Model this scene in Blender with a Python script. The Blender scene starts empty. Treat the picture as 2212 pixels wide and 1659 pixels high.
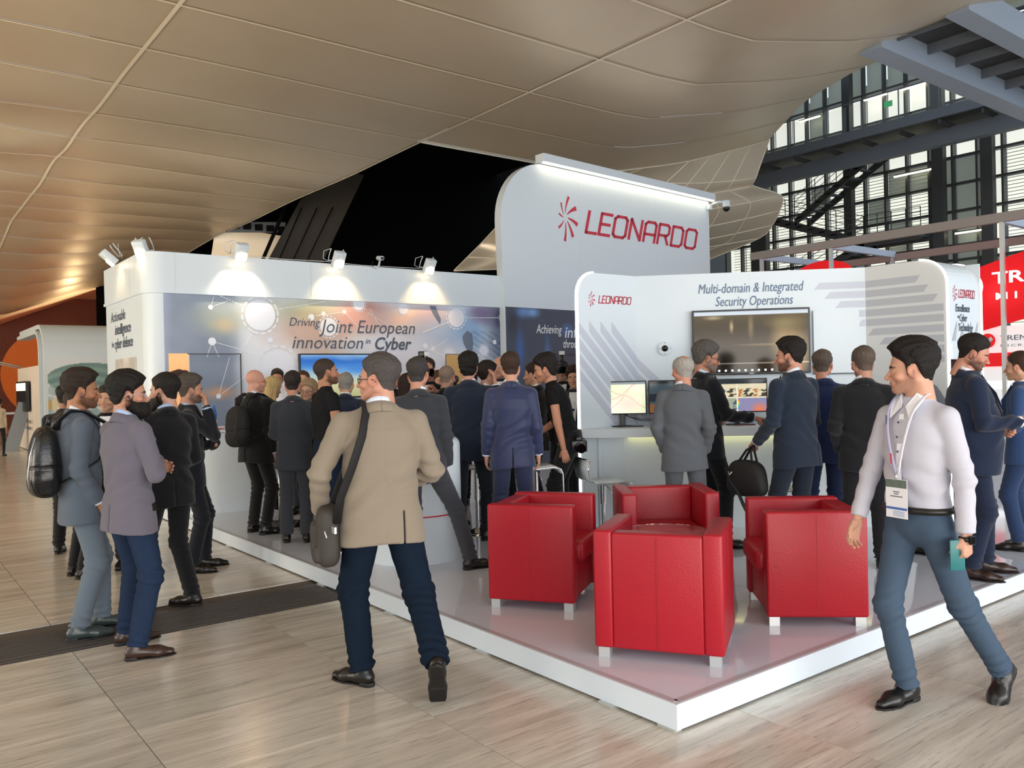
import bpy, bmesh, math, random
import numpy as np
from mathutils import Vector, Matrix
PI = math.pi
random.seed(7)
SC = bpy.context.scene
COL = SC.collection

# ------------------------------------------------------------------ camera, world, lights, exposure
CAM_H = 1.67
FPX = 1806.84
yaw, pitch, roll = math.radians(52.373), math.radians(-0.2148), math.radians(-1.335)
fw = Vector((math.cos(yaw)*math.cos(pitch), math.sin(yaw)*math.cos(pitch), math.sin(pitch)))
rt = Vector((math.sin(yaw), -math.cos(yaw), 0)); up = rt.cross(fw)
r2 = rt*math.cos(roll) + up*math.sin(roll); u2 = -rt*math.sin(roll) + up*math.cos(roll)
cam = bpy.data.cameras.new('camera'); co = bpy.data.objects.new('camera', cam); COL.objects.link(co)
co.matrix_world = Matrix(((r2.x, u2.x, -fw.x, 0), (r2.y, u2.y, -fw.y, 0), (r2.z, u2.z, -fw.z, CAM_H), (0, 0, 0, 1)))
cam.sensor_fit = 'HORIZONTAL'; cam.sensor_width = 36; cam.lens = 36*FPX/2212.0
cam.clip_end = 400
SC.camera = co

W = bpy.data.worlds.new('world'); SC.world = W; W.use_nodes = True
wn = W.node_tree; wn.nodes.clear()
wo = wn.nodes.new('ShaderNodeOutputWorld'); wb = wn.nodes.new('ShaderNodeBackground')
tc = wn.nodes.new('ShaderNodeTexCoord'); sx = wn.nodes.new('ShaderNodeSeparateXYZ'); cr = wn.nodes.new('ShaderNodeValToRGB')
wn.links.new(tc.outputs['Generated'], sx.inputs[0]); wn.links.new(sx.outputs['Z'], cr.inputs[0])
cr.color_ramp.elements[0].position = 0.0; cr.color_ramp.elements[0].color = (0.84, 0.92, 1.0, 1)
cr.color_ramp.elements[1].position = 0.6; cr.color_ramp.elements[1].color = (0.62, 0.78, 1.0, 1)
wn.links.new(cr.outputs[0], wb.inputs[0]); wb.inputs[1].default_value = 0.80
wn.links.new(wb.outputs[0], wo.inputs[0])

def area(name, loc, target, sx_, sy_, power, col):
    l = bpy.data.lights.new(name, 'AREA'); l.shape = 'RECTANGLE'; l.size = sx_; l.size_y = sy_; l.energy = power; l.color = col
    o = bpy.data.objects.new(name, l); COL.objects.link(o); o.location = loc
    d = Vector(target) - Vector(loc); o.rotation_euler = d.to_track_quat('-Z', 'Y').to_euler()
    return o
# tall glazed front of the hall behind the photographer (real daylight opening), added ceiling fills and a hidden lamp for the warm low sun patch
area('daylight_front', (4, -14, 4.5), (7, 10, 2.0), 26, 8, 720, (0.78, 0.89, 1.0))
area('floor_bounce_fill', (3, -5, 0.4), (6, 9, 7.0), 16, 5, 1150, (1.0, 0.91, 0.79))  # added lamp standing in for light off the floor, lifts the ceiling
area('hidden_ceiling_fill', (6.2, 13.2, 3.15), (6.2, 13.6, 7), 5.4, 1.2, 620, (1.0, 0.88, 0.70))  # added lamp, hidden behind the header to brighten the ceiling
area('left_ceiling_fill', (-7, 12, 0.4), (2, 17, 6.8), 8, 5, 900, (1.0, 0.85, 0.63))  # added out of view to brighten the left ceiling
area('far_ceiling_fill', (-5, 26, 0.4), (3, 30, 6.8), 8, 8, 620, (1.0, 0.80, 0.52))  # added out of view to brighten the far ceiling
area('daylight_side', (24, -2, 6.5), (8, 8, 1.5), 12, 9, 210, (0.68, 0.84, 1.0))
area('left_soft_fill', (-9, 4, 5.5), (3, 9, 1), 10, 5, 260, (1.0, 0.90, 0.76))  # added soft fill standing in for general hall lighting
def sunspot(name, loc, target, power, ang, col, rad=0.15, blend=0.4):
    l = bpy.data.lights.new(name, 'SPOT'); l.energy = power; l.spot_size = math.radians(ang); l.color = col; l.shadow_soft_size = rad; l.spot_blend = blend
    o = bpy.data.objects.new(name, l); COL.objects.link(o); o.location = loc
    d = Vector(target) - Vector(loc); o.rotation_euler = d.to_track_quat('-Z', 'Y').to_euler(); return o
area('sun_patch_glow', (8.7, 41, 2.6), (4.6, 23, 6.8), 1.3, 1.3, 520, (1.0, 0.74, 0.42))
VS = SC.view_settings
VS.view_transform = 'Standard'; VS.look = 'None'; VS.gamma = 1.0; VS.use_curve_mapping = False; VS.exposure = 0.53
SC.display_settings.display_device = 'sRGB'
try:
    SC.cycles.max_bounces = 8; SC.cycles.diffuse_bounces = 4; SC.cycles.glossy_bounces = 3; SC.cycles.transmission_bounces = 6
    SC.cycles.use_denoising = True; SC.cycles.caustics_reflective = False; SC.cycles.caustics_refractive = False
except Exception: pass

# ------------------------------------------------------------------ materials
def lin(c):
    if isinstance(c, str):
        c = [int(c[i:i+2], 16)/255 for i in (0, 2, 4)]
    return tuple(((x/12.92) if x <= 0.04045 else ((x+0.055)/1.055)**2.4) for x in c[:3]) + (1,)
MATS = {}
def mat(name, col, rough=0.5, metal=0.0, spec=0.5, noise=0.0, nscale=(8, 8, 8), bump=0.0, bscale=60, emit=None, es=0.0, coat=0.0, alpha=1.0, trans=0.0, sheen=0.0, sss=0.0, attr=False):
    if name in MATS: return MATS[name]
    m = bpy.data.materials.new(name); m.use_nodes = True; nt = m.node_tree; b = nt.nodes['Principled BSDF']
    c = lin(col); b.inputs['Base Color'].default_value = c
    b.inputs['Roughness'].default_value = rough; b.inputs['Metallic'].default_value = metal
    b.inputs['Specular IOR Level'].default_value = spec
    if coat: b.inputs['Coat Weight'].default_value = coat; b.inputs['Coat Roughness'].default_value = 0.06
    if sheen: b.inputs['Sheen Weight'].default_value = sheen; b.inputs['Sheen Roughness'].default_value = 0.6
    if sss: b.inputs['Subsurface Weight'].default_value = sss; b.inputs['Subsurface Radius'].default_value = (0.02, 0.008, 0.004); b.inputs['Subsurface Scale'].default_value = 0.5
    if trans: b.inputs['Transmission Weight'].default_value = trans
    if alpha < 1: b.inputs['Alpha'].default_value = alpha
    tcn = nt.nodes.new('ShaderNodeTexCoord')
    base = None
    if attr:
        at = nt.nodes.new('ShaderNodeAttribute'); at.attribute_name = 'Col'
        base = at.outputs['Color']; nt.links.new(base, b.inputs['Base Color'])
    if noise:
        mp = nt.nodes.new('ShaderNodeMapping'); mp.inputs['Scale'].default_value = nscale
        n = nt.nodes.new('ShaderNodeTexNoise'); n.inputs['Scale'].default_value = 1; n.inputs['Detail'].default_value = 5
        nt.links.new(tcn.outputs['Object'], mp.inputs[0]); nt.links.new(mp.outputs[0], n.inputs[0])
        mr = nt.nodes.new('ShaderNodeMapRange'); mr.inputs[3].default_value = 1-noise; mr.inputs[4].default_value = 1+noise
        nt.links.new(n.outputs[0], mr.inputs[0])
        mx = nt.nodes.new('ShaderNodeVectorMath'); mx.operation = 'SCALE'
        if base: nt.links.new(base, mx.inputs[0])
        else: mx.inputs[0].default_value = c[:3]
        nt.links.new(mr.outputs[0], mx.inputs['Scale']); nt.links.new(mx.outputs[0], b.inputs['Base Color'])
    if bump:
        n2 = nt.nodes.new('ShaderNodeTexNoise'); n2.inputs['Scale'].default_value = bscale; n2.inputs['Detail'].default_value = 3
        nt.links.new(tcn.outputs['Object'], n2.inputs[0])
        bp = nt.nodes.new('ShaderNodeBump'); bp.inputs['Strength'].default_value = bump; bp.inputs['Distance'].default_value = 0.01
        nt.links.new(n2.outputs[0], bp.inputs['Height']); nt.links.new(bp.outputs[0], b.inputs['Normal'])
    if emit:
        b.inputs['Emission Color'].default_value = lin(emit); b.inputs['Emission Strength'].default_value = es
    MATS[name] = m; return m

M_white = mat('white_panel', 'd9e4ec', 0.35, spec=0.4)
M_gwhite = mat('grey_white_panel', 'd4d8da', 0.45)
M_deck = mat('glossy_white_deck', 'd9e0ee', 0.06, spec=0.6)
M_fascia = mat('white_fascia', 'dde8f2', 0.4)
M_dark = mat('dark_plastic', '15171a', 0.35)
M_black = mat('black_void', '0b0a0a', 0.95, spec=0.1)
M_chrome = mat('chrome', 'd8dadc', 0.12, metal=1.0)
M_led = mat('white_led_strip', 'ffffff', 0.5, emit='fffaf4', es=1.6)
M_ledw = mat('warm_led_strip', 'ffffff', 0.5, emit='fff0c8', es=6.0)
M_lampglow = mat('lamp_glow', 'ffffff', 0.5, emit='ffd8a0', es=30.0)
M_red = mat('red_leather', 'a81324', 0.40, spec=0.45, noise=0.06, nscale=(14, 14, 14), bump=0.12, bscale=90)
M_silver = mat('silver_foot', 'c9cccc', 0.35, metal=0.6)
M_steel = mat('dark_steel', '4c4d4c', 0.5, metal=0.3)
M_steel2 = mat('grey_painted_steel', '70777f', 0.5, metal=0.2)
M_grout = mat('dark_joint', '5a5148', 0.9)
M_logored = mat('logo_red', 'c92f45', 0.5)
M_ink = mat('dark_ink', '515a6a', 0.5)
M_inkw = mat('white_ink', 'f4f6f8', 0.5)
M_stripe = mat('grey_stripe_print', 'c3c9d8', 0.45)
M_stripe2 = mat('grey_stripe_print_shaded', 'b4b9c2', 0.45)  # darker copy of the stripe grey, side shade put into the colour
M_glass = mat('clear_glass', 'f4fbff', 0.03, trans=1.0, spec=0.5)

def travertine():
    m = bpy.data.materials.new('travertine_tile'); m.use_nodes = True; nt = m.node_tree; b = nt.nodes['Principled BSDF']
    g = nt.nodes.new('ShaderNodeNewGeometry'); oi = nt.nodes.new('ShaderNodeObjectInfo')
    add = nt.nodes.new('ShaderNodeVectorMath'); add.operation = 'ADD'
    mul = nt.nodes.new('ShaderNodeVectorMath'); mul.operation = 'SCALE'; mul.inputs[0].default_value = (17, 9, 5)
    nt.links.new(oi.outputs['Random'], mul.inputs['Scale']); nt.links.new(g.outputs['Position'], add.inputs[0]); nt.links.new(mul.outputs[0], add.inputs[1])
    def noise(sc, scale, det, rough=0.6):
        mp = nt.nodes.new('ShaderNodeMapping'); mp.inputs['Scale'].default_value = sc
        n = nt.nodes.new('ShaderNodeTexNoise'); n.inputs['Scale'].default_value = scale; n.inputs['Detail'].default_value = det; n.inputs['Roughness'].default_value = rough
        n.inputs['Distortion'].default_value = 0.25
        nt.links.new(add.outputs[0], mp.inputs[0]); nt.links.new(mp.outputs[0], n.inputs[0]); return n
    n1 = noise((0.5, 6.5, 1), 1.6, 8); r1 = nt.nodes.new('ShaderNodeValToRGB')
    e = r1.color_ramp.elements; e[0].position = 0.28; e[0].color = lin('b5ada0'); e[1].position = 0.72; e[1].color = lin('ece6dc')
    x = e.new(0.5); x.color = lin('d3cbc0')
    nt.links.new(n1.outputs[0], r1.inputs[0])
    n2 = noise((2.2, 26, 1), 2.2, 6, 0.7); r2_ = nt.nodes.new('ShaderNodeValToRGB')
    e = r2_.color_ramp.elements; e[0].position = 0.30; e[0].color = (0.48, 0.47, 0.47, 1); e[1].position = 0.47; e[1].color = (1, 1, 1, 1)
    nt.links.new(n2.outputs[0], r2_.inputs[0])
    n3 = noise((0.35, 0.5, 1), 1.4, 2); r3 = nt.nodes.new('ShaderNodeValToRGB')
    e = r3.color_ramp.elements; e[0].position = 0.35; e[0].color = (1.0, 0.96, 0.93, 1); e[1].position = 0.65; e[1].color = (0.96, 0.99, 0.98, 1)
    nt.links.new(n3.outputs[0], r3.inputs[0])
    a = nt.nodes.new('ShaderNodeMix'); a.data_type = 'RGBA'; a.blend_type = 'MULTIPLY'; a.inputs[0].default_value = 0.75
    nt.links.new(r1.outputs[0], a.inputs[6]); nt.links.new(r2_.outputs[0], a.inputs[7])
    c = nt.nodes.new('ShaderNodeMix'); c.data_type = 'RGBA'; c.blend_type = 'MULTIPLY'; c.inputs[0].default_value = 1
    nt.links.new(a.outputs[2], c.inputs[6]); nt.links.new(r3.outputs[0], c.inputs[7])
    mr = nt.nodes.new('ShaderNodeMapRange'); mr.inputs[3].default_value = 0.92; mr.inputs[4].default_value = 1.05
    nt.links.new(oi.outputs['Random'], mr.inputs[0])
    d = nt.nodes.new('ShaderNodeVectorMath'); d.operation = 'SCALE'; nt.links.new(c.outputs[2], d.inputs[0]); nt.links.new(mr.outputs[0], d.inputs['Scale'])
    nt.links.new(d.outputs[0], b.inputs['Base Color'])
    b.inputs['Roughness'].default_value = 0.2; b.inputs['Specular IOR Level'].default_value = 0.45
    return m
M_trav = travertine()

def membrane():
    m = bpy.data.materials.new('bronze_membrane'); m.use_nodes = True; nt = m.node_tree; b = nt.nodes['Principled BSDF']
    g = nt.nodes.new('ShaderNodeNewGeometry')
    n = nt.nodes.new('ShaderNodeTexNoise'); n.inputs['Scale'].default_value = 0.5; n.inputs['Detail'].default_value = 3
    nt.links.new(g.outputs['Position'], n.inputs[0])
    r = nt.nodes.new('ShaderNodeValToRGB'); r.color_ramp.elements[0].color = lin('d3c0a6'); r.color_ramp.elements[1].color = lin('e2d2ba')
    nt.links.new(n.outputs[0], r.inputs[0]); nt.links.new(r.outputs[0], b.inputs['Base Color'])
    b.inputs['Metallic'].default_value = 0.35; b.inputs['Roughness'].default_value = 0.36
    return m
M_memb = membrane()
M_seam = mat('pale_seam_tape', 'f2e6d0', 0.6)

# ------------------------------------------------------------------ object helpers
def link(o, parent=None):
    COL.objects.link(o)
    if parent is not None: o.parent = parent
    return o
def newmesh(name, verts, faces, m=None, smooth=False, mats=None, fm=None):
    me = bpy.data.meshes.new(name)
    me.from_pydata([tuple(v) for v in verts] if not isinstance(verts, np.ndarray) else verts.tolist(), [], faces if isinstance(faces, list) else faces.tolist())
    if mats:
        for k in mats: me.materials.append(k)
        if fm is not None: me.polygons.foreach_set('material_index', fm)
    elif m: me.materials.append(m)
    if smooth: me.polygons.foreach_set('use_smooth', [True]*len(me.polygons))
    me.update(); return me
def tag(o, label=None, cat=None, group=None, kind=None):
    if label: o['label'] = label
    if cat: o['category'] = cat
    if group: o['group'] = group
    if kind: o['kind'] = kind
    return o
def thing(name, label, cat, loc=(0, 0, 0), rz=0.0, group=None):
    o = bpy.data.objects.new(name, None); COL.objects.link(o); o.empty_display_size = 0.1
    o.location = loc; o.rotation_euler = (0, 0, rz); return tag(o, label, cat, group)
class MB:
    """collects shapes; build() links them as one mesh object"""
    def __init__(s): s.bm = bmesh.new(); s.mi = 0
    def _new(s, f0):
        for f in s.bm.faces[f0:]: f.material_index = s.mi
    def box(s, c, d, rz=0.0, bev=0.0, M=None, seg=2):
        s.bm.faces.ensure_lookup_table(); f0 = len(s.bm.faces)
        T = Matrix.Translation(c) @ Matrix.Rotation(rz, 4, 'Z') @ Matrix.Diagonal((*d, 1))
        if M is not None: T = M @ T
        r = bmesh.ops.create_cube(s.bm, size=1.0, matrix=T)
        if bev > 0:
            es = list({e for v in r['verts'] for e in v.link_edges})
            bmesh.ops.bevel(s.bm, geom=es, offset=bev, segments=seg, affect='EDGES', profile=0.5)
        s.bm.faces.ensure_lookup_table(); s._new(f0); return s
    def cyl(s, p0, p1, r0, r1=None, n=16, cap=True):
        if r1 is None: r1 = r0
        p0 = Vector(p0); p1 = Vector(p1); d = p1-p0; L = d.length
        q = d.to_track_quat('Z', 'Y').to_matrix().to_4x4()
        s.bm.faces.ensure_lookup_table(); f0 = len(s.bm.faces)
        bmesh.ops.create_cone(s.bm, cap_ends=cap, segments=n, radius1=r0, radius2=r1, depth=L, matrix=Matrix.Translation((p0+p1)/2) @ q)
        s.bm.faces.ensure_lookup_table(); s._new(f0); return s
    def sph(s, c, r, sc=(1, 1, 1), n=16, M=None):
        s.bm.faces.ensure_lookup_table(); f0 = len(s.bm.faces)
        T = Matrix.Translation(c) @ Matrix.Diagonal((*sc, 1))
        if M is not None: T = M @ T
        bmesh.ops.create_uvsphere(s.bm, u_segments=n, v_segments=max(6, n//2+2), radius=r, matrix=T)
        s.bm.faces.ensure_lookup_table(); s._new(f0); return s
    def poly(s, pts, ext=None):
        """flat polygon, optionally extruded by a vector"""
        vs = [s.bm.verts.new(p) for p in pts]
        fs = [s.bm.faces.new(vs)]
        if ext is not None:
            e = Vector(ext); v2 = [s.bm.verts.new(Vector(p)+e) for p in pts]
            fs.append(s.bm.faces.new(list(reversed(v2))))
            n = len(vs)
            for i in range(n): fs.append(s.bm.faces.new([vs[(i+1) % n], vs[i], v2[i], v2[(i+1) % n]]))
        for f in fs: f.material_index = s.mi
        return s
    def tube(s, pts, r, n=8, rad=None, cap=True, flat=1.0):
        pts = [Vector(p) for p in pts]; rings = []
        upv = Vector((0, 0, 1)); prev = None
        for i, p in enumerate(pts):
            t = (pts[min(i+1, len(pts)-1)]-pts[max(i-1, 0)]).normalized()
            if prev is None:
                a = t.cross(upv)
                if a.length < 1e-3: a = t.cross(Vector((1, 0, 0)))
            else: a = prev - t*prev.dot(t)
            a.normalize(); b = t.cross(a); prev = a
            rr = rad[i] if rad else r
            rings.append([s.bm.verts.new(p + a*math.cos(2*PI*k/n)*rr + b*math.sin(2*PI*k/n)*rr*flat) for k in range(n)])
        fs = []
        for i in range(len(rings)-1):
            for k in range(n): fs.append(s.bm.faces.new([rings[i][k], rings[i][(k+1) % n], rings[i+1][(k+1) % n], rings[i+1][k]]))
        if cap: fs.append(s.bm.faces.new(list(reversed(rings[0])))); fs.append(s.bm.faces.new(rings[-1]))
        for f in fs: f.material_index = s.mi; f.smooth = True
        return s
    def strip(s, p, w, up_=(0, 0, 1), th=0.004):
        """flat ribbon through points p, width w across direction up_"""
        u = Vector(up_)*w/2
        for a, b in zip(p[:-1], p[1:]):
            a = Vector(a); b = Vector(b); f = s.bm.faces.new([s.bm.verts.new(q) for q in (a-u, b-u, b+u, a+u)]); f.material_index = s.mi
        return s
    def build(s, name, m, parent=None, smooth=False, angle=None):
        me = bpy.data.meshes.new(name)
        bmesh.ops.recalc_face_normals(s.bm, faces=s.bm.faces)
        s.bm.to_mesh(me); s.bm.free()
        for k in (m if isinstance(m, (list, tuple)) else [m]): me.materials.append(k)
        if smooth or angle:
            me.polygons.foreach_set('use_smooth', [True]*len(me.polygons))
            if angle: 
                try: me.set_sharp_from_angle(angle=math.radians(angle))
                except Exception: pass
        o = bpy.data.objects.new(name, me); link(o, parent); return o
def B(name, c, d, m, parent=None, rz=0.0, bev=0.0): return MB().box(c, d, rz, bev).build(name, m, parent, angle=35 if bev else None)

# wall frame: origin at A, x along direction, y up, small offset toward the viewer side
class Wall:
    def __init__(s, A, ang, side=-1):
        s.A = Vector((A[0], A[1], 0)); s.d = Vector((math.cos(ang), math.sin(ang), 0)); s.n = Vector((-s.d.y, s.d.x, 0))*side; s.ang = ang
    def P(s, u, z, off=0.0): return s.A + s.d*u + s.n*off + Vector((0, 0, z))
    def mat(s, u, z, off=0.0):
        o = s.P(u, z, off); d = s.d; n = s.n
        return Matrix(((d.x, 0, n.x, o.x), (d.y, 0, n.y, o.y), (0, 1, 0, o.z), (0, 0, 0, 1)))
def text(w, u, z, body, h, m, parent, off=0.004, width=None, shear=0.0, bold=0.0, name='lettering', align='LEFT', sx=1.0, ext=0.0012):
    cu = bpy.data.curves.new('t', 'FONT'); cu.body = body; cu.size = h/0.72; cu.shear = shear; cu.offset = bold*h; cu.extrude = ext; cu.align_x = align; cu.resolution_u = 3
    tmp = bpy.data.objects.new('t', cu); COL.objects.link(tmp)
    dg = bpy.context.evaluated_depsgraph_get(); me = bpy.data.meshes.new_from_object(tmp.evaluated_get(dg)); bpy.data.objects.remove(tmp)
    co_ = np.zeros(len(me.vertices)*3); me.vertices.foreach_get('co', co_); co_ = co_.reshape(-1, 3)
    if width and len(co_):
        x0, x1 = co_[:, 0].min(), co_[:, 0].max(); sx = width/(x1-x0)
    T = w.mat(u, z, off)
    R = np.array([[T[i][j] for j in range(4)] for i in range(3)])
    c = co_.copy(); c[:, 0] *= sx
    c = c @ R[:, :3].T + R[:, 3]
    if parent is not None and tuple(parent.location) != (0, 0, 0): c = c - np.array(parent.location)
    me.vertices.foreach_set('co', c.ravel()); me.materials.clear(); me.materials.append(m); me.update(); me.name = name
    o = bpy.data.objects.new(name, me); link(o, parent); return o

# the angular display lettering of the booth's name, drawn with strokes on a 10-high grid
GL = {
 'L': [[(0, 10), (0, 0), (5.2, 0)]],
 'E': [[(5.6, 10), (0, 10), (0, 0), (5.6, 0)], [(0, 5), (5, 5)]],
 'O': [[(1.2, 0), (5.6, 0), (6.8, 1.2), (6.8, 8.8), (5.6, 10), (1.2, 10), (0, 8.8), (0, 1.2), (1.2, 0)]],
 'N': [[(0, 0), (0, 10), (6.2, 0), (6.2, 10)]],
 'A': [[(0, 0), (0, 8.8), (1.2, 10), (5.4, 10), (6.4, 8.8), (6.4, 0)], [(0, 3.8), (6.4, 3.8)]],
 'R': [[(0, 0), (0, 10), (5.0, 10), (6.2, 8.9), (6.2, 5.6), (5.0, 4.4), (0, 4.4)], [(4.0, 4.4), (6.2, 0)]],
 'D': [[(0, 0), (0, 10), (5.2, 10), (6.6, 8.6), (6.6, 1.4), (5.2, 0), (0, 0)]],
}
def logo(w, u, z, H, width, parent, name='logo_lettering', emblem=True, m=None, off=0.004, we=None):
    """emblem centre at u,z; lettering starts after it. H letter height, width = whole lettering width"""
    m = m or M_logored
    mb = MB(); word = 'LEONARDO'; adv = {'L': 6.6, 'E': 7.4, 'O': 9.0, 'N': 8.4, 'A': 8.4, 'R': 8.4, 'D': 8.8}
    tot = sum(adv[c] for c in word)-2.0; k = H/10; kx = width/(tot+3)
    ex = we if we is not None else H*1.35
    x = 0.0; lw = 0.72
    for ch in word:
        for st in GL[ch]:
            for a, b in zip(st[:-1], st[1:]):
                A = Vector((a[0]+x, a[1])); Bv = Vector((b[0]+x, b[1])); d = (Bv-A).normalized(); A = A-d*lw*0.6; Bv = Bv+d*lw*0.6; n = Vector((-d.y, d.x))*lw
                q = [A-n, Bv-n, Bv+n, A+n]
                pts = [w.P(u+ex+(p.x+p.y*0.22)*kx, z+(p.y-5.2)*k, off) for p in q]
                mb.poly(pts)
        x += adv[ch]
    if emblem:
        mb.build(name, m, parent); mb = MB(); name = 'logo_emblem'
        # nine curved, widening blades of a fan
        R = H*1.02; fx = 0.85
        for a0, L, wd in ((84, 1.0, .15), (42, 1.0, .19), (-2, .98, .19), (-42, 1.0, .19), (-80, 1.05, .16), (-122, .70, .11), (176, .46, .10), (126, .68, .10)):
            a = math.radians(a0); pts = []
            for t in np.linspace(0.22, 1, 6):
                aa = a - 0.28*(t-0.2) ; pts.append((t*L*math.cos(aa), t*L*math.sin(aa), wd*t*0.55))
            left = []; right = []
            for i, (px, py, ww) in enumerate(pts):
                j = min(i+1, 5); i0 = max(i-1, 0); d = Vector((pts[j][0]-pts[i0][0], pts[j][1]-pts[i0][1])).normalized(); n = Vector((-d.y, d.x))
                left.append((px+n.x*ww, py+n.y*ww)); right.append((px-n.x*ww, py-n.y*ww))
            for i in range(5):
                q = [left[i], left[i+1], right[i+1], right[i]]
                mb.poly([w.P(u+R*fx*p[0], z+R*p[1], off) for p in q])
    return mb.build(name, m, parent)
# ------------------------------------------------------------------ floor
floor = thing('floor', None, None); floor['kind'] = 'structure'
B('floor_bed', (15, 25, -0.03), (90, 90, 0.05), M_grout, floor)
TW, TD, TX0, TY0 = 1.2, 0.8, 1.005, 3.575
PX, PY, PZ = 2.975, 2.655, 0.137           # platform corner and height
tile_me = {}
def tile_mesh(w, d):
    key = (round(w, 3), round(d, 3))
    if key not in tile_me:
        g = 0.0022
        mb = MB().box((w/2, d/2, -0.003), (w-2*g, d-2*g, 0.012), bev=0.0)
        me = bpy.data.meshes.new('floor_tile'); mb.bm.to_mesh(me); mb.bm.free(); me.materials.append(M_trav); tile_me[key] = me
    return tile_me[key]
ntile = 0; rest = MB()
STR0, STR1 = 6.02, 6.60                     # dark ribbed strip across the floor
rows = []
y = TY0-6*TD
while y < 60:
    y1 = y+TD
    if y < STR0-0.01 < y1: rows.append((y, STR0))
    elif STR0-0.02 <= y < STR1 and y1 > STR1: rows.append((STR1, y1))
    else: rows.append((y, y1))
    y = y1
for (y0, y1) in rows:
    if y1-y0 < 0.05: continue
    if y0 >= STR0-.02 and y1 <= STR1+.01: continue
    for i in range(-22, 34):
        x0 = TX0+i*TW
        if x0+TW < -0.8-0.35*y0 or (x0 > PX and y0 > PY and x0 < 12 and y0 < 20): continue
        if ntile < 285 and y0 > 0.0 and x0 > -3.0 - y0*0.25 and x0 < 9 and y0 < 34 and x0 < 1.5+ (9 if y0 < 3 else 2.5):
            o = bpy.data.objects.new('tile', tile_mesh(TW, y1-y0)); o.location = (x0, y0, 0); link(o, floor); ntile += 1
        else: rest.box((x0+TW/2, (y0+y1)/2, -0.003), (TW-.0044, y1-y0-.0044, 0.012))
o = rest.build('distant_tiles', M_trav, floor); o['kind'] = 'stuff'

M_strip = mat('ribbed_dark_stone', '4a4644', 0.55, noise=0.15, nscale=(3, 20, 1))
strip = thing('tactile_strip', 'dark grey ribbed walking strip set into the pale stone floor', 'floor strip')
MB().box((0.5, (STR0+STR1)/2, -0.004), (17, STR1-STR0-.006, 0.014)).build('strip_base', M_strip, strip)
for k in range(9):
    for j in range(4):
        MB().box((-6.0+j*4.2, STR0+0.075+k*0.054, 0.0045), (4.17, 0.022, 0.004)).build('rib', M_strip, strip)

# ------------------------------------------------------------------ raised platform
plat = thing('display_platform', 'raised glossy white exhibition platform with a white edge board', 'platform')
seamx = [PX, 5.02, 7.1, 9.2, 11.3, 13.4, 15.6]; seamy = [PY, 4.75, 6.85, 8.95, 11.05, 11.83]
for a, b in zip(seamx[:-1], seamx[1:]):
    for c, d in zip(seamy[:-1], seamy[1:]):
        B('deck_panel', ((a+b)/2, (c+d)/2, PZ-0.02), (b-a-0.003, d-c-0.003, 0.04), M_deck, plat)
for a, b in ((2.975, 5.6), (5.6, 8.0), (8.0, 10.5), (10.5, 15.6)):
    B('edge_board', ((a+b)/2, PY-0.006, 0.077), (b-a-0.002, 0.012, 0.122), M_fascia, plat)
for a, b in ((2.64, 5.0), (5.0, 7.4), (7.4, 9.8), (9.8, 11.83)):
    B('edge_board', (PX-0.006, (a+b)/2, 0.077), (0.012, b-a-0.002, 0.122), M_fascia, plat)
B('edge_trim', (9.3, PY+0.02, PZ+0.0012), (12.6, 0.036, 0.0015), mat('clear_edge_tape', 'b9b6bd', 0.25), plat)
B('edge_trim', (PX+0.02, 7.25, PZ+0.0012), (0.036, 9.15, 0.0015), MATS['clear_edge_tape'], plat)
B('recessed_base', (9.35, 7.25, 0.045), (12.5, 9.1, 0.09), M_dark, plat)
for (x, y) in ((PX-.01, 3.05), (PX-.01, 4.15), (PX-.01, 5.3), (PX-.01, 6.45), (PX-.01, 7.6), (PX-.01, 8.7), (PX-.01, 9.8), (PX+.01, 2.66)):
    B('levelling_foot', (x, y+.05, 0.009), (0.05, 0.11, 0.014), M_silver, plat)

# ------------------------------------------------------------------ long wall with the network print
def color_mesh(name, w, u0, u1, z0, z1, nu, nz, fn, parent, off=0.003, rough=0.4):
    us = np.linspace(u0, u1, nu); zs = np.linspace(z0, z1, nz); U, Z = np.meshgrid(us, zs, indexing='ij')
    vs = [w.P(a, b, off) for a, b in zip(U.ravel(), Z.ravel())]
    idx = np.arange(nu*nz).reshape(nu, nz)
    f = np.stack([idx[:-1, :-1], idx[1:, :-1], idx[1:, 1:], idx[:-1, 1:]], -1).reshape(-1, 4)
    mname = 'print_'+str(rough); m = mat(mname, 'ffffff', rough, attr=True)
    me = newmesh(name, vs, f.tolist(), m); c = np.clip(fn(U.ravel(), Z.ravel()), 0, 1)
    c = np.where(c <= 0.04045, c/12.92, ((c+0.055)/1.055)**2.4)
    ca = me.color_attributes.new('Col', 'FLOAT_COLOR', 'POINT'); ca.data.foreach_set('color', np.concatenate([c, np.ones((len(c), 1))], 1).astype(np.float32).ravel())
    o = bpy.data.objects.new(name, me); link(o, parent); return o
def hexc(h): return np.array([int(h[i:i+2], 16)/255 for i in (0, 2, 4)])
def vnoise(u, z, s=1.0, seed=0):
    r = np.random.RandomState(seed); out = 0; amp = 1
    for o in range(5):
        for k in range(3):
            a = r.rand()*6.28; f = s*(1.9**o)*(0.7+0.6*r.rand()); p = r.rand()*6.28
            out = out+amp*np.sin(f*(u*math.cos(a)+z*math.sin(a))+p+1.3*out*0.5)/3
        amp *= 0.55
    return out
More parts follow.
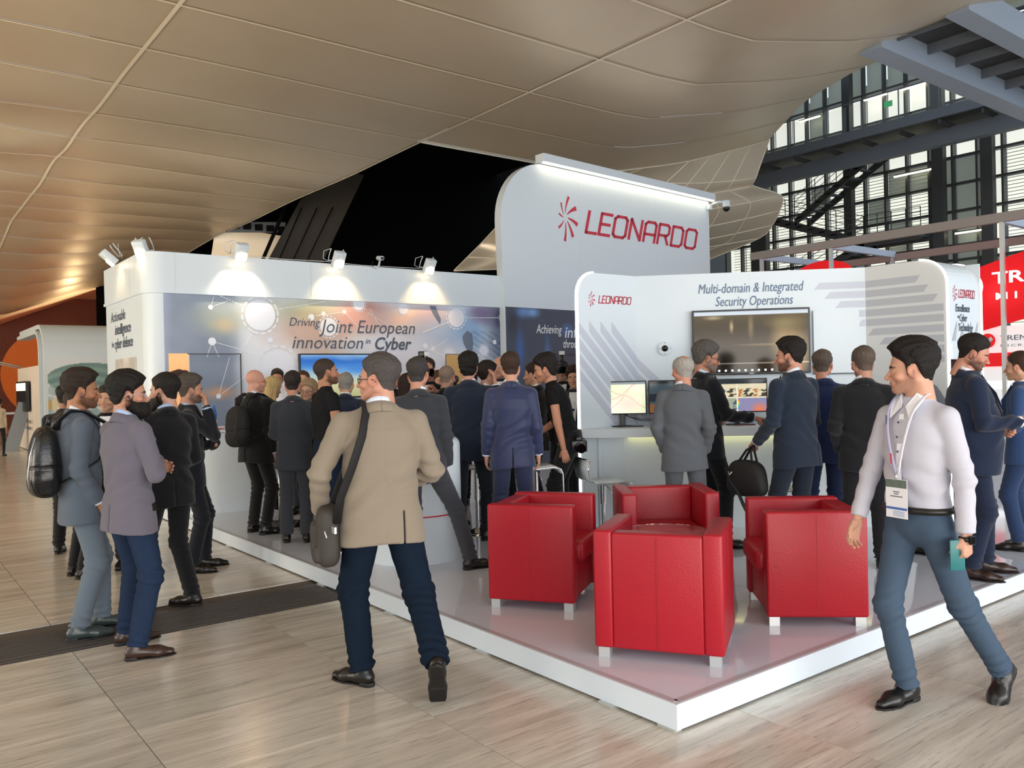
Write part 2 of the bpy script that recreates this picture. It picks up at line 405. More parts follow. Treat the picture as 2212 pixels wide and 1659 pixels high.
def net_print(u, z):
    base = np.ones((len(u), 3))*hexc('d9e0ea')
    def blob(cu, cz, ru, rz_, col, a=1.0):
        nonlocal base
        n = vnoise(u, z, 2.2, int(abs(cu*31+cz*7)))*0.30
        w_ = np.clip(1.25-np.sqrt(((u-cu)/ru)**2+((z-cz)/rz_)**2)+n, 0, 1)**1.2*a
        base = base*(1-w_[:, None])+hexc(col)*w_[:, None]
    edge = 1/(1+np.exp((u-1.22)*22))
    col = hexc('8e9bb0')+0.06*vnoise(u, z, 1.4, 5)[:, None]
    base = base*(1-edge[:, None])+col*edge[:, None]
    blob(0.05, 2, 0.25, 2, 'c9ccf2', .9); blob(0.95, 2.65, .42, .28, 'a9b3a4', .7); blob(1.05, 2.55, .2, .12, 'd5bb8e', .6)
    blob(2.2, 2.75, .95, .35, 'b7b795', .95); blob(2.45, 2.45, .8, .3, 'c7a79a', .8); blob(3.1, 2.7, .7, .3, 'd8a39c', .9); blob(3.9, 2.7, .8, .28, 'e6c3b4', .9)
    blob(2.6, 2.1, .6, .25, 'd9b7a0', .7); blob(3.3, 2.9, .5, .15, 'c98f88', .8); blob(4.5, 2.75, .4, .25, 'c4aebf', .9)
    blob(4.7, 2.45, .7, .3, 'a9bfe0', .9); blob(5.2, 2.5, .5, .4, '8fb2dc', .9); blob(5.95, 2.75, .5, .4, '39405c', .95); blob(5.5, 2.85, .3, .2, '76618c', .8)
    blob(5.9, 2.3, .35, .4, '5a6a88', .8); blob(1.8, 1.9, .5, .5, 'f2f6ff', .95); blob(3.7, 2.2, 1.0, .3, 'dfe2f4', .9); blob(4.2, 1.5, 1.5, .7, 'd5daee', .8)
    blob(0.95, 1.6, .28, .10, 'd9a27c', .8)
    st = (np.sin((z*1.0+u*0.55)*60) > 0)*(u > 5.2)*(z < 2.55)*0.10
    return base-st[:, None]+0.02*vnoise(u, z, 6, 3)[:, None]
dw = Wall((2.98, 11.84), 0.0); sw = Wall((2.98, 12.3), -PI/2)
longwall = thing('display_wall', 'long white display wall with a colourful network print and projecting white header', 'display wall')
MB().box((6.2, 12.95, 1.6), (6.0, 2.1, 2.9)).build('wall_core', M_gwhite, longwall)
color_mesh('network_print', dw, 0.22, 6.05, PZ, 2.99, 240, 120, net_print, longwall, off=0.0)
# rounded front-left corner: cylinder quarter plus side face
def profile_wall(name, pts, z0, z1, m, parent, bot=False):
    n = len(pts); vs = [(p[0], p[1], z0) for p in pts]+[(p[0], p[1], z1) for p in pts]
    fs = [[i, i+1, n+i+1, n+i] for i in range(n-1)]
    if bot: fs.append(list(range(n))[::-1]); fs.append(list(range(n, 2*n)))
    me = newmesh(name, vs, fs, m); o = bpy.data.objects.new(name, me); link(o, parent)
    me.polygons.foreach_set('use_smooth', [True]*len(me.polygons))
    try: me.set_sharp_from_angle(angle=math.radians(40))
    except Exception: pass
    return o
def rounded(x0, y0, r, n=10): return [(x0+r-r*math.cos(a), y0+r-r*math.sin(a)) for a in np.linspace(0, PI/2, n)]
profile_wall('corner_panel', [(2.98, 14.2)]+rounded(2.98, 11.84, 0.24), 0.02, 2.99, M_white, longwall)
hp = [(2.96, 14.2)]+rounded(2.96, 11.82, 0.26)+[(9.2, 11.82), (9.2, 14.2)]
profile_wall('header', hp, 2.99, 3.53, M_white, longwall, True)
profile_wall('header_rail', [(2.945, 14.2)]+rounded(2.945, 11.805, 0.27)+[(9.0, 11.805), (9.0, 12.2)], 2.97, 3.01, M_white, longwall, True)
for x in (3.35, 5.33, 7.25): B('panel_joint', (x, 11.817, 3.27), (0.006, 0.004, 0.5), M_gwhite, longwall)
for y in (12.6, 13.4): B('panel_joint', (2.957, y, 3.27), (0.004, 0.006, 0.5), M_gwhite, longwall)
text(sw, -1.58+0.0, 2.70, 'Actionable', 0.155, M_ink, longwall, width=0.90, shear=0.2)
text(sw, -1.34, 2.50, 'intelligence', 0.155, M_ink, longwall, width=0.95, shear=0.2, bold=0.02)
text(sw, -1.56, 2.32, 'for', 0.09, M_ink, longwall, width=0.14, shear=0.2)
text(sw, -1.38, 2.29, 'cyber defence', 0.155, M_ink, longwall, width=1.08, shear=0.2, bold=0.02)
color_mesh('stone_print', sw, -1.36, -0.12, 0.9, 2.13, 40, 40, lambda u, z: hexc('c9c4bc')+0.10*vnoise(u, z, 9, 2)[:, None], longwall)
text(dw, 1.99, 2.565, 'Driving', 0.13, M_ink, longwall, width=0.49, shear=0.25)
text(dw, 2.50, 2.475, 'Joint European', 0.21, M_ink, longwall, width=1.69, shear=0.25)
text(dw, 2.02, 2.23, 'innovation', 0.20, M_ink, longwall, width=1.17, shear=0.25)
text(dw, 3.24, 2.31, 'in', 0.09, M_ink, longwall, width=0.09, shear=0.25)
text(dw, 3.39, 2.22, 'Cyber', 0.20, M_ink, longwall, width=0.67, shear=0.25, bold=0.025)
def disc(mb, w, u, z, r, off, sx_=0.78, n=28, r0=0.0):
    if r0 == 0: mb.poly([w.P(u+r*math.cos(2*PI*k/n)*sx_, z+r*math.sin(2*PI*k/n), off) for k in range(n)])
def ring(mb, w, u, z, r, th, off, dashes=16, fill=0.7, sx_=0.78):
    for k in range(dashes):
        a0 = 2*PI*k/dashes; a1 = a0+2*PI/dashes*fill
        A = [(r*math.cos(a), r*math.sin(a)) for a in np.linspace(a0, a1, 4)]; Bq = [((r+th)*math.cos(a), (r+th)*math.sin(a)) for a in np.linspace(a1, a0, 4)]
        mb.poly([w.P(u+p[0]*sx_, z+p[1], off) for p in A+Bq])
pr = MB(); 
for (u, z, r) in ((1.56, 2.71, .225), (4.98, 2.77, .165), (2.63, 2.56, .14), (5.54, 2.21, .09), (4.82, 2.11, .12), (5.96, 2.79, .06), (1.82, 1.95, .26), (3.15, 2.93, .10), (3.95, 2.88, .09)):
    disc(pr, dw, u, z, r, 0.004, 1.0); ring(pr, dw, u, z, r*1.13, r*0.09+.006, 0.004, sx_=1.0)
for (u, z, r) in ((0.86, 2.32, .055), (0.85, 2.8, .035), (2.35, 2.7, .05), (2.55, 2.76, .035), (2.9, 2.8, .035), (1.7, 2.35, .04), (1.6, 2.12, .02), (4.35, 2.28, .045), (4.5, 2.24, .04), (5.78, 2.36, .04), (0.93, 1.55, .035)):
    disc(pr, dw, u, z, r, 0.004, 1.0)
pr.build('network_nodes', mat('node_white', 'e6ecfa', 0.4), longwall)
ln = MB()
def dash(u0, z0, u1, z1, n, wd=0.014, fill=0.6):
    for k in range(n):
        a = k/n; b = a+fill/n; d = Vector((u1-u0, z1-z0)).normalized(); nn = Vector((-d.y, d.x))*wd/2
        q = [(u0+(u1-u0)*t, z0+(z1-z0)*t) for t in (a, b)]
        ln.poly([dw.P(q[0][0]+nn.x, q[0][1]+nn.y, .005), dw.P(q[1][0]+nn.x, q[1][1]+nn.y, .005), dw.P(q[1][0]-nn.x, q[1][1]-nn.y, .005), dw.P(q[0][0]-nn.x, q[0][1]-nn.y, .005)])
for a in ((0.95, 2.98, 1.35, 2.82, 10), (1.45, 2.48, 1.22, 2.1, 9), (1.8, 2.8, 2.6, 2.95, 16), (5.15, 2.77, 5.88, 2.79, 16), (4.85, 2.7, 4.3, 2.5, 12), (3.35, 2.85, 3.5, 2.6, 8), (4.35, 2.25, 4.72, 2.12, 10), (5.45, 2.14, 5.1, 2.08, 8)): dash(*a)
for a in ((.86, 2.32, .78, 2.1), (.86, 2.32, .95, 2.1), (.86, 2.32, 1.6, 2.12), (.85, 2.8, .9, 2.95), (.85, 2.8, 1.1, 2.9), (.93, 1.55, 1.35, 1.85), (.93, 1.55, 1.1, 2.1), (2.3, 2.7, 2.9, 2.8), (2.9, 2.8, 3.2, 2.5), (1.7, 2.35, 1.82, 2.1), (2.55, 2.76, 2.35, 2.7), (3.3, 2.8, 3.9, 2.5), (4.5, 2.24, 4.8, 2.4)): dash(*a, 1, 0.006, 1.0)
ln.build('network_lines', M_inkw, longwall)
mm = MB()
for base, pts in (((4.45, 2.95), [(0, 0), (.12, 0), (.16, -.1), (.22, -.22), (.2, -.3), (.12, -.2), (.06, -.12)]), ((5.1, 2.45), [(0, 0), (.1, .1), (.2, .05), (.22, -.1), (.2, -.28), (.12, -.4), (.1, -.25), (.02, -.12)])):
    mm.poly([dw.P(base[0]+p[0], base[1]+p[1], .0045) for p in pts])
mm.build('map_shapes', mat('map_grey', '6a7890', 0.5), longwall)
# cupboard niche with warm light and sliding door with the same print
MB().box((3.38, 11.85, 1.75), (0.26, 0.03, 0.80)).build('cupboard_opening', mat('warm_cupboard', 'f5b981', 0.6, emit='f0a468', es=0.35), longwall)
for dz in (1.3, 1.0): B('cupboard_shelf', (3.38, 11.83, dz+.3), (0.26, 0.06, 0.012), M_white, longwall)
B('door_edge', (3.515, 11.832, 1.65), (0.012, 0.02, 1.0), M_gwhite, longwall)
B('door_track', (3.87, 11.832, 2.145), (0.74, 0.02, 0.012), M_steel, longwall); B('door_edge', (4.235, 11.832, 1.65), (0.012, 0.02, 1.0), M_steel, longwall)
B('hatch_frame', (8.05, 11.83, 1.75), (0.66, 0.02, 0.8), M_steel2, longwall); B('hatch_panel', (7.93, 11.822, 1.75), (0.40, 0.02, 0.77), mat('tan_hatch', 'd0a765', 0.5), longwall); B('hatch_door', (8.27, 11.822, 1.75), (0.22, 0.02, 0.77), mat('pale_hatch', 'cfd9ea', 0.3), longwall)
coat = MB()
for k in range(5): coat.sph((3.30+.035*k, 11.80, 1.86+.012*(k % 3)), 0.07, (1, .6, .75), 10)
tag(coat.build('folded_jacket', mat('dark_brown_cloth', '3a2620', 0.8), None, smooth=True), 'dark brown folded jacket on the top shelf of the lit cupboard', 'jacket')

# wall TV showing a blue sky
def screen_thing(name, label, w, u0, u1, z0, z1, off, fn, th=0.05, bez=0.02, es=0.9, group=None, nu=60, nz=36):
    t = thing(name, label, 'screen', group=group)
    M = w.mat((u0+u1)/2, (z0+z1)/2, off+th/2)
    MB().box((0, 0, 0), (u1-u0, z1-z0, th), bev=0.006, M=M).build('casing', M_dark, t)
    us = np.linspace(u0+bez, u1-bez, nu); zs = np.linspace(z0+bez, z1-bez, nz); U, Z = np.meshgrid(us, zs, indexing='ij')
    vs = [w.P(a, b, off+th+.0015) for a, b in zip(U.ravel(), Z.ravel())]; idx = np.arange(nu*nz).reshape(nu, nz)
    f = np.stack([idx[:-1, :-1], idx[1:, :-1], idx[1:, 1:], idx[:-1, 1:]], -1).reshape(-1, 4)
    key = 'lit_screen_%.2f' % es
    if key not in MATS:
        m = mat(key, '050505', 0.10, spec=.25, attr=False); nt = m.node_tree; at = nt.nodes.new('ShaderNodeAttribute'); at.attribute_name = 'Col'
        nt.links.new(at.outputs['Color'], nt.nodes['Principled BSDF'].inputs['Emission Color']); nt.nodes['Principled BSDF'].inputs['Emission Strength'].default_value = es
    me = newmesh('picture', vs, f.tolist(), MATS[key])
    c = np.clip(fn((U.ravel()-us[0])/(us[-1]-us[0]), (Z.ravel()-zs[0])/(zs[-1]-zs[0])), 0, 1); c = np.where(c <= 0.04045, c/12.92, ((c+0.055)/1.055)**2.4)
    ca = me.color_attributes.new('Col', 'FLOAT_COLOR', 'POINT'); ca.data.foreach_set('color', np.concatenate([c, np.ones((len(c), 1))], 1).astype(np.float32).ravel())
    link(bpy.data.objects.new('picture', me), t); return t
def ramp(v, stops):
    xs = [s[0] for s in stops]; cs = np.array([hexc(s[1]) for s in stops]); return np.stack([np.interp(v, xs, cs[:, i]) for i in range(3)], -1)
def sky(u, v): return ramp(v+0.07*vnoise(u, v*3, 3, 4), [(0, '9c9a6a'), (.3, 'b9b893'), (.5, '9fb0b0'), (.7, '4f84c0'), (.85, '2f63ad'), (1, '7f9fc4')])
screen_thing('wall_television', 'flat television showing blue sky on the printed wall', dw, 2.12, 3.40, 1.47, 2.15, 0.01, sky)

# ------------------------------------------------------------------ tall sign panel
tw = Wall((9.0, 11.72), math.radians(5.3))
def slab_profile(w, pts, th, name, m, parent, z_is=True):
    """pts (u,z) outline extruded backwards by th"""
    mb = MB(); mb.poly([w.P(p[0], p[1], 0) for p in pts], ext=tuple(-w.n*th)); o = mb.build(name, m, parent, angle=30); return o
def arc(cu, cz, r, a0, a1, n=12): return [(cu+r*math.cos(math.radians(a)), cz+r*math.sin(math.radians(a))) for a in np.linspace(a0, a1, n)]
tall = thing('sign_panel', 'tall white sign panel with rounded corner and large red logo lettering', 'sign panel')
slab_profile(tw, [(-0.1, 3.0), (-0.14, 4.4)]+arc(0.98, 4.52, 1.12, 180, 95, 14)[0:]+[(6.28, 5.64), (6.28, 3.0)], 0.16, 'upper_panel', M_white, tall)
slab_profile(tw, [(-0.1, PZ), (-0.1, 3.0), (6.28, 3.0), (6.28, PZ)], 0.14, 'lower_panel', M_white, tall)
def darkprint(u, z):
    b = np.ones((len(u), 3))*hexc('3a4658')
    for k, (cu, cz, ru, rz_, col) in enumerate(((.35, 2.9, .3, .12, '6fa0e0'), (.25, 2.2, .12, .5, '2f66b8'), (.95, 1.9, .1, .7, '3f7ac8'), (1.5, 2.6, .2, .15, '4a76b8'), (.6, 2.9, .2, .1, '7fb2f0'), (1.4, 1.8, .12, .4, '4b86d0'), (.1, 2.7, .15, .3, '202838'))):
        w_ = np.clip(1.1-np.sqrt(((u-cu)/ru)**2+((z-cz)/rz_)**2), 0, 1)[:, None]; b = b*(1-w_)+hexc(col)*w_
    return b+0.03*vnoise(u, z, 5, 9)[:, None]
color_mesh('dark_print', tw, -0.08, 6.2, PZ, 2.98, 120, 50, darkprint, tall, off=0.003)
text(tw, 0.67, 2.53, 'Achieving', 0.17, M_inkw, tall, width=0.67, shear=0.2)
text(tw, 1.40, 2.46, 'information', 0.22, M_inkw, tall, width=1.55, shear=0.2)
text(tw, 1.36, 2.27, 'through', 0.16, M_inkw, tall, width=0.52, shear=0.2)
logo(tw, 1.50, 4.73, 0.42, 3.78, tall, we=0.58)
B2 = MB().box((3.55, 5.72, 0.06), (5.5, 0.15, 0.22), M=tw.mat(0, 0, 0)).build('light_rail', M_white, tall)
MB().box((3.55, 5.635, 0.13), (5.44, 0.02, 0.05), M=tw.mat(0, 0, 0)).build('light_strip', M_ledw, tall)
for u in (1.9, 4.3): MB().box((u, 4.3, 0.0005), (0.005, 2.6, 0.001), M=tw.mat(0, 0, 0)).build('panel_joint', M_gwhite, tall)
ttv = thing('dark_cabinet_door', 'dark framed door on the navy printed panel behind the photographer', 'door')
MB().box((1.35, 1.35, 0.02), (0.85, 1.55, 0.02), M=tw.mat(0, 0, 0)).build('door_leaf', mat('dark_slate', '333c4c', .3), ttv)
MB().box((1.35, 2.135, 0.03), (0.87, 0.02, 0.02), M=tw.mat(0, 0, 0)).build('door_frame', M_dark, ttv)

# ------------------------------------------------------------------ corner booth on the right
booth = thing('corner_booth', 'white corner booth with angled back wall, grey stripes and lit rounded edges', 'exhibition booth')
lw = Wall((5.77, 6.34), 0.0); mw = Wall((6.60, 6.34), -PI/4); rw = Wall((8.28, 4.66), -PI/2); ew = Wall((8.28, 3.83), 0.0)
BT = 2.77
slab_profile(lw, [(0, PZ), (0, BT-0.24)]+arc(0.24, BT-0.24, 0.24, 180, 90, 9)+[(0.84, BT), (0.84, PZ)], 0.05, 'side_panel', M_white, booth)
MBl = MB()
edge = [(0, PZ+.02), (0, BT-0.24)]+arc(0.24, BT-0.24, 0.24, 180, 90, 9)
for a, b in zip(edge[:-1], edge[1:]):
    d = Vector((b[0]-a[0], b[1]-a[1])).normalized(); n = Vector((-d.y, d.x))*0.018
    q = [lw.P(a[0], a[1], -0.02), lw.P(b[0], b[1], -0.02), lw.P(b[0]+n.x, b[1]+n.y, -0.02), lw.P(a[0]+n.x, a[1]+n.y, -0.02)]
    MBl.poly(q, ext=tuple(-lw.n*0.018))
MBl.build('light_edge', M_led, booth)
L45 = 1.68*math.sqrt(2)
MB().box((L45/2, (BT+PZ)/2, -0.05), (L45+0.06, BT-PZ, 0.1), M=mw.mat(0, 0, 0)).build('back_wall', M_white, booth)
# right block between two lit edges; rounded front top edge
prof = [(0.0, PZ), (0.0, BT)]+[(0.83-0.26+0.26*math.cos(a), BT-0.26+0.26*math.sin(a)) for a in np.linspace(PI/2, 0, 10)]+[(0.83, PZ)]
pv = [rw.P(p[0], p[1]) for p in prof]
MB().poly(pv, ext=(0.06, 0, 0)).build('side_cheek', M_gwhite, booth)  # greyer than the white walls: shade of this side put into the colour
MB().poly([p+Vector((0.66, 0, 0)) for p in pv], ext=(0.06, 0, 0)).build('side_cheek', M_gwhite, booth)
hood = MB(); front = [p for p in pv[1:-1]]
for a, b in zip(front[:-1], front[1:]): hood.poly([a+Vector((.06, 0, 0)), b+Vector((.06, 0, 0)), b+Vector((.66, 0, 0)), a+Vector((.66, 0, 0))])
a = front[-1]; z1 = 1.78
hood.poly([a+Vector((.06, 0, 0)), Vector((a.x+.06, a.y, z1)), Vector((a.x+.66, a.y, z1)), a+Vector((.66, 0, 0))])
hood.poly([Vector((a.x+.06, a.y, z1)), Vector((a.x+.66, a.y, z1)), Vector((a.x+.66, a.y+.25, z1)), Vector((a.x+.06, a.y+.25, z1))])
hood.build('hood', M_white, booth, angle=50)
B('hood_rail', (8.64, 3.825, 1.86), (0.6, 0.03, 0.15), M_white, booth)
B('niche_back', (8.64, 4.1, 0.96), (0.6, 0.02, 1.64), mat('dark_red_niche', '3a1418', 0.25), booth)
B('niche_screen_light', (8.42, 4.08, 1.73), (0.22, 0.01, 0.02), mat('red_glow', 'ff2030', .5, emit='ff3040', es=2.0), booth)
B('niche_panel', (8.76, 3.95, 0.96), (0.22, 0.24, 1.64), M_white, booth); B('niche_post', (8.64, 3.93, .96), (0.03, 0.05, 1.64), M_steel, booth)
for dx in (0.0, 0.72):
    led = MB(); pts = prof[1:]
    pts = [p for p in prof[2:]]
    for p, q in zip(pts[:-1], pts[1:]):
        P0 = rw.P(p[0], p[1]); Q0 = rw.P(q[0], q[1]); d = (Q0-P0).normalized(); n = Vector((1, 0, 0)).cross(d)*-0.012
        x = dx-0.012
        led.poly([P0+Vector((x, 0, 0)), Q0+Vector((x, 0, 0)), Q0+Vector((x+0.035, 0, 0)), P0+Vector((x+0.035, 0, 0))], ext=tuple(n))
    led.build('light_edge', M_led, booth)
B('block_side', (8.99, 5.2, 1.45), (0.02, 2.75, 2.6), M_white, booth)
# printed stripes
st = MB()
def para(w, pts, off=0.0015): st.poly([w.P(p[0], p[1], off) for p in pts])
for c0, u0 in ((2.62, .46), (2.46, .30), (2.30, .14), (2.14, .0), (1.98, .0), (1.82, .0), (1.66, .0)):
    c1 = c0+.11; ue = min(.84, c0-1.16)
    para(lw, [(u0, c1-u0), (ue, c1-ue), (ue, c0-ue), (u0, c0-u0)], .0015)
    if c0-.84 > 1.17:
        ve = c0-.84-1.16; para(mw, [(0.0, c1-.84), (ve, c1-.84-ve), (ve, c0-.84-ve), (0.0, c0-.84)], .0015)
for k in range(5):
    z = 2.555-k*.10; u = 1.86+k*.105
    para(mw, [(u, z), (u+.06, z+.07), (L45-.005, z+.07), (L45-.005, z)], .0015)
st.build('stripe_print', M_stripe, booth)['kind'] = 'stuff'
st = MB()
for k in range(9):
    z = 2.555-k*.10; a0 = 0.004 if k < 5 else .02+(k-5)*.12; a1 = (.58, .66, .75, .80, .80, .80, .80, .80, .80)[k]
    para(rw, [(a0, z), (a0+(.06 if k >= 5 else 0), z+.07), (a1, z+.07), (a1-(.05 if k < 3 else 0), z)], .0015)
for k in range(4):
    st.poly([ew.P(.09+k*.15, 1.96, .0035), ew.P(.17+k*.15, 1.96, .0035), ew.P(.20+k*.15, 2.1, .0035), ew.P(.20+k*.15, 2.16, .0035)])
st.build('stripe_print', M_stripe2, booth)['kind'] = 'stuff'
text(mw, 0.66, 2.555, 'Multi-domain & Integrated', 0.105, mat('blue_ink', '56708f', .5), booth, width=1.09, shear=0.22)
text(mw, 0.84, 2.415, 'Security Operations', 0.105, MATS['blue_ink'], booth, width=0.80, shear=0.22)
logo(lw, 0.165, 2.50, 0.075, 0.49, booth, we=0.115)
logo(ew, 0.15, 2.43, 0.075, 0.36, booth, we=0.09)
text(ew, 0.17, 2.25, 'Excellence', 0.075, M_ink, booth, width=0.30, shear=0.2, bold=.02)
text(ew, 0.21, 2.185, 'in', 0.035, M_ink, booth, width=0.035, shear=0.2)
text(ew, 0.25, 2.155, 'Cyber', 0.075, M_ink, booth, width=0.16, shear=0.2)
text(ew, 0.22, 2.06, 'Technology', 0.075, M_ink, booth, width=0.31, shear=0.2, bold=.02)
for u in (1.2,): MB().box((u, 1.5, 0.0005), (0.004, 2.5, 0.001), M=mw.mat(0, 0, 0)).build('panel_joint', M_gwhite, booth)
# counter under the screens
ctr = thing('booth_counter', 'long white counter under the monitors lit from beneath', 'counter')
cw = Wall((5.96, 6.30), -PI/4); CL = 3.15
MB().box((CL/2, (1.07+PZ)/2, -0.2), (CL, 1.07-PZ, 0.4), M=cw.mat(0, 0, 0)).build('cabinet', M_white, ctr)
for u in (0.05, .26, 1.25, 2.25, 3.0): MB().box((u, .6, 0.001), (0.005, 0.92, 0.002), M=cw.mat(0, 0, 0)).build('panel_joint', M_gwhite, ctr)
MB().box((CL/2-.1, 1.115, -0.14), (CL+.3, 0.09, 0.62), bev=.004, M=cw.mat(0, 0, 0)).build('worktop', M_white, ctr)
MB().box((CL/2, 1.066, 0.05), (CL-.6, 0.008, 0.03), M=cw.mat(0, 0, 0)).build('light_strip', mat('yellow_led', 'fff6c0', .5, emit='fff0a0', es=2.5), ctr)
B('lower_plinth', (5.9, 6.33, .6), (0.26, .03, .92), M_white, ctr)

# television on the angled wall
def bronze(u, v):  # screen reflections painted as emitted bronze colours
    b = ramp(v, [(0, '2c2216'), (.4, '3c2e1a'), (.8, '4e3f26'), (.94, '5e4e30'), (.945, 'd8e2ea'), (1, 'c8d2da')])
    for cu, cv, ru, rv, col in ((.85, .45, .2, .6, '8a6c3a'), (.33, .75, .02, .12, 'e8d0a0'), (.5, .75, .03, .25, '9a8560'), (.78, .5, .12, .35, 'b79a68'), (.9, .3, .12, .4, 'c8ac78'), (.25, .15, .12, .25, '0c0a08'), (.17, .9, .1, .04, 'c8b890'), (.62, .45, .3, .02, 'a08a60'), (.8, .8, .2, .12, '8f8050')):
        w_ = np.clip(1.1-np.sqrt(((u-cu)/ru)**2+((v-cv)/rv)**2), 0, 1)[:, None]*.8*(v < .94)[:, None]; b = b*(1-w_)+hexc(col)*w_
    return b+(np.abs(v-.15) < .008)[:, None]*0.4
tv = screen_thing('large_television', 'large flat television with bronze reflections painted on its glossy screen on the angled white wall', mw, 0.59, 1.80, 1.68, 2.37, 0.02, bronze, es=0.75, nu=110, nz=60)
ic = MB()
for k, c in enumerate(range(9)): ic.box((0.86+k*.068, 1.725, .0735), (.022, .02, .001), M=mw.mat(0, 0, 0))
ic.build('screen_icons', mat('icon_glow', 'dfe8f0', .5, emit='c8d8e8', es=.9), tv)
MB().box((1.195, 1.69, .073), (.05, .006, .001), M=mw.mat(0, 0, 0)).build('maker_mark', M_silver, tv)
tv2 = thing('white_display', 'white blank display with thin dark lower edge right of the large television', 'screen')
MB().box((2.07, 2.0, .02), (.46, .66, .03), M=mw.mat(0, 0, 0)).build('panel', M_white, tv2); MB().box((2.07, 1.668, .022), (.47, .012, .036), M=mw.mat(0, 0, 0)).build('lower_edge', M_ink, tv2)
# round surveillance cameras
dc = thing('dome_camera', 'round white flush dome camera on the angled wall left of the television', 'camera')
Mx = mw.mat(0.30, 1.98, 0)
MB().cyl(Mx @ Vector((0, 0, 0)), Mx @ Vector((0, 0, .03)), .075, .07, 32).build('housing', M_white, dc, angle=40)
MB().sph(Mx @ Vector((0, 0, .03)), .035, n=20).build('lens_dome', mat('black_gloss', '08090b', .06), dc, smooth=True)
for a in range(4): MB().cyl(Mx @ Vector((.06*math.cos(a*PI/2), .06*math.sin(a*PI/2), .03)), Mx @ Vector((.06*math.cos(a*PI/2), .06*math.sin(a*PI/2), .032)), .005, n=8).build('screw', M_dark, dc)

# monitors on the counter
def mapscr(u, v):
    b = np.ones((len(u), 3))*hexc('dfe3c4'); n = vnoise(u, v, 5, 3); b = b+np.clip(n, -.6, .6)[:, None]*np.array([.04, .01, .08])
    g = np.clip(1.2-np.hypot((u-.65)/.28, (v-.3)/.3), 0, 1)[:, None]; b = b*(1-g*.6)+hexc('ecc9c4')*g*.6
    for a, c, p in ((.9, .3, 1.5), (-.6, .75, 2), (1.6, -.2, 1.2)):
        d = np.abs(v-(a*u**p+c)+.03*np.sin(u*14+p)); b = np.where((d < .012)[:, None], hexc('d8a8a0'), b)
    b = np.where((v > .92)[:, None], hexc('6f7f86'), b); return b
def darkscr(u, v):
    b = np.ones((len(u), 3))*hexc('3c4a50'); b = np.where(((u < .28) & (v > .35) & (v < .6))[:, None], hexc('222a30'), b)
    b = np.where(((u < .28) & (v < .28))[:, None], hexc('7a5234'), b); b = np.where((v > .93)[:, None], hexc('1c2226'), b); return np.where(((u > .3) & (v < .3))[:, None], hexc('28343a'), b)
def camscr(u, v):
    b = np.ones((len(u), 3))*hexc('d9cfae'); n = vnoise(u*1.0, v*1.2, 26, 8)
    b = np.where(((n > .25) & (v > .45) & (v < .72))[:, None], hexc('4a4238'), b); b = np.where(((n < -.45) & (v > .45) & (v < .7))[:, None], np.where((u < .5)[:, None], hexc('6f9fc4'), hexc('b8763c')), b)
    b = np.where((v < .42)[:, None], np.where((u < .5)[:, None], hexc('9aa08c'), hexc('8a86a8')), b)
    b = np.where(((n > .5) & (v < .36) & (u < .5))[:, None], hexc('3f566a'), b)
    w_ = np.clip(1.1-np.hypot((u-.88)/.16, (v-.05)/.25), 0, 1)[:, None]; b = b*(1-w_)+hexc('e07858')*w_
    b = np.where((np.abs(u-.5) < .006)[:, None], hexc('e8e2c8'), b); b = np.where((np.abs(v-.43) < .012)[:, None], hexc('e8e2c8'), b)
    cb = (np.abs(u-.52) < .013) & (v > .08) & (v < .38); b = np.where(cb[:, None], ramp(v, [(.08, '3060d0'), (.18, '40c8a0'), (.28, 'e8d840'), (.38, 'e04030')]), b)
    return np.where((v > .86)[:, None], hexc('2a3236'), b)
mon = Wall((6.12, 6.46), -PI/4)
def monitor(label, u0, u1, fn, stand=True):
    t = screen_thing('computer_monitor', label, mon, u0, u1, 1.29, 1.64, 0.0, fn, th=.03, bez=.012, es=.8, group='monitors on the booth counter', nu=90, nz=50)
    uc = (u0+u1)/2
    MB().box((uc, 1.27, -.012), (.055, .24, .03), bev=.006, M=mon.mat(0, 0, 0)).build('stand', M_dark, t)
    c = mon.P(uc, 1.16, 0.0); MB().cyl(c, c+Vector((0, 0, .012)), .12, .115, 28).build('stand_base', M_dark, t)
monitor('left monitor showing a pale green street map', 0.0, 0.51, mapscr)
monitor('middle monitor with a dark screen behind the grey-suited man', 0.53, 1.02, darkscr)
monitor('monitor showing four camera views of a cafe area', 1.13, 1.74, camscr)
kb = thing('keyboard', 'small black keypad on the counter beside the left monitor', 'keyboard'); MB().box((.66, 1.172, .08), (.11, .02, .12), bev=.004, M=mon.mat(0, 0, 0)).build('casing', M_dark, kb)
pad = thing('tablet_pad', 'thin black pad lying beside the map monitor stand', 'pad'); MB().box((.40, 1.166, .06), (.14, .010, .07), bev=.003, M=mon.mat(0, 0, 0)).build('casing', M_dark, pad)
bk = thing('red_notebook', 'dark red notebook under the camera-view monitor', 'notebook'); MB().box((1.50, 1.166, .06), (.2, .010, .12), bev=.002, M=mon.mat(0, 0, 0)).build('cover', mat('dark_red_cover', '5c2030', .5), bk)
for k in range(2):
    cb = MB().tube([mon.P(.26, 1.31-.01*k, -.03), mon.P(.33, 1.26, .0), mon.P(.45, 1.235-.015*k, .02), mon.P(.6, 1.24-.02*k, .02), mon.P(.74, 1.19, .03)], .004)
    tag(cb.build('cable', M_dark, None), ('upper black cable drooping right from the map monitor', 'lower black cable drooping right from the map monitor')[k], 'cable', 'cables behind the left monitors')

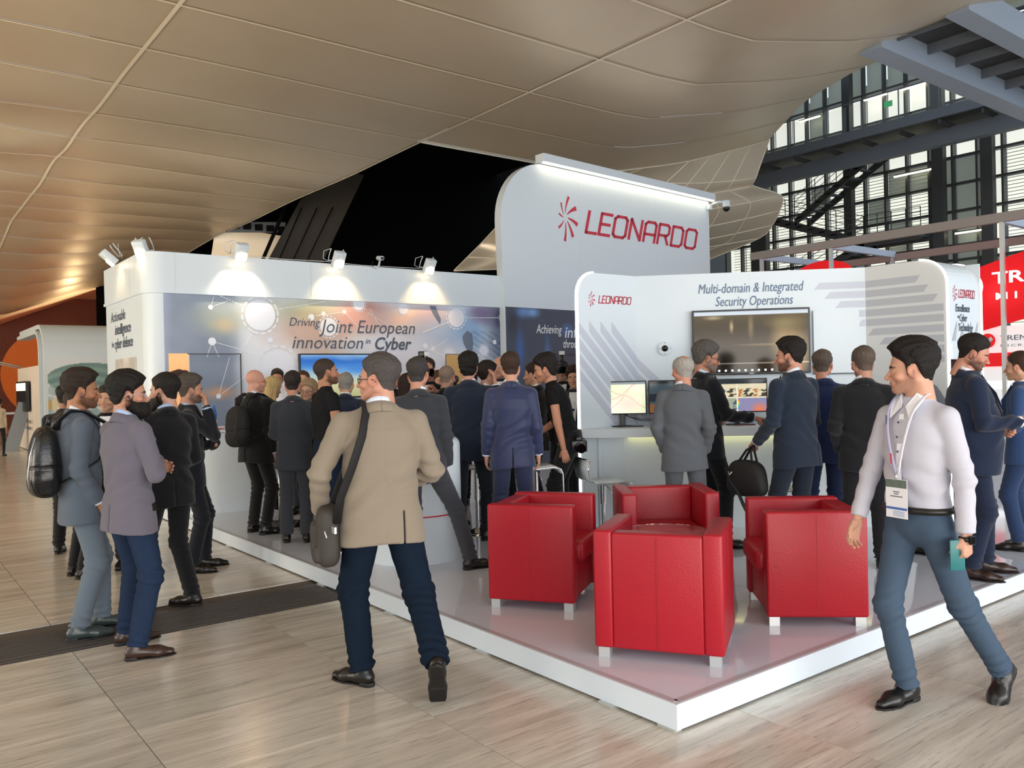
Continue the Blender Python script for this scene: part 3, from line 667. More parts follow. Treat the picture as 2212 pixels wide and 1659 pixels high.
# curved white reception counter and the long counter at the left
def capsule_outline(cx, cy, L, r, ang, n=14):
    d = Vector((math.cos(ang), math.sin(ang))); nn = Vector((-d.y, d.x)); c0 = Vector((cx, cy)); c1 = c0+d*L; pts = []
    for a in np.linspace(PI/2, 3*PI/2, n): pts.append(c0+d*math.cos(a)*r+nn*math.sin(a)*r)
    for a in np.linspace(-PI/2, PI/2, n): pts.append(c1+d*math.cos(a)*r+nn*math.sin(a)*r)
    return [(p.x, p.y) for p in pts]
def extr(name, pts, z0, z1, m, parent, bev=0.0):
    mb = MB(); mb.poly([(p[0], p[1], z0) for p in pts], ext=(0, 0, z1-z0)); bmesh.ops.recalc_face_normals(mb.bm, faces=mb.bm.faces)
    if bev:
        es = [e for e in mb.bm.edges if all(abs(v.co.z-z1) < 1e-5 for v in e.verts)]; bmesh.ops.bevel(mb.bm, geom=es, offset=bev, segments=5, affect='EDGES', profile=.5)
    return mb.build(name, m, parent, angle=40)
rc = thing('reception_desk', 'white rounded reception desk with thin red band beside the legs-apart man', 'desk')
po = capsule_outline(3.82, 6.42, .55, .42, math.radians(78))
extr('desk_body', po, PZ, 1.19, M_white, rc, bev=.07)
extr('red_band', capsule_outline(3.82, 6.42, .55, .4215, math.radians(78)), .533, .545, M_logored, rc)
lc = thing('bar_counter', 'long white bar counter with curved front below the network print', 'counter')
pts = [(3.13, 11.4), (3.06, 10.9), (3.08, 10.6), (3.18, 10.42), (3.4, 10.31), (4.0, 10.27), (5.2, 10.27), (6.2, 10.27), (6.2, 10.9), (3.9, 10.9), (3.9, 11.4)]
extr('counter_body', pts, PZ, 1.12, M_white, lc, bev=.02)
extr('counter_top', [(p[0]-.02 if p[0] < 4 else p[0], p[1]-.02) for p in pts], 1.12, 1.15, M_white, lc)

# drinks table, bottles
def bottle(x, y, z, label, m):
    t = thing('water_bottle', label, 'bottle', (x, y, z)); mb = MB(); prof = [(0, .001), (.034, .004), (.036, .03), (.030, .05), (.036, .07), (.036, .12), (.029, .14), (.036, .16), (.036, .2), (.028, .235), (.014, .265), (.013, .285)]
    n = 16; vs = []; fs = []
    for (r, h) in prof:
        for k in range(n): vs.append((r*math.cos(2*PI*k/n), r*math.sin(2*PI*k/n), h))
    for i in range(len(prof)-1):
        for k in range(n): fs.append([i*n+k, i*n+(k+1) % n, (i+1)*n+(k+1) % n, (i+1)*n+k])
    link(bpy.data.objects.new('bottle_body', newmesh('bottle_body', vs, fs, m, True)), t)
    MB().cyl((0, 0, .283), (0, 0, .30), .016, n=14).build('cap', M_white if 'clear' in label else mat('blue_cap', '2a6fd0', .4), t)
    MB().cyl((0, 0, .075), (0, 0, .118), .0368, n=16, cap=False).build('paper_label', mat('bottle_label', 'dfe6f2', .5), t)
    return t
bottle(3.32, 10.62, 1.15, 'clear plastic water bottle on the end of the bar counter', mat('clear_plastic', 'dfe8f0', .08, trans=.85))
bottle(3.44, 10.60, 1.15, 'blue plastic water bottle on the bar counter', mat('blue_plastic', '2f7fe0', .1, trans=.5))
tr = thing('red_tray', 'small red tray under the water bottles', 'tray'); B('tray_base', (3.36, 10.58, 1.155), (.34, .16, .008), M_logored, tr)
ht = thing('high_table', 'white square high table between the blonde woman and the grey suit', 'table', (3.62, 8.95, PZ))
B('table_top', (0, 0, .955), (.62, .62, .045), M_white, ht, bev=.006); MB().cyl((0, 0, .02), (0, 0, .935), .03, n=16).build('column', M_chrome, ht, smooth=True)
MB().cyl((0, 0, 0), (0, 0, .012), .25, .235, n=32).build('foot_plate', M_dark, ht, angle=40)

# ------------------------------------------------------------------ armchairs
def armchair(label, x, y, face):
    """origin at centre of the base, front towards +Y"""
    t = thing('armchair', label, 'armchair', (x, y, PZ), face-PI/2, 'red cube armchairs around the glass table')
    W_, D_, H_ = .70, .60, .70
    def pil(c, d, bev, name): 
        mb = MB().box(c, d, bev=bev, seg=3); return mb.build(name, M_red, t, smooth=True)
    a = .105
    pil((-(W_-a)/2, 0, .055+(H_-.055)/2), (a, D_, H_-.055), .016, 'arm_panel'); pil(((W_-a)/2, 0, .055+(H_-.055)/2), (a, D_, H_-.055), .016, 'arm_panel')
    pil((0, -D_/2+.062, .055+(H_-.055)/2-.006), (W_-2*a+.004, .118, H_-.066), .014, 'back_panel')
    pil((0, .03, .19), (W_-2*a+.002, D_-.09, .26), .012, 'seat_base')
    mb = MB().box((0, .09, .375), (W_-2*a-.006, D_-.10, .13), bev=.035, seg=4)
    for v in mb.bm.verts:
        if v.co.z > .4: v.co.z += .018*math.cos(v.co.x*4.5)*max(0, 1-abs(v.co.y-.08)/.33)
    mb.build('seat_cushion', M_red, t, smooth=True)
    for c_, d_ in (((0, -D_/2+.0015, .37), (.003, .004, .60)), ((-W_/2, 0, .37), (.003, .003, .60)), ((W_/2, 0, .37), (.003, .003, .60))): B('seam', c_, d_, mat('red_seam', '9a1420', .5), t)
    for sx_ in (-1, 1):
        for sy_ in (-1, 1): B('foot', (sx_*(W_/2-.05), sy_*(D_/2-.045), .0275), (.062, .062, .055), M_silver, t)
    return t
def facing(deg): return math.radians(deg)
armchair('red leather armchair seen side-on at the left of the group', 3.77, 4.56, facing(-56))
armchair('nearest red leather armchair, its back turned to the viewer', 3.59, 3.26, facing(32.7))
armchair('red leather armchair seen side-on at the right behind the walking man', 4.77, 3.15, facing(137))
armchair('farthest red leather armchair facing forward beyond the glass table', 4.73, 4.30, facing(-127.7))
gt = thing('glass_table', 'low round clear glass table between the four red armchairs', 'table', (4.17, 3.78, PZ))
M_tglass = mat('table_glass', 'e8fff6', .03, trans=.95)
MB().cyl((0, 0, .50), (0, 0, .51), .31, n=48).build('glass_top', M_tglass, gt, angle=40)
MB().cyl((0, 0, .01), (0, 0, .50), .035, n=20).build('column', M_chrome, gt, smooth=True); MB().cyl((0, 0, 0), (0, 0, .012), .2, n=32).build('foot_plate', M_chrome, gt, angle=40)

# bar stools with bent seat shell and loop footrest
def stool(label, x, y, rz, z=PZ, seat=.74):
    t = thing('bar_stool', label, 'bar stool', (x, y, z), rz, 'white gas-lift bar stools')
    MB().cyl((0, 0, 0), (0, 0, .012), .21, .205, 36).cyl((0, 0, .012), (0, 0, .05), .12, .03, 30).build('base', M_chrome, t, smooth=False, angle=50)
    MB().cyl((0, 0, .04), (0, 0, .40), .022, n=20).cyl((0, 0, .33), (0, 0, seat), .032, n=20).build('column', M_chrome, t, angle=40)
    prof = [(-.20, .20), (-.215, .12), (-.20, .03), (-.15, 0), (0, -.012), (.15, .0), (.21, -.02), (.225, -.06)]
    vs = []; fs = []; w_ = .19
    for (yy, zz) in prof: vs += [(-w_, yy, seat+zz+.02), (w_, yy, seat+zz+.02)]
    for i in range(len(prof)-1): fs.append([2*i, 2*i+1, 2*i+3, 2*i+2])
    o = bpy.data.objects.new('seat_shell', newmesh('seat_shell', vs, fs, M_white, True)); link(o, t); md = o.modifiers.new('s', 'SOLIDIFY'); md.thickness = .016
    mb = MB()
    for s in (-1, 1): mb.tube([(s*w_, p[0], seat+p[1]+.015) for p in prof]+[(s*w_, .23, seat-.25), (s*w_, .23, seat-.40)], .008)
    mb.tube([(-w_, .23, seat-.40), (w_, .23, seat-.40)], .008); mb.tube([(-w_, -.20, seat+.225), (w_, -.20, seat+.225)], .012); mb.build('tube_frame', M_chrome, t, smooth=True)
    MB().tube([(.03, 0, seat-.02), (.1, .02, seat-.05), (.17, .03, seat-.10)], .005).build('lift_lever', M_chrome, t, smooth=True)
    return t
va = math.radians(52.4)
stool('bar stool at the left end of the monitor counter', 5.60, 5.86, math.radians(48-72-90), seat=.54)
stool('bar stool under the black shoulder bag in front of the booth counter', 6.38, 4.42, math.radians(35+80-90), seat=.52)
stool('bar stool half hidden behind the rounded reception desk', 4.90, 6.98, math.radians(55-80-90), seat=.66)
stool('bar stool between the royal-blue suit and the photographer', 4.92, 6.06, math.radians(50-80-90), seat=.72)

# ------------------------------------------------------------------ flood lamps and cameras on the headers
def flood(label, x, y, z, on=True, col=(1, .80, .50), power=42, rz=0.0, tilt=35):
    t = thing('flood_lamp', label, 'lamp', (x, y, z), rz, 'flood lamps on the header')
    R = Matrix.Rotation(math.radians(tilt), 4, 'X')
    MB().box((0, -.10, .10), (.17, .10, .24), bev=.012, M=R).box((-.035, -.152, .17), (.05, .004, .035), M=R).box((.035, -.152, .17), (.05, .004, .035), M=R).build('housing', M_white, t, angle=35)
    MB().box((0, -.153, .03), (.145, .01, .10), M=R).build('lens', M_lampglow, t)
    MB().tube([(-.10, .02, .02), (-.11, -.06, .12), (-.10, -.1, .18)], .007).tube([(.10, .02, .02), (.11, -.06, .12), (.10, -.1, .18)], .007).tube([(-.1, .02, .02), (.1, .02, .02)], .008).build('bracket', M_white, t, smooth=True)
    MB().tube([(-.05, 0, .2), (-.16, .03, .16), (-.17, .05, .05), (-.08, .06, .01)], .005).build('lead', M_gwhite, t, smooth=True)
    l = bpy.data.lights.new('lamp_light', 'SPOT'); l.energy = power; l.color = col; l.spot_size = math.radians(90); l.spot_blend = .7; l.shadow_soft_size = .04
    o = bpy.data.objects.new('lamp_light', l); link(o, t); o.location = (0, -.20, .0); o.rotation_euler = (math.radians(18), 0, 0)
    return t
flood('lit flood lamp on the header above the sliding door print', 4.22, 11.80, 3.56, col=(1, .82, .62), power=60)
flood('lit flood lamp on the header above the lettering', 5.72, 11.80, 3.56, col=(1, .70, .34), power=60)
flood('lit warm flood lamp on the header nearest the tall sign panel', 7.34, 11.80, 3.56, col=(1, .60, .24), power=60)
flood('small lit flood lamp on the side of the header facing left', 2.94, 13.1, 3.60, col=(1, .62, .25), rz=-PI/2, tilt=50, power=30)
flood('flood lamp at the header corner, seen edge-on', 3.08, 12.15, 3.56, rz=-PI/4, power=10)
bc = thing('bullet_camera', 'small white bullet camera on a curved arm above the header', 'camera', (6.50, 11.80, 3.53))
MB().cyl((0, -.08, .13), (.0, .06, .15), .035, n=20).build('housing', M_white, bc, angle=40); MB().cyl((0, -.083, .13), (0, -.078, .13), .028, n=20).build('lens', mat('black_gloss', '08090b', .06), bc)
MB().tube([(-.12, -.02, 0), (-.08, -.03, -.02), (-.03, -.02, .02), (0, 0, .11)], .016).build('arm', M_white, bc, smooth=True); MB().tube([(-.13, 0, .08), (-.15, -.01, .02), (-.1, -.03, -.03)], .004).build('lead', M_dark, bc)
dm = thing('dome_camera', 'white bracket dome camera hanging at the top right corner of the tall sign', 'camera')
MB().box((6.22, 5.50, .06), (.12, .12, .08), bev=.01, M=tw.mat(0, 0, 0)).build('bracket', M_white, dm); p0 = tw.P(6.25, 5.56, .1); p1 = tw.P(6.45, 5.60, .35)
MB().tube([p0, (p0+p1)/2+Vector((0, 0, .03)), p1], .03).build('arm', M_white, dm, smooth=True); MB().cyl(p1+Vector((0, 0, .02)), p1+Vector((0, 0, -.12)), .085, .085, 24).build('housing', M_white, dm, angle=40)
MB().sph(p1+Vector((0, 0, -.14)), .08, n=20).build('lens_dome', MATS['black_gloss'], dm, smooth=True)
cbl = MB().tube([(4.4, 11.83, 3.56), (4.9, 11.83, 3.545), (5.6, 11.83, 3.56), (6.2, 11.83, 3.54), (6.8, 11.83, 3.55), (7.3, 11.83, 3.56)], .005); tag(cbl.build('cable', M_gwhite, None), 'thin pale cable running along the top of the header', 'cable')
# ------------------------------------------------------------------ great membrane ceiling
UP = np.array([9.4, 10, 11, 12, 13, 14, 15, 16, 17, 18, 20]); ZP = np.array([6.8, 6.80, 6.86, 7.08, 7.3, 7.54, 7.84, 8.15, 8.46, 8.8, 9.6])
def shift(Y): return np.interp(Y, [0, 8, 10, 12, 13.5, 15.3, 17.2], [-1.5, 0, .85, 1.7, 2.8, 3.9, 4.6])
def edgeX(Y): return np.interp(Y, [0, 5, 6.3, 8.1, 9.9, 11.7, 13.5, 15.3, 17.2], [22, 19.5, 18.6, 17.9, 17.4, 18.4, 20.0, 21.8, 22.5])
def ceilZ(X, Y):
    X = np.asarray(X, float); Y = np.asarray(Y, float)
    z = 6.8+np.interp(Y, [-5, 20, 28, 31, 34, 38.5, 50, 70], [0, 0.02, -.15, -.55, -1.1, -1.9, -2.3, -2.6])*np.clip((9.5-X)/5, 0.25, 1)
    z = np.where(X > 9.4, np.interp(X-shift(Y), UP, ZP)+np.clip((X-9.4)/1.0, 0, 1)*0, z)
    w = np.exp(-((X-1.2)/2.0)**2-((Y-20.0)/3.5)**2)
    z = z+0.16*w*np.sin(Y*1.75+X*.6)
    z = z+0.035*np.sin(X*.8+Y*.35)*np.sin(Y*.55+1)*np.clip((Y-12)/6, 0, 1)
    return z
ceil = thing('ceiling', None, None); ceil['kind'] = 'structure'
def panel(x0, x1, y0, y1, nx=14, ny=5, fx=None, sag=.05):
    vs = []; 
    g = .003
    for j in range(ny+1):
        yy = y0+g+(y1-y0-2*g)*j/ny
        a, b = (x0(yy) if callable(x0) else x0), (x1(yy) if callable(x1) else x1)
        for i in range(nx+1):
            t = i/nx; xx = a+g+(b-a-2*g)*t
            vs.append((xx, yy, float(ceilZ(xx, yy))-sag*math.sin(PI*j/ny)*(math.sin(PI*min(1, max(0, t)))**.5)))
    fs = [[j*(nx+1)+i, (j+1)*(nx+1)+i, (j+1)*(nx+1)+i+1, j*(nx+1)+i+1] for j in range(ny) for i in range(nx)]
    o = bpy.data.objects.new('membrane_panel', newmesh('membrane_panel', vs, fs, M_memb, True)); link(o, ceil)
ylines = [0.7+1.8*k for k in range(-3, 35)]
def hole_x(Y): return 9.4
for y0, y1 in zip(ylines[:-1], ylines[1:]):
    for a, b in ((-14.6, -8.6), (-8.6, -2.6), (-2.6, 3.4), (3.4, 9.4)):
        if y0 > 45 and a < -3: continue
        panel(a, b, y0, y1, nx=20, sag=.012 if y0 < 18 else .05)
    if y1 < 15.4: panel(9.4, edgeX, y0, y1, nx=26, sag=.015)
seam = MB()
def seamline(pts, w=.018, axis='x'):
    vs = []
    for p in pts:
        d = Vector((0, w, 0)) if axis == 'x' else Vector((w, 0, 0)); vs.append((Vector(p)-d, Vector(p)+d))
    for (a, b), (c, d) in zip(vs[:-1], vs[1:]): seam.poly([a, b, d, c])
for y in ylines:
    if y < 44: seamline([(x, y, float(ceilZ(x, y))-.026) for x in np.linspace(-14, 9.4, 240)], (.020 if y < 20 else .026))
    if y < 15.4: seamline([(x, y, float(ceilZ(x, y))-.024) for x in np.linspace(9.4, float(edgeX(y)), 80)], .020)
for x in (-8.6, -2.6, 3.4, 9.4): seamline([(x, y, float(ceilZ(x-.001, y))-.026) for y in np.linspace(-4, 32, 300)], .03, 'y')
seam.build('seam_tape', M_seam, ceil)
BULB=[[(13.38, 13.96, 6.68), (14.04, 13.97, 6.75), (14.72, 13.96, 6.82), (15.41, 13.95, 6.9), (16.12, 13.92, 6.99), (16.85, 13.88, 7.09), (17.59, 13.83, 7.21), (18.35, 13.77, 7.33), (19.13, 13.69, 7.46)], [(13.5, 14.8, 6.72), (14.03, 14.59, 6.62), (14.58, 14.39, 6.54), (15.19, 14.23, 6.5), (15.87, 14.11, 6.51), (16.62, 14.03, 6.58), (17.44, 13.99, 6.69), (18.34, 13.96, 6.85), (19.28, 13.93, 7.03)], [(13.61, 15.69, 6.7), (14.05, 15.27, 6.49), (14.53, 14.9, 6.33), (15.08, 14.6, 6.23), (15.74, 14.38, 6.2), (16.52, 14.25, 6.27), (17.42, 14.19, 6.42), (18.43, 14.17, 6.64), (19.52, 14.17, 6.9)], [(13.69, 16.71, 6.46), (14.19, 16.07, 6.22), (14.73, 15.5, 6.02), (15.35, 15.01, 5.9), (16.1, 14.64, 5.88), (16.99, 14.38, 5.96), (18.05, 14.21, 6.14), (19.23, 14.09, 6.4), (20.52, 13.98, 6.72)], [(13.49, 17.76, 5.93), (14.07, 17.02, 5.71), (14.68, 16.34, 5.54), (15.37, 15.75, 5.44), (16.17, 15.29, 5.44), (17.13, 14.93, 5.55), (18.24, 14.67, 5.75), (19.48, 14.46, 6.03), (20.83, 14.26, 6.37)], [(13.37, 18.57, 5.45), (14.05, 17.83, 5.31), (14.76, 17.15, 5.19), (15.53, 16.54, 5.14), (16.39, 16.03, 5.16), (17.38, 15.6, 5.27), (18.48, 15.25, 5.46), (19.7, 14.94, 5.72), (21.0, 14.64, 6.03)], [(13.02, 18.75, 5.07), (13.84, 18.17, 5.02), (14.67, 17.62, 4.98), (15.55, 17.11, 4.98), (16.48, 16.64, 5.03), (17.5, 16.21, 5.13), (18.59, 15.82, 5.28), (19.75, 15.45, 5.48), (20.96, 15.07, 5.71)], [(12.56, 18.74, 4.67), (13.42, 18.48, 4.72), (14.3, 18.19, 4.78), (15.19, 17.9, 4.84), (16.11, 17.58, 4.9), (17.04, 17.26, 4.96), (18.0, 16.92, 5.02), (18.97, 16.56, 5.08), (19.96, 16.19, 5.14)]]
bulb = thing('hanging_membrane', 'bronze membrane fold hanging low behind the tall sign panel', 'ceiling membrane')
def catmull(P, n):
    P = np.array(P); out = []
    Pp = np.vstack([2*P[0]-P[1], P, 2*P[-1]-P[-2]]) if P.ndim == 2 else np.concatenate([2*P[:1]-P[1:2], P, 2*P[-1:]-P[-2:-1]])
    for i in range(1, len(Pp)-2):
        for k in range(n):
            t = k/n; a, b, c, d = Pp[i-1], Pp[i], Pp[i+1], Pp[i+2]
            out.append(.5*((2*b)+(-a+c)*t+(2*a-5*b+4*c-d)*t*t+(-a+3*b-3*c+d)*t**3))
    out.append(Pp[-2]); return np.array(out)
BULB = np.array(BULB); BULB[1:] = np.array([0, 0, 1.67])+(BULB[1:]-np.array([0, 0, 1.67]))*1.10
BULB[0] = np.array([(x, 15.1, float(ceilZ(x, 15.1))-.02) for x in np.linspace(14.3, 21.6, 9)])
G = catmull(BULB, 6); G = np.swapaxes(catmull(np.swapaxes(G, 0, 1), 6), 0, 1)
nr, nc = G.shape[:2]
for i0 in range(0, nr-1, 6):
    for j0 in range(0, nc-1, 12):
        j1 = min(j0+12, nc-1); vs = G[i0:i0+7, j0:j1+1].reshape(-1, 3); w_ = j1-j0+1
        fs = [[a*w_+b, a*w_+b+1, (a+1)*w_+b+1, (a+1)*w_+b] for a in range(6) for b in range(w_-1)]
        link(bpy.data.objects.new('membrane_panel', newmesh('membrane_panel', vs, fs, M_memb, True)), bulb)
sm = MB()
for i in range(0, nr, 6): sm.tube([tuple(p) for p in G[i][::2]], .022, n=4)
for j in list(range(0, nc, 12))+[30, 42]: sm.tube([tuple(p) for p in G[::2, j]], .02, n=4)
sm.build('seam_tape', M_seam, bulb)
# side skirt of the main sheet beyond its last seam
sk = []
vs = []
for x in np.linspace(9.4, 21, 24):
    vs += [(x, 15.3, float(ceilZ(x, 15.1))), (x, 15.5, float(ceilZ(x, 15.1))+.5)]
fs = [[2*i, 2*i+2, 2*i+3, 2*i+1] for i in range(23)]
link(bpy.data.objects.new('membrane_edge', newmesh('membrane_edge', vs, fs, M_memb, True)), ceil)
void = thing('ceiling_void', None, None); void['kind'] = 'structure'; void.name = 'trim_1'  # black box added so the ceiling opening stays dark
def quad(name, pts, m, parent): return MB().poly(pts).build(name, m, parent)
quad('void_wall', [(8.0, 40, 2.0), (40, 40, 2.0), (40, 40, 26), (8, 40, 26)], M_black, void)
quad('void_wall', [(9.42, 15.5, 14), (30, 15.5, 14), (30, 45, 14), (9.42, 45, 14)], M_black, void)
quad('void_wall', [(9.42, 15.4, 7.4), (9.42, 45, 7.4), (9.42, 45, 14), (9.42, 15.4, 14)], M_black, void)
quad('void_wall', [(9.42, 15.6, 7.35), (21, 15.6, 9.6), (21, 15.6, 14), (9.42, 15.6, 14)], M_black, void)
M_dbrown = mat('dark_brown_lining', '2e2823', .8); 
MB().poly([(10.08, 26.34, 5.2), (11.21, 25.48, 7.7), (12.53, 24.46, 8.52), (12.83, 24.24, 8.43), (11.5, 25.34, 5.0)], ext=(.05, .06, 0)).build('slanted_lining', M_dbrown, void)
for k in range(3): MB().tube([(10.4+.35*k, 26.05-.3*k, 5.2), (11.2+.4*k, 25.4-.3*k, 7.4)], .02, n=5).build('lining_joint', M_black, void)
MB().tube([(9.80, 25.81, 5.2), (10.75, 25.23, 7.7)], .06).build('dark_strut', M_black, void)
quad('lower_sheet', [(9.4, 29.2, 5.6), (9.6, 28.9, 7.25), (11.6, 27.9, 6.9), (11.3, 28.3, 5.6)], M_memb, void)
for k in range(5): B('vent', (9.6+.33*k, 27.0-.15*k, 6.95-.03*k), (.24, .05, .2), M_black, void, rz=-.5)
B('vent_frame', (10.2, 26.8, 6.9), (1.9, .04, .34), M_steel, void, rz=-.5)

# ------------------------------------------------------------------ glazed steel facade on the right
fac = thing('glass_facade', 'tall glazed steel facade with frosted panes and dark mullions', 'facade')
XF = 32.0
M_pane = mat('frosted_pane', 'dfe4dd', .6, emit='eef0e4', es=.62)  # emission stands in for daylight behind the panes
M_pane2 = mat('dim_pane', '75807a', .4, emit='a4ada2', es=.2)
M_louv = mat('louvre_white', 'e9ede6', .5, emit='eef0e6', es=.5)
ym = [9.3+.86*k for k in range(0, 19)]; zt = [0.2, 1.7, 3.0, 4.4, 5.75, 6.3, 7.55, 8.55, 9.55, 10.5, 11.6, 12.8, 14.2, 15.6]
rnd = random.Random(3)
for i, (a, b) in enumerate(zip(ym[:-1], ym[1:])):
    for j, (c, d) in enumerate(zip(zt[:-1], zt[1:])):
        if d < 3.1: continue
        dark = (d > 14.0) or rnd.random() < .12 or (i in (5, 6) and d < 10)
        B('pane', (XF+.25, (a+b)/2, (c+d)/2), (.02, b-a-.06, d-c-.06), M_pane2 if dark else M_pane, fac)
for y in ym: B('mullion', (XF, y, 8.0), (.22, .075, 15.8), M_steel, fac)
for z in zt: B('transom', (XF, 17.0, z), (.16, 16, .085), M_steel, fac)
for y, w_ in ((14.75, .42), (13.05, .40), (18.3, .3), (22.6, .8)): B('column', (XF-.5, y, 8.0), (.3, w_, 15.8), M_steel, fac)
lv = MB()
for k in range(90):
    z = 3.2+k*.125
    if 9.6 < z: break
    for a, b in ((9.4, 12.7), (15.0, 24.5)): lv.box((XF+.16, (a+b)/2, z), (.02, b-a, .022))
o = lv.build('louvre_slats', mat('louvre_grey', 'c0c3b6', .6), fac); o['kind'] = 'stuff'
# walkway in front of the facade
wk = thing('walkway', 'grey steel walkway with glass balustrade crossing the facade', 'walkway')
WX = 27.0
B('floor_beam', (WX, 16.5, 9.82), (.12, 20, .32), M_steel2, wk); B('walk_floor', (WX+1.1, 16.5, 9.75), (2.2, 20, .08), M_steel, wk); B('lower_beam', (WX+.9, 16.5, 9.25), (.35, 20, .5), M_steel2, wk)
for k in range(14): B('bracket', (WX+.5, 7.4+k*1.3, 9.55), (1.0, .08, .14), M_steel, wk)
for k in range(14): B('post', (WX, 7.4+k*1.3, 10.4), (.03, .03, 1.1), M_steel2, wk)
B('handrail', (WX, 16.5, 10.95), (.03, 20, .03), M_steel2, wk)
M_balu = mat('balustrade_glass', 'd8e8e4', .05, alpha=.07)
for k in range(8): B('glass_panel', (WX, 8.0+k*2.2, 10.42), (.012, 2.1, .9), M_balu, wk)
for k, (y, z) in enumerate(((17.4, 12.55), (14.6, 12.5), (20.3, 12.45), (15.9, 12.52))):
    t = thing('strip_light', ('warm strip light over the walkway, second from the left', 'longest warm strip light over the walkway, rightmost', 'leftmost warm strip light over the walkway beside the membrane edge', 'warm strip light over the walkway, third from the left')[k], 'light', (XF-.2, y-.1, z), 0, 'strip lights over the walkway')
    B('tube', (0, 0, 0), (.06, .95, .05), M_ledw, t); B('holder', (0, 0, .05), (.05, 1.0, .04), M_steel, t)
B('exit_sign_housing', (WX+1.8, 15.2, 11.15), (.03, .3, .2), mat('green_sign', '2f8a55', .5, emit='2f9a5a', es=.5), wk)
for nm, p, l in (('strip light on the upper flight of the facade stair', (XF-.2, 15.85, 9.25), 1.5), ('strip light above the lower facade stair on the left', (XF-.2, 20.5, 8.3), .8), ('strip light behind the grey booth frame at the right', (XF-.2, 13.7, 6.7), 1.3), ('strip light low on the facade behind the booth frame', (XF-.2, 17.1, 6.75), .9)):
    t = thing('strip_light', nm, 'light', p); B('tube', (0, 0, 0), (.06, l, .05), M_ledw, t); B('holder', (0, 0, .05), (.05, l, .04), M_steel, t)
# stairs
sr = thing('steel_stair', 'dark steel zigzag stair with thin railings behind the facade mullions', 'stair')
def flight(y0, z0, y1, z1, n=9):
    x = XF-.55
    for dx in (0, -.9): MB().poly([(x+dx, y0, z0-.18), (x+dx, y1, z1-.18), (x+dx, y1, z1+.12), (x+dx, y0, z0+.12)], ext=(.06, 0, 0)).build('stringer', M_steel, sr)
    for k in range(n):
        t = (k+.5)/n; B('tread', (x-.45, y0+(y1-y0)*t, z0+(z1-z0)*t), (.9, .26, .04), M_steel2, sr)
    rl = MB(); 
    for h in (.3, .55, .8, 1.0): rl.tube([(x-.9, y0, z0+h), (x-.9, y1, z1+h)], .014, n=5)
    for k in range(5): t = k/4; rl.tube([(x-.9, y0+(y1-y0)*t, z0+(z1-z0)*t), (x-.9, y0+(y1-y0)*t, z0+(z1-z0)*t+1.0)], .018, n=5)
    rl.build('railing', M_steel, sr)
flight(20.2, 8.0, 16.4, 10.2); flight(21.8, 8.4, 17.2, 6.7); flight(17.2, 6.7, 15.0, 6.7, 4); flight(21.8, 4.6, 17.2, 6.7)
# white gantry beam running overhead
gy = thing('overhead_gantry', 'broad white boxed steel gantry beam crossing overhead at top right', 'beam')
B('edge_beam', (23.2, 8.35, 8.05), (16, .45, .55), mat('pale_blue_steel', 'aab6c6', .45), gy); B('edge_beam', (23.2, 6.75, 8.15), (16, .4, .5), MATS['pale_blue_steel'], gy)
B('soffit', (23.2, 7.5, 8.25), (16, 1.3, .06), M_steel, gy)
for k in range(14): B('cross_rib', (15.8+k*1.2, 7.55, 8.12), (.06, 1.3, .2), M_steel2, gy)
# upper hall glazing visible beyond the gantry
ug = thing('upper_glazing', 'dim greenish glazed roof structure at the top right corner', 'glazing')
for k in range(9): B('pane', (34, -3+k*1.45, 13.5), (.03, 1.4, 8), mat('green_dim_glass', '56635c', .25, emit='5c6a62', es=.12), ug)
for k in range(10): B('mullion', (33.9, -3.7+k*1.45, 13.5), (.12, .05, 8), M_steel2, ug)
for k in range(3): MB().tube([(33.7, -4+k*3, 10.0), (33.7, 2+k*3, 15.5)], .08, n=6).build('brace', M_steel2, ug)
B('dark_roof_deck', (26, 3, 17.0), (24, 22, .2), M_steel, ug)

# ------------------------------------------------------------------ neighbouring red stand
ns = thing('neighbouring_stand', 'open grey frame stand with red banner and white walls at the far right', 'exhibition stand')
M_frame = mat('taupe_beam', '9a918c', .5); M_fr2 = mat('pale_blue_beam', 'c3d2e6', .4)
B('top_beam', (16.38, 8.9, 4.43), (.1, 6.2, .17), M_frame, ns); B('top_beam', (19.0, 8.6, 4.33), (.1, 6.2, .16), mat('rose_beam', 'a39290', .5), ns)
for y in (11.75, 9.97, 6.57): B('cross_beam', (17.7, y, 4.40), (2.6, .10, .14), M_fr2, ns)
for (x, y) in ((16.38, 11.72), (16.38, 9.97), (16.38, 6.57), (18.95, 9.97), (18.95, 6.57)): B('post', (x, y, 2.2), (.07, .07, 4.4), M_silver, ns)
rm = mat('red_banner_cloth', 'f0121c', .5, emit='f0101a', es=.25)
bw = Wall((17.4, 11.9), -PI/2)
def banner(u0, u1, z0, z1, rise, nm):
    us = np.linspace(u0, u1, 24); vs = []
    for u in us:
        t = (u-u0)/(u1-u0); p = bw.P(u, z0+rise*t, .5*math.sin(PI*t)); q = bw.P(u, z1+rise*t, .5*math.sin(PI*t)); vs += [p, q]
    link(bpy.data.objects.new(nm, newmesh(nm, vs, [[2*i, 2*i+2, 2*i+3, 2*i+1] for i in range(23)], rm, True)), ns)
banner(4.0, 8.2, 2.3, 3.55, .85, 'red_banner')
vs = []
for a in np.linspace(0, PI, 16): vs += [bw.P(1.15-.75*math.cos(a), 3.9+.34*math.sin(a), .1), bw.P(1.15-.75*math.cos(a), 3.3, .1)]
link(bpy.data.objects.new('red_arch', newmesh('red_arch', vs, [[2*i, 2*i+1, 2*i+3, 2*i+2] for i in range(15)], rm, True)), ns)
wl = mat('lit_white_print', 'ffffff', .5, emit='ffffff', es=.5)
bz = Wall((16.78, 11.9), -PI/2)
mb = MB()
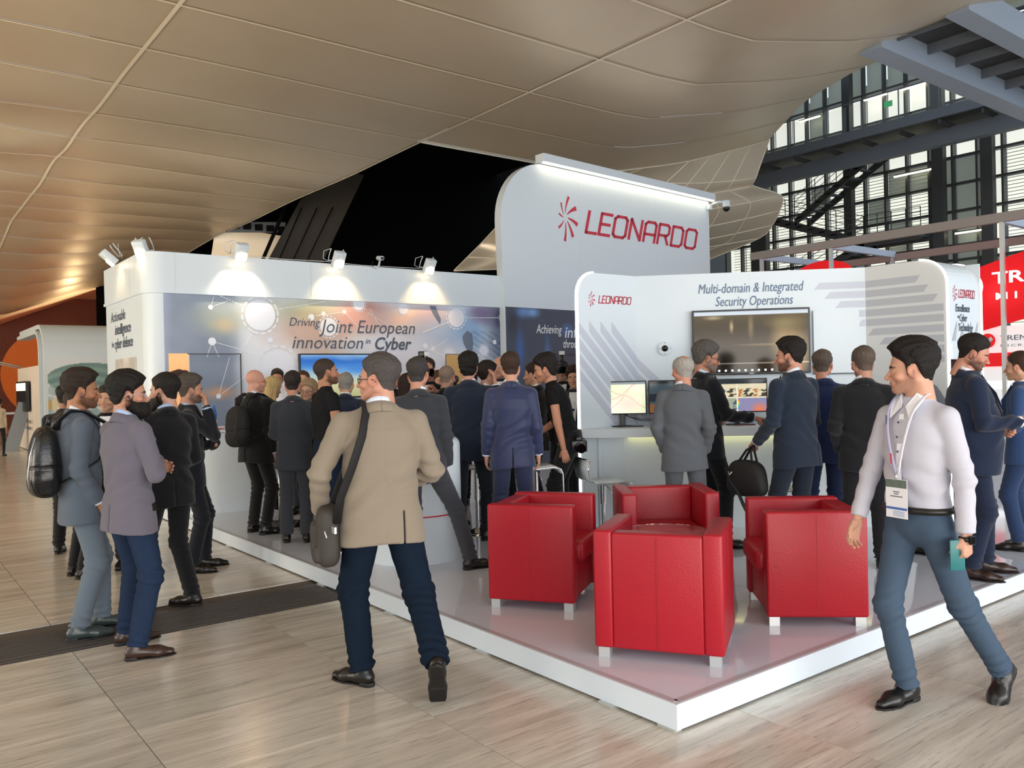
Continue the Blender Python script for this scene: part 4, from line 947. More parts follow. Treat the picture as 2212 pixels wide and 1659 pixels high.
for k in range(24):
    a0 = 2*PI*k/24; a1 = 2*PI*(k+1)/24; mb.poly([bz.P(4.52+r*math.cos(a), 3.25+r*math.sin(a)) for r, a in ((.30, a0), (.30, a1), (.17+.05*math.sin(a1), a1), (.17+.05*math.sin(a0), a0))])
mb.poly([bz.P(4.52+x, 3.25+y) for x, y in ((-.15, -.2), (0, -.12), (.1, .05), (.05, .2), (.2, .1), (.22, -.08), (.08, -.24))])
mb.build('round_emblem', wl, ns)
text(bz, 4.98, 3.28, 'TREND', 0.22, wl, ns, width=1.45, bold=.03); text(bz, 5.02, 2.98, 'M I C R O', 0.13, wl, ns, width=1.3, bold=.02)
hz = Wall((17.2, 7.75), -PI/2)
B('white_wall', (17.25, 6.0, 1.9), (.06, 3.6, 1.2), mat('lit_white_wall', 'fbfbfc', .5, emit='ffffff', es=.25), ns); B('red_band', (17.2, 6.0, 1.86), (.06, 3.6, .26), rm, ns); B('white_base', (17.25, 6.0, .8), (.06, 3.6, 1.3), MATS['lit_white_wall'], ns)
mb = MB(); mb.poly([hz.P(.58+.14*math.cos(a), 2.23+.14*math.sin(a), .06) for a in np.linspace(0, 2*PI, 25)[:-1]]); mb.build('round_emblem', rm, ns)
mb = MB(); mb.poly([hz.P(.58+x, 2.23+y, .065) for x, y in ((-.1, -.03), (0, .02), (.06, .08), (.1, .02), (.03, -.04), (-.04, -.1))]); mb.build('emblem_swirl', M_white, ns)
text(hz, .80, 2.22, 'TREND', 0.10, M_ink, ns, off=.06, width=.62); text(hz, .80, 2.10, 'M I C R O', 0.05, M_ink, ns, off=.06, width=.5)
B('counter', (16.2, 6.6, .55), (.6, 2.4, 1.1), M_white, ns)

# ------------------------------------------------------------------ far left: curved white stand, screens, brick wall
fs_ = thing('curved_stand', 'far white stand with curved canopy walls and printed portrait of a wrapped head', 'exhibition stand')
def jslab(x0, x1, yf, ztop, r, th, back, name):
    """front wall curving backwards at the top; extruded along x"""
    out = [(yf, 0.02), (yf, ztop-r)]+[(yf+r-r*math.cos(a), ztop-r+r*math.sin(a)) for a in np.linspace(0, PI/2, 10)]+[(yf+back, ztop)]
    inn = [(yf+back, ztop-th)]+[(yf+r-(r-th)*math.cos(a), ztop-r+(r-th)*math.sin(a)) for a in np.linspace(PI/2, 0, 10)]+[(yf+th, 0.02)]
    mb = MB(); mb.poly([(x0, p[0], p[1]) for p in out+inn], ext=(x1-x0, 0, 0)); return mb.build(name, M_white, fs_, angle=30)
jslab(3.65, 9.5, 24.65, 3.47, .8, .12, 4.2, 'canopy_wall'); jslab(3.60, 3.9, 25.1, 3.33, .6, .10, 3.9, 'inner_canopy')
fw_ = Wall((3.65, 24.65), 0.0)
B('panel_joint', (6, 24.64, 3.0), (4.7, .004, .008), M_gwhite, fs_); B('panel_joint', (6, 24.64, 2.65), (4.7, .004, .008), M_gwhite, fs_)
def portrait(u, z):
    b = np.ones((len(u), 3))*hexc('dfe4ea')
    face = (((u-1.0)/1.0)**2+((z-1.35)/1.0)**2) < 1; n = vnoise(u, z, 5, 11)
    fc = ramp(np.clip(.5+.35*n, 0, 1), [(0, '56707a'), (.5, '93a9b0'), (1, 'd5e0e4')]); 
    for a, c in ((1.4, .2), (-1.1, 2.6), (.5, 1.0), (-2.2, 3.4), (2.6, -1.4), (-.3, 1.6)):
        d = np.abs(z-(a*u+c))/math.sqrt(1+a*a); fc = np.where((d < .018)[:, None], hexc('e8f0f2'), fc)
    eye = ((u-.45)/.42)**2+((z-1.32)/.2)**2 < 1; fc = np.where(eye[:, None], np.where((np.sin(u*18) > 0)[:, None], hexc('c9a560'), hexc('e3d9b8')), fc)
    b = np.where((face & (z < 1.95))[:, None], fc, b)
    tur = ((u-1.1)/1.05)**2+((z-2.0)/.42)**2 < 1; tc_ = ramp(np.clip(.5+.5*np.sin((z-.25*np.sin(u*1.5))*26)*.6, 0, 1), [(0, '5d7a78'), (1, '8fb0aa')])
    return np.where((tur & (z > 1.75))[:, None], tc_, b)
color_mesh('portrait_print', fw_, .08, 2.25, .3, 2.55, 110, 110, portrait, fs_, off=.003)
dwl = Wall((3.60, 29.2), -PI/2)
B('screen_wall', (3.68, 27.2, 1.2), (.12, 4.0, 2.35), mat('warm_white_wall', 'e6dcd2', .5), fs_)
text(dwl, 1.5, .80, 'THE WORLD FASTEST', .09, M_ink, fs_, off=.03, width=1.3); text(dwl, 1.7, .62, 'IN CYBER DEFENCE', .08, M_ink, fs_, off=.03, width=1.0)
t = thing('wall_television', 'dark television on the warm white side wall of the far stand', 'screen'); MB().box((1.6, 1.55, .07), (1.9, .85, .08), M=dwl.mat(0, 0, 0)).build('casing', M_dark, t); MB().box((1.6, 1.82, .115), (1.8, .22, .005), M=dwl.mat(0, 0, 0)).build('picture', mat('tv_cream', 'f0ead8', .4, emit='f0ead8', es=.7), t)
for k, y in enumerate((27.9, 28.9)):
    t = thing('arm_lamp', ('thin arm lamp on the far side wall, the nearer and higher one', 'thin arm lamp on the far side wall, the farther and lower one')[k], 'lamp', (0, 0, 0), 0, 'arm lamps on the far stand')
    MB().tube([(3.6, y, 2.4), (3.0, y, 2.55), (2.6, y, 2.66)], .018).build('arm', M_silver, t, smooth=True); B('head', (2.5, y, 2.67), (.3, .1, .05), mat('warm_lamp_head', 'ffe9a0', .5, emit='ffe9a0', es=2), t)
wb_ = B('wall_back', (3, 46, 3.7), (30, .3, 7.4), mat('brick_wall', '634740', .85, noise=.35, nscale=(14, 14, 40)), None); wb_['kind'] = 'structure'
tag(MB().cyl((6.25, 40.0, 2.4), (6.25, 40.2, 2.4), 1.9, n=40).build('orange_disc', mat('orange_panel', 'd9661a', .5, emit='d9661a', es=.08), None), 'large round orange panel in front of the distant brick wall', 'panel')
bp_ = thing('blue_kiosk', 'blue framed kiosk with dark screen beside the orange disc', 'kiosk'); B('frame', (5.2, 38.0, 1.3), (.9, .3, 2.6), mat('blue_kiosk_paint', '2a8cb4', .5), bp_); B('picture', (5.2, 37.83, 1.5), (.5, .02, 1.6), mat('kiosk_screen', '1a2540', .3, emit='304878', es=.3), bp_)
tt = thing('totem_screen', 'slanting grey totem standing on the far floor at the left edge', 'totem'); MB().poly([(3.0, 27.4, 0), (3.35, 27.3, 0), (3.72, 27.3, 1.35), (3.40, 27.4, 1.4)], ext=(0, .12, 0)).build('body', M_steel2, tt)
wt = thing('work_table', 'white work table far away beside the totem', 'table'); B('table_top', (3.9, 31.5, 1.0), (2.0, .8, .06), M_white, wt)
for x in (3.0, 4.8): B('leg', (x, 31.5, .5), (.06, .6, 1.0), M_white, wt)
for k in range(3): B('floor_stripe', (3.15, 26+k*.8, .011), (1.3, .05, .004), M_white, fs_)
# large dark side walls of the hall far away, so that the horizon is closed
we = B('wall_right', (40, 20, 8), (.3, 80, 16), mat('far_wall_grey', '7a7f80', .8), None); we['kind'] = 'structure'
# ================================================================== people
F4 = np.float32
def surfnet(f, lo, hi, h):
    lo = np.array(lo, F4); hi = np.array(hi, F4); n = np.ceil((hi-lo)/h).astype(int)+1
    ax = [lo[i]+h*np.arange(n[i], dtype=F4) for i in range(3)]
    X, Y, Z = np.meshgrid(*ax, indexing='ij'); P = np.stack([X.ravel(), Y.ravel(), Z.ravel()], -1)
    # coarse cull: evaluate on a coarse grid first
    V = f(P).reshape(n).astype(F4)
    ins = V < 0
    c = ins[:-1, :-1, :-1].astype(np.int8)
    cnt = np.zeros(c.shape, np.int8)
    for dx in (0, 1):
        for dy in (0, 1):
            for dz in (0, 1): cnt += ins[dx:n[0]-1+dx, dy:n[1]-1+dy, dz:n[2]-1+dz]
    act = (cnt > 0) & (cnt < 8); ids = np.argwhere(act)
    if len(ids) == 0: return np.zeros((0, 3)), np.zeros((0, 4), int)
    idx = -np.ones(act.shape, np.int64); idx[act] = np.arange(len(ids))
    acc = np.zeros((len(ids), 3), F4); num = np.zeros(len(ids), F4)
    I, J, K = ids.T
    cor = [(a, b, d) for a in (0, 1) for b in (0, 1) for d in (0, 1)]
    vc = {q: V[I+q[0], J+q[1], K+q[2]] for q in cor}
    for q in cor:
        for axs in range(3):
            if q[axs] == 0:
                r = list(q); r[axs] = 1; r = tuple(r); a = vc[q]; b = vc[r]; m = (a < 0) != (b < 0)
                t = np.where(m, a/(np.where(m, a-b, 1)), 0); p = np.array(q, F4)[None].repeat(len(ids), 0); p[:, axs] = t
                acc[m] += p[m]; num[m] += 1
    vert = lo+(ids+acc/np.maximum(num, 1)[:, None])*h
    faces = []
    for axs in range(3):
        o1, o2 = [(1, 2), (2, 0), (0, 1)][axs]
        sl = [slice(0, n[0]), slice(0, n[1]), slice(0, n[2])]
        A = [slice(None)]*3; Bs = [slice(None)]*3; A[axs] = slice(0, n[axs]-1); Bs[axs] = slice(1, n[axs])
        a = ins[tuple(A)]; b = ins[tuple(Bs)]; e = np.argwhere(a != b)
        e = e[(e[:, o1] > 0) & (e[:, o2] > 0) & (e[:, o1] < n[o1]-1) & (e[:, o2] < n[o2]-1)]
        if len(e) == 0: continue
        fl = a[tuple(e.T)]
        d1 = np.zeros(3, int); d1[o1] = 1; d2 = np.zeros(3, int); d2[o2] = 1
        q = [idx[tuple((e-d1-d2).T)], idx[tuple((e-d2).T)], idx[tuple(e.T)], idx[tuple((e-d1).T)]]
        fq = np.stack(q, -1); fq[~fl] = fq[~fl][:, ::-1]; faces.append(fq)
    return vert, np.concatenate(faces)
def smin(a, b, k):
    h = np.clip(.5+.5*(b-a)/k, 0, 1); return b+(a-b)*h-k*h*(1-h)
def smax(a, b, k): return -smin(-a, -b, k)
def cap(P, a, b, r0, r1=None, flat=None):
    a = np.array(a, F4); b = np.array(b, F4); r1 = r0 if r1 is None else r1
    pa = P-a; ba = b-a; t = np.clip(pa@ba/max(1e-9, float(ba@ba)), 0, 1); d = pa-t[:, None]*ba
    if flat is not None:  # (axis, factor): stretch distance along axis
        ax = np.array(flat[0], F4); ax = ax/np.linalg.norm(ax); c = d@ax; d = d+(c*(flat[1]-1))[:, None]*ax
    return np.sqrt((d*d).sum(1))-(r0+(r1-r0)*t)
def capt(P, a, b):
    a = np.array(a, F4); b = np.array(b, F4); ba = b-a; return (P-a)@ba/float(ba@ba)
def ell(P, c, r):
    q = (P-np.array(c, F4)); r = np.array(r, F4); k0 = np.linalg.norm(q/r, axis=1); k1 = np.linalg.norm(q/(r*r), axis=1); return k0*(k0-1)/np.maximum(k1, 1e-6)
def wob(P, f, seed):
    r = np.random.RandomState(seed); s = 0
    for k in range(4):
        d = r.randn(3); d /= np.linalg.norm(d); s = s+np.sin(P@d.astype(F4)*f*(.7+.6*r.rand())+r.rand()*6.28+.8*s)
    return s/4
def folds(P, freq, dirv, seed):
    """ridged creases running across dirv"""
    d = np.array(dirv, F4); d = d/np.linalg.norm(d); w_ = wob(P, 11, seed)*1.7+wob(P, 27, seed+1)*.6
    s = np.sin(P@d*freq+w_*2.0); return (np.sign(s)*np.abs(s)**1.3)*(.55+.45*wob(P, 16, seed+2))

# ---------------- head template (origin at skull base centre; Y forward, Z up; metres)
def head_sdf(P, jaw=1.0, fem=0.0):
    x, y, z = P.T
    S = np.stack([np.abs(x), y, z], -1)
    d = ell(S, (0, -.018, .092), (.077, .098, .085))
    d = smin(d, ell(S, (0, .030, .045), (.064, .066, .085)), .03)
    d = smin(d, cap(S, (.050, -.008, -.002), (.010*jaw, .070, -.043), .026*jaw, .022), .025)
    d = smin(d, ell(S, (0, .078, -.047), (.022*jaw, .018, .016)), .02)
    d = smin(d, ell(S, (0, .035, -.03), (.045, .05, .03)), .02)
    d = smin(d, cap(S, (0, -.040, -.13), (0, -.028, .01), .055*(1-.14*fem), .053*(1-.14*fem)), .022)
    d = smin(d, cap(S, (0, -.015, -.13), (0, .012, -.035), .036, .034), .02)
    d = smin(d, ell(S, (.045, .066, .018), (.024, .022, .02)), .02)                      # cheek bone
    d = smin(d, cap(S, (0, .088, .066), (.036, .078, .064), .010, .010), .014)           # brow
    d = smax(d, -ell(S, (.033, .103, .043), (.019, .017, .014)), .012)                    # eye socket
    d = smin(d, ell(S, (.031, .0785, .042), (.015, .0145, .0115)), .004)                  # lids
    d = smin(d, cap(S, (0, .090, .052), (0, .116, .014), .0075, .0115), .010)            # nose
    d = smin(d, ell(S, (.0125, .101, .010), (.0085, .012, .008)), .006)
    d = smin(d, ell(S, (0, .092, -.012), (.024, .011, .013)), .012)                       # muzzle
    d = smin(d, cap(S, (0, .103, -.0115), (.021, .091, -.0135), .0042, .002), .004)
    d = smin(d, cap(S, (0, .101, -.0205), (.019, .090, -.0175), .0052, .0025), .004)
    d = smax(d, -cap(S, (0, .1065, -.0155), (.022, .094, -.0155), .0012, .001), .003)
    e = ell(S@np.array([[1, 0, 0], [0, .95, .25], [0, -.25, .95]], F4), (.0785, -.004, .036), (.010, .021, .033))
    e = smax(e, -ell(S, (.089, .004, .034), (.007, .012, .019)), .006)
    return smin(d, e, .006)
def head_core(P):
    """skull without ears and nose for hair shells"""
    x, y, z = P.T; S = np.stack([np.abs(x), y, z], -1)
    d = ell(S, (0, -.018, .092), (.077, .098, .085)); d = smin(d, ell(S, (0, .030, .045), (.064, .066, .085)), .03)
    d = smin(d, cap(S, (.050, -.008, -.002), (.010, .070, -.043), .026, .022), .025)
    return smin(d, cap(S, (0, -.040, -.13), (0, -.028, .01), .055, .053), .022)
HC = {}
def head_mesh(fem, h):
    k = (fem, h)
    if k not in HC: HC[k] = surfnet(lambda P: head_sdf(P, 1-.15*fem, fem), (-.105, -.13, -.15), (.105, .135, .19), h)
    return HC[k]
HAIR = {}
def hair_mesh(style, h):
    k = (style, h)
    if k in HAIR: return HAIR[k]
    def f(P):
        x, y, z = P.T; ax = np.abs(x)
        # hairline height as a function of y
        yy = [-.13, -.07, -.045, -.03, -.012, .008, .014, .028, .034, .058, .088, .12]
        zz = [-.016, -.018, -.004, .03, .072, .072, .02, .018, .075, .098, .122, .13]
        hl = np.interp(y, yy, zz)
        th = .012; vol = 0
        if style == 'short': th = .0065+.013*np.clip((z-.06)/.09, 0, 1)
        elif style == 'quiff': th = .013+.020*np.clip((z-.10)/.07, 0, 1)+.007*np.clip((y-.0)/.06, 0, 1)*np.clip((z-.12)/.04, 0, 1)
        elif style == 'thick': th = .020+.014*np.clip((z-.08)/.08, 0, 1); hl = hl-.006
        elif style == 'buzz': th = .005+0*z
        elif style == 'receding': hl = np.where(y > .02, hl+.022+.012*np.clip((ax-.02)/.03, 0, 1), hl); th = .009+.004*np.clip((z-.09)/.08, 0, 1)
        elif style == 'ring': th = .014+0*z
        elif style == 'long': th = .026+.008*np.clip((z-.08)/.08, 0, 1); hl = np.where(y < .03, hl-.05, hl)
        elif style == 'slick': th = .018+.014*np.clip((z-.10)/.07, 0, 1)+.010*np.clip((-y-.03)/.06, 0, 1); hl = np.where(y < -.03, hl-.02, hl)
        if style in ('quiff', 'short', 'receding', 'ring'): th = th*(.35+.65*np.clip((z+.02)/.085, 0, 1))
        fr = 190 if h < .005 else 120
        st = wob(P*np.array([1.6, .45, .8], F4), fr, 3)*.0034+wob(P*np.array([1.3, .5, .8], F4), 75, 5)*.0042
        if style == 'buzz': st = st*.15
        if style in ('quiff', 'thick', 'slick'): st = st*1.5
        tp = np.clip((z-hl)/.040, 0, 1); tp = tp*tp*(3-2*tp); th = .0035+(th-.0035)*tp if style not in ('long',) else th
        d = head_core(P)-th+st*(.35+.65*tp)
        if style == 'long':
            for sx_ in (-1, 1):
                d = smin(d, cap(P, (sx_*.075, -.02, .08), (sx_*.085, .0, -.10), .030, .034), .03)
                d = smin(d, cap(P, (sx_*.045, -.07, .05), (sx_*.055, -.055, -.16), .045, .035), .03)
            d = smin(d, cap(P, (0, -.075, .05), (0, -.07, -.17), .05, .035), .03)+wob(P*np.array([2.2, 2.2, .35], F4), 90, 9)*.004
            yf = np.interp(z, [-.2, .05, .09, .12, .16], [.005, .022, .055, .085, .11]); return smax(d, (y-yf)*.8, .012)
        cut = (hl-z)*.8
        d = smax(d, cut, .010)
        if style == 'ring': d = smax(d, -ell(P, (0, .01, .14), (.062, .11, .075)), .012); d = smax(d, y-.045, .01)
        if style == 'receding': d = smax(d, -(np.hypot(x, (y+.055))-.0)*0-1, .001)
        return smax(d, -(head_core(P)+.004), .002)
    big = style == 'long'
    HAIR[k] = surfnet(f, (-.13, -.15, -.22 if big else -.08), (.13, .135, .225), h); return HAIR[k]
BEARD = {}
def beard_mesh(kind, h):
    k = (kind, h)
    if k in BEARD: return BEARD[k]
    th = {'full': .022, 'short': .006, 'stubble': .0022}[kind]
    def f(P):
        x, y, z = P.T; ax = np.abs(x)
        t = th*(1+ (1.0 if kind == 'full' else .3)*np.clip((-z-.01)/.05, 0, 1)*np.clip((y+.0)/.06, 0, 1))
        S = np.stack([ax, y, z], -1)
        b = ell(S, (0, .030, .045), (.064, .066, .085)); b = smin(b, cap(S, (.050, -.008, -.002), (.010, .070, -.043), .026, .022), .025)
        b = smin(b, ell(S, (0, .078, -.047), (.022, .018, .016)), .02); b = smin(b, ell(S, (0, .092, -.012), (.024, .011, .013)), .012)
        d = b-t+wob(P, 150, 4)*.0022*(th > .004)+wob(P, 60, 8)*.002*(th > .004)
        if kind == 'full': d = smin(d, ell(S, (0, .078, -.068), (.040, .036, .040)), .02)
        top = np.interp(y, [-.02, .0, .02, .05, .08, .10], [.02, .045, .012, -.004, -.001, .0])
        d = smax(d, z-top, .006); d = smax(d, -(y+.012), .006); d = smax(d, -(z+.115), .01)
        d = smax(d, -ell(S, (0, .104, -.016), (.022, .016, .0075)), .003)
        return d
    BEARD[k] = surfnet(f, (-.09, -.03, -.13), (.09, .14, .06), h); return BEARD[k]

# ---------------- hand templates: wrist at origin, fingers +Z, palm +Y, thumb +X (a left hand seen from its back)
HANDS = {}
def hand_mesh(pose, h=.0028):
    k = (pose, h)
    if k in HANDS: return HANDS[k]
    curl = {'relax': (.35, .45, .3), 'grip': (1.05, 1.25, .7), 'point': (.9, 1.1, .6), 'open': (.12, .15, .1), 'fist': (1.4, 1.6, .9)}[pose]
    fin = []
    for i, (bx, L) in enumerate(((.028, .070), (.0095, .078), (-.009, .072), (-.026, .058))):
        c = curl if not (pose == 'point' and i == 0) else (.1, .1, .05)
        sp = (bx*.25 if pose in ('open', 'relax') else bx*-.08)
        p = np.array([bx, .0, .088-.006*abs(i-1)]); a = c[0]*(1+.08*i); pts = [p]
        for sgl, da in ((.46, c[1]), (.30, c[2]), (.24, 0)):
            p = p+np.array([sp*sgl, math.sin(a)*L*sgl, math.cos(a)*L*sgl]); pts.append(p); a += da
        fin.append(pts)
    th = {'relax': [(.024, .008, .022), (.044, .022, .052), (.052, .034, .080), (.050, .044, .102)], 'grip': [(.024, .010, .022), (.044, .030, .050), (.040, .050, .074), (.022, .056, .090)],
          'open': [(.024, .006, .022), (.052, .014, .048), (.068, .020, .074), (.076, .024, .096)]}.get(pose, [(.024, .010, .022), (.042, .030, .048), (.034, .048, .070), (.016, .052, .080)])
    def f(P):
        d = cap(P, (0, -.002, -.05), (0, 0, .012), .026, .025, flat=((0, 1, 0), 1.35))
        for i, pts in enumerate(fin):
            d = smin(d, cap(P, (pts[0][0]*.55, 0, .018), pts[0]-np.array([0, 0, .004]), .0155, .0115), .012)
        d = smin(d, cap(P, (.018, .008, .022), (.030, .014, .045), .016, .014), .014)
        for i, pts in enumerate(fin):
            r = .0088-.0009*(i == 3); fd = cap(P, pts[0], pts[1], r+.0006, r-.0002)
            fd = np.minimum(fd, cap(P, pts[1], pts[2], r, r-.0012)); fd = np.minimum(fd, cap(P, pts[2], pts[3], r-.0010, r-.0022)); d = smin(d, fd, .0045)
        t = cap(P, th[0], th[1], .015, .012); t = smin(t, cap(P, th[1], th[2], .0115, .0100), .004); t = smin(t, cap(P, th[2], th[3], .0098, .0080), .003)
        return smin(d, t, .008)
    HANDS[k] = surfnet(f, (-.06, -.05, -.055), (.095, .105, .185), h); return HANDS[k]

# ---------------- shoe template: origin on the ground under the ankle, toe +Y
SHOES = {}
def shoe_mesh(kind, h=.006):
    k = (kind, h)
    if k in SHOES: return SHOES[k]
    def outline(y):
        return np.interp(y, [-.072, -.06, -.03, .04, .10, .15, .19, .215], [.0, .026, .034, .034, .046, .044, .030, .0])
    def f(P):
        x, y, z = P.T
        u = cap(P, (0, -.035, .050), (0, .02, .052), .035, .036); u = smin(u, cap(P, (0, .02, .05), (0, .11, .036), .034, .036, flat=((1, 0, 0), .85)), .03)
        u = smin(u, cap(P, (0, .11, .034), (0, .182, .026), .034, .022, flat=((1, 0, 0), .85)), .03); u = smin(u, cap(P, (0, -.02, .05), (0, -.012, .11), .036, .040), .02)
        u = smax(u, z-.098, .008)
        if kind != 'sneaker': u = smin(u, cap(P, (-.012, .045, .083), (.012, .045, .083), .006), .01)+0
        return smax(u, .012-z, .004)
    def fs(P):
        x, y, z = P.T; w_ = outline(y); d = np.abs(x)-w_
        th = .022 if kind == 'sneaker' else .013
        top = np.where(y < -.005, .026 if kind != 'sneaker' else .030, th)
        arch = np.where((y > -.0) & (y < .08), .004 if kind != 'sneaker' else 0.0, 0.0)
        return smax(smax(d, z-top, .004), arch-z, .003)
    SHOES[k] = (surfnet(f, (-.06, -.085, -.005), (.06, .225, .125), h), surfnet(fs, (-.06, -.085, -.01), (.06, .225, .04), .005)); return SHOES[k]

def rotm(fx, fy, fz):
    """3x3 whose columns are the images of x,y,z axes"""
    return np.stack([fx, fy, fz], 1)
def unit(v): v = np.array(v, float); return v/max(1e-9, np.linalg.norm(v))
def euler(rx, ry, rz):
    return np.array(Matrix.Rotation(rz, 3, 'Z') @ Matrix.Rotation(rx, 3, 'X') @ Matrix.Rotation(ry, 3, 'Y'))

CLOTH = {}
def cloth(col, kind='wool'):
    n = kind+'_'+col
    if kind == 'wool': return mat(n, col, .85, spec=.15, noise=.10, nscale=(220, 220, 220), bump=.10, bscale=500, sheen=.15)
    if kind == 'shiny': return mat(n, col, .55, spec=.4, noise=.08, nscale=(150, 150, 150), bump=.05, bscale=500, sheen=.2)
    if kind == 'denim': return mat(n, col, .9, spec=.1, noise=.22, nscale=(14, 14, 6), bump=.2, bscale=600)
    if kind == 'cotton': return mat(n, col, .8, spec=.2, noise=.03, nscale=(60, 60, 60), bump=.05, bscale=400)
    if kind == 'leather': return mat(n, col, .32, spec=.5, noise=.15, nscale=(20, 20, 20), bump=.1, bscale=120)
    if kind == 'rubber': return mat(n, col, .6, spec=.3)
def skinm(col): return mat('skin_tone', col, .48, spec=.35, noise=.07, nscale=(30, 30, 30), bump=.06, bscale=300, sss=.12, attr=True)
def hairm(col): return mat('hair_'+col, col, .6, spec=.3, noise=.5, nscale=(160, 50, 90), bump=.5, bscale=220)
M_eye = mat('eye_white', 'e4dfd8', .15); M_iris = mat('iris_brown', '2c1a10', .1)

def mesh_obj(name, parts, m, parent, smooth=True):
    vs = []; fs = []; off = 0
    for v, f in parts:
        vs.append(np.asarray(v, float)); fs.append(np.asarray(f)+off); off += len(v)
    V = np.concatenate(vs); Fc = np.concatenate(fs)
    me = bpy.data.meshes.new(name); me.vertices.add(len(V)); me.vertices.foreach_set('co', V.astype(F4).ravel())
    me.loops.add(Fc.size); me.loops.foreach_set('vertex_index', Fc.astype(np.int32).ravel())
    me.polygons.add(len(Fc)); me.polygons.foreach_set('loop_start', (np.arange(len(Fc))*4).astype(np.int32)); me.polygons.foreach_set('loop_total', np.full(len(Fc), 4, np.int32))
    me.update(calc_edges=True); me.validate()
    if smooth: me.polygons.foreach_set('use_smooth', [True]*len(me.polygons))
    me.materials.append(m); o = bpy.data.objects.new(name, me); link(o, parent); return o

def person(label, x, y, face, z=0.0, H=1.78, top='jacket', topcol='2b2f38', topkind='wool', legcol='2b2f38', legkind='wool', shoecol='17130f', skin='c99a7f', hair='short', haircol='2a1f18',
           beard=None, beardcol=None, glasses=None, collar='eef2f8', w=1.0, belly=0.0, wl=1.0, lean=0.0, side=0.0, twist=0.0, head=(0, 0), arms=None, feet=None, hip=None, hem=None, flare=0.0, fine=False, fem=0,
           hands=('relax', 'relax'), legs=True, visible_hands=(True, True), shoe='oxford', vent=True, seed=1, lanyard=None, jac_open=0.0, shoes=True, headz=0.0, group=None, tie=None, slim=1.0, handdir=(None, None), facez=None):
    """face = world heading in degrees; arms = ((upper dir),(fore dir)) for left,right in (out, fwd, up); feet = ((x,y,z,yaw,pitch),...) left,right"""
    t = thing('person', label, 'person', (x, y, z), math.radians(face)-PI/2, group)
    s = H/1.78; h = (.0085 if fine else .0125)
    hip = hip or (0, 0, .945); HP = np.array(hip, float)
    R = euler(-lean, side, 0)            # torso: lean forward about x
    Tw = np.array(Matrix.Rotation(twist, 3, 'Z')); RT = R@Tw
    def T2P(p): return HP+RT@np.array(p, float)
    shw = (.170 if not fem else .150)*w; sh = [T2P((-shw, -.005, .478)), T2P((shw, -.005, .478))]
    if arms is None: arms = (((.09, -.04, -1), (.02, .22, -1)), ((.09, -.04, -1), (.02, .22, -1)))
    el = []; wr = []
    for i, sg in ((0, -1), (1, 1)):
        U, Fo = arms[i]; u = unit(RT@np.array((sg*U[0], U[1], U[2]))); f = unit(RT@np.array((sg*Fo[0], Fo[1], Fo[2])))
        e = sh[i]+u*.285; el.append(e); wr.append(e+f*.255)
    if feet is None: feet = ((-.11, .02, 0, 8, 0), (.11, -.02, 0, -8, 0))
    ank = []; knee = []; hipj = [HP+np.array((-.088*wl, 0, -.02)), HP+np.array((.088*wl, 0, -.02))]
    for i in (0, 1):
        fx, fy, fz, fyaw, fp = feet[i]; yw = math.radians(fyaw); pt = math.radians(fp)
        A = np.array((fx, fy, fz+.075)); 
        if fp: A = A+np.array((0, 0, 0.0))
        ank.append(A); v = A-hipj[i]; L = np.linalg.norm(v); L1, L2 = .44, .435
        if L > (L1+L2)*.999: L = (L1+L2)*.999
        a = (L1*L1-L2*L2+L*L)/(2*L); hh = math.sqrt(max(0, L1*L1-a*a)); dv = unit(v); fwd = np.array((math.sin(yw)*.6*-1, 1, 0)); fwd = unit(fwd-dv*(fwd@dv)); knee.append(hipj[i]+dv*a+fwd*hh)
    # ---------- head frame
    neckb = T2P((0, .0, .575)); hyaw, hpit = math.radians(head[0]), math.radians(head[1])
    hR = np.array(Matrix.Rotation(twist*.5+hyaw, 3, 'Z'))@np.array(Matrix.Rotation(hpit-lean*.35, 3, 'X'))
    hO = neckb+np.array((0, .0, 0))+RT@np.array((0, .018, .092+headz))
    hs = 1.0
    def H2P(v): return (v*hs)@hR.T+hO
    sc = lambda v: np.asarray(v)*s
    RTf = RT.astype(F4); HPf = HP.astype(F4)
    # ---------- jacket / shirt / tee
    zs = np.array([-.30, -.20, -.10, 0, .08, .16, .26, .36, .44, .49, .53, .56, .60])
    if top in ('jacket',): wd = [.212, .208, .202, .192, .176, .170, .176, .184, .176, .140, .098, .076, .066]; dp = [.142, .142, .140, .132, .120, .116, .122, .132, .128, .108, .085, .072, .062]
    elif fem: wd = [.19, .185, .18, .170, .148, .138, .150, .162, .160, .142, .098, .065, .054]; dp = [.125, .125, .123, .118, .10, .095, .105, .118, .110, .092, .07, .056, .05]
    else: wd = [.182, .18, .178, .172, .158, .155, .162, .170, .162, .130, .092, .070, .060]; dp = [.125, .125, .122, .116, .108, .106, .114, .122, .117, .098, .078, .064, .056]
    wd = np.array(wd)*w; dp = np.array(dp)*(.55+.45*w); cy = np.interp(zs, [-.2, 0, .16, .4, .6], [.0, .0, .006, -.006, .0])
    dp = dp+belly*np.interp(zs, [-.2, 0, .12, .3, .4], [.3, .7, 1, .6, 0]); cy = cy+belly*.6*np.interp(zs, [-.2, 0, .12, .3, .4], [.3, .7, 1, .6, 0])
    hemz = hem if hem is not None else {'jacket': -.165, 'shirt': .035, 'tee': -.03, 'coat': -.3, 'top': -.06}[top]
    sleeve_end = 1.0 if top != 'tee' else 0.0
    ra = (.064, .054, .046) if top == 'jacket' else ((.055, .048, .040) if not fem else (.045, .038, .030))
    ra = tuple(r*(.6+.4*w) for r in ra)
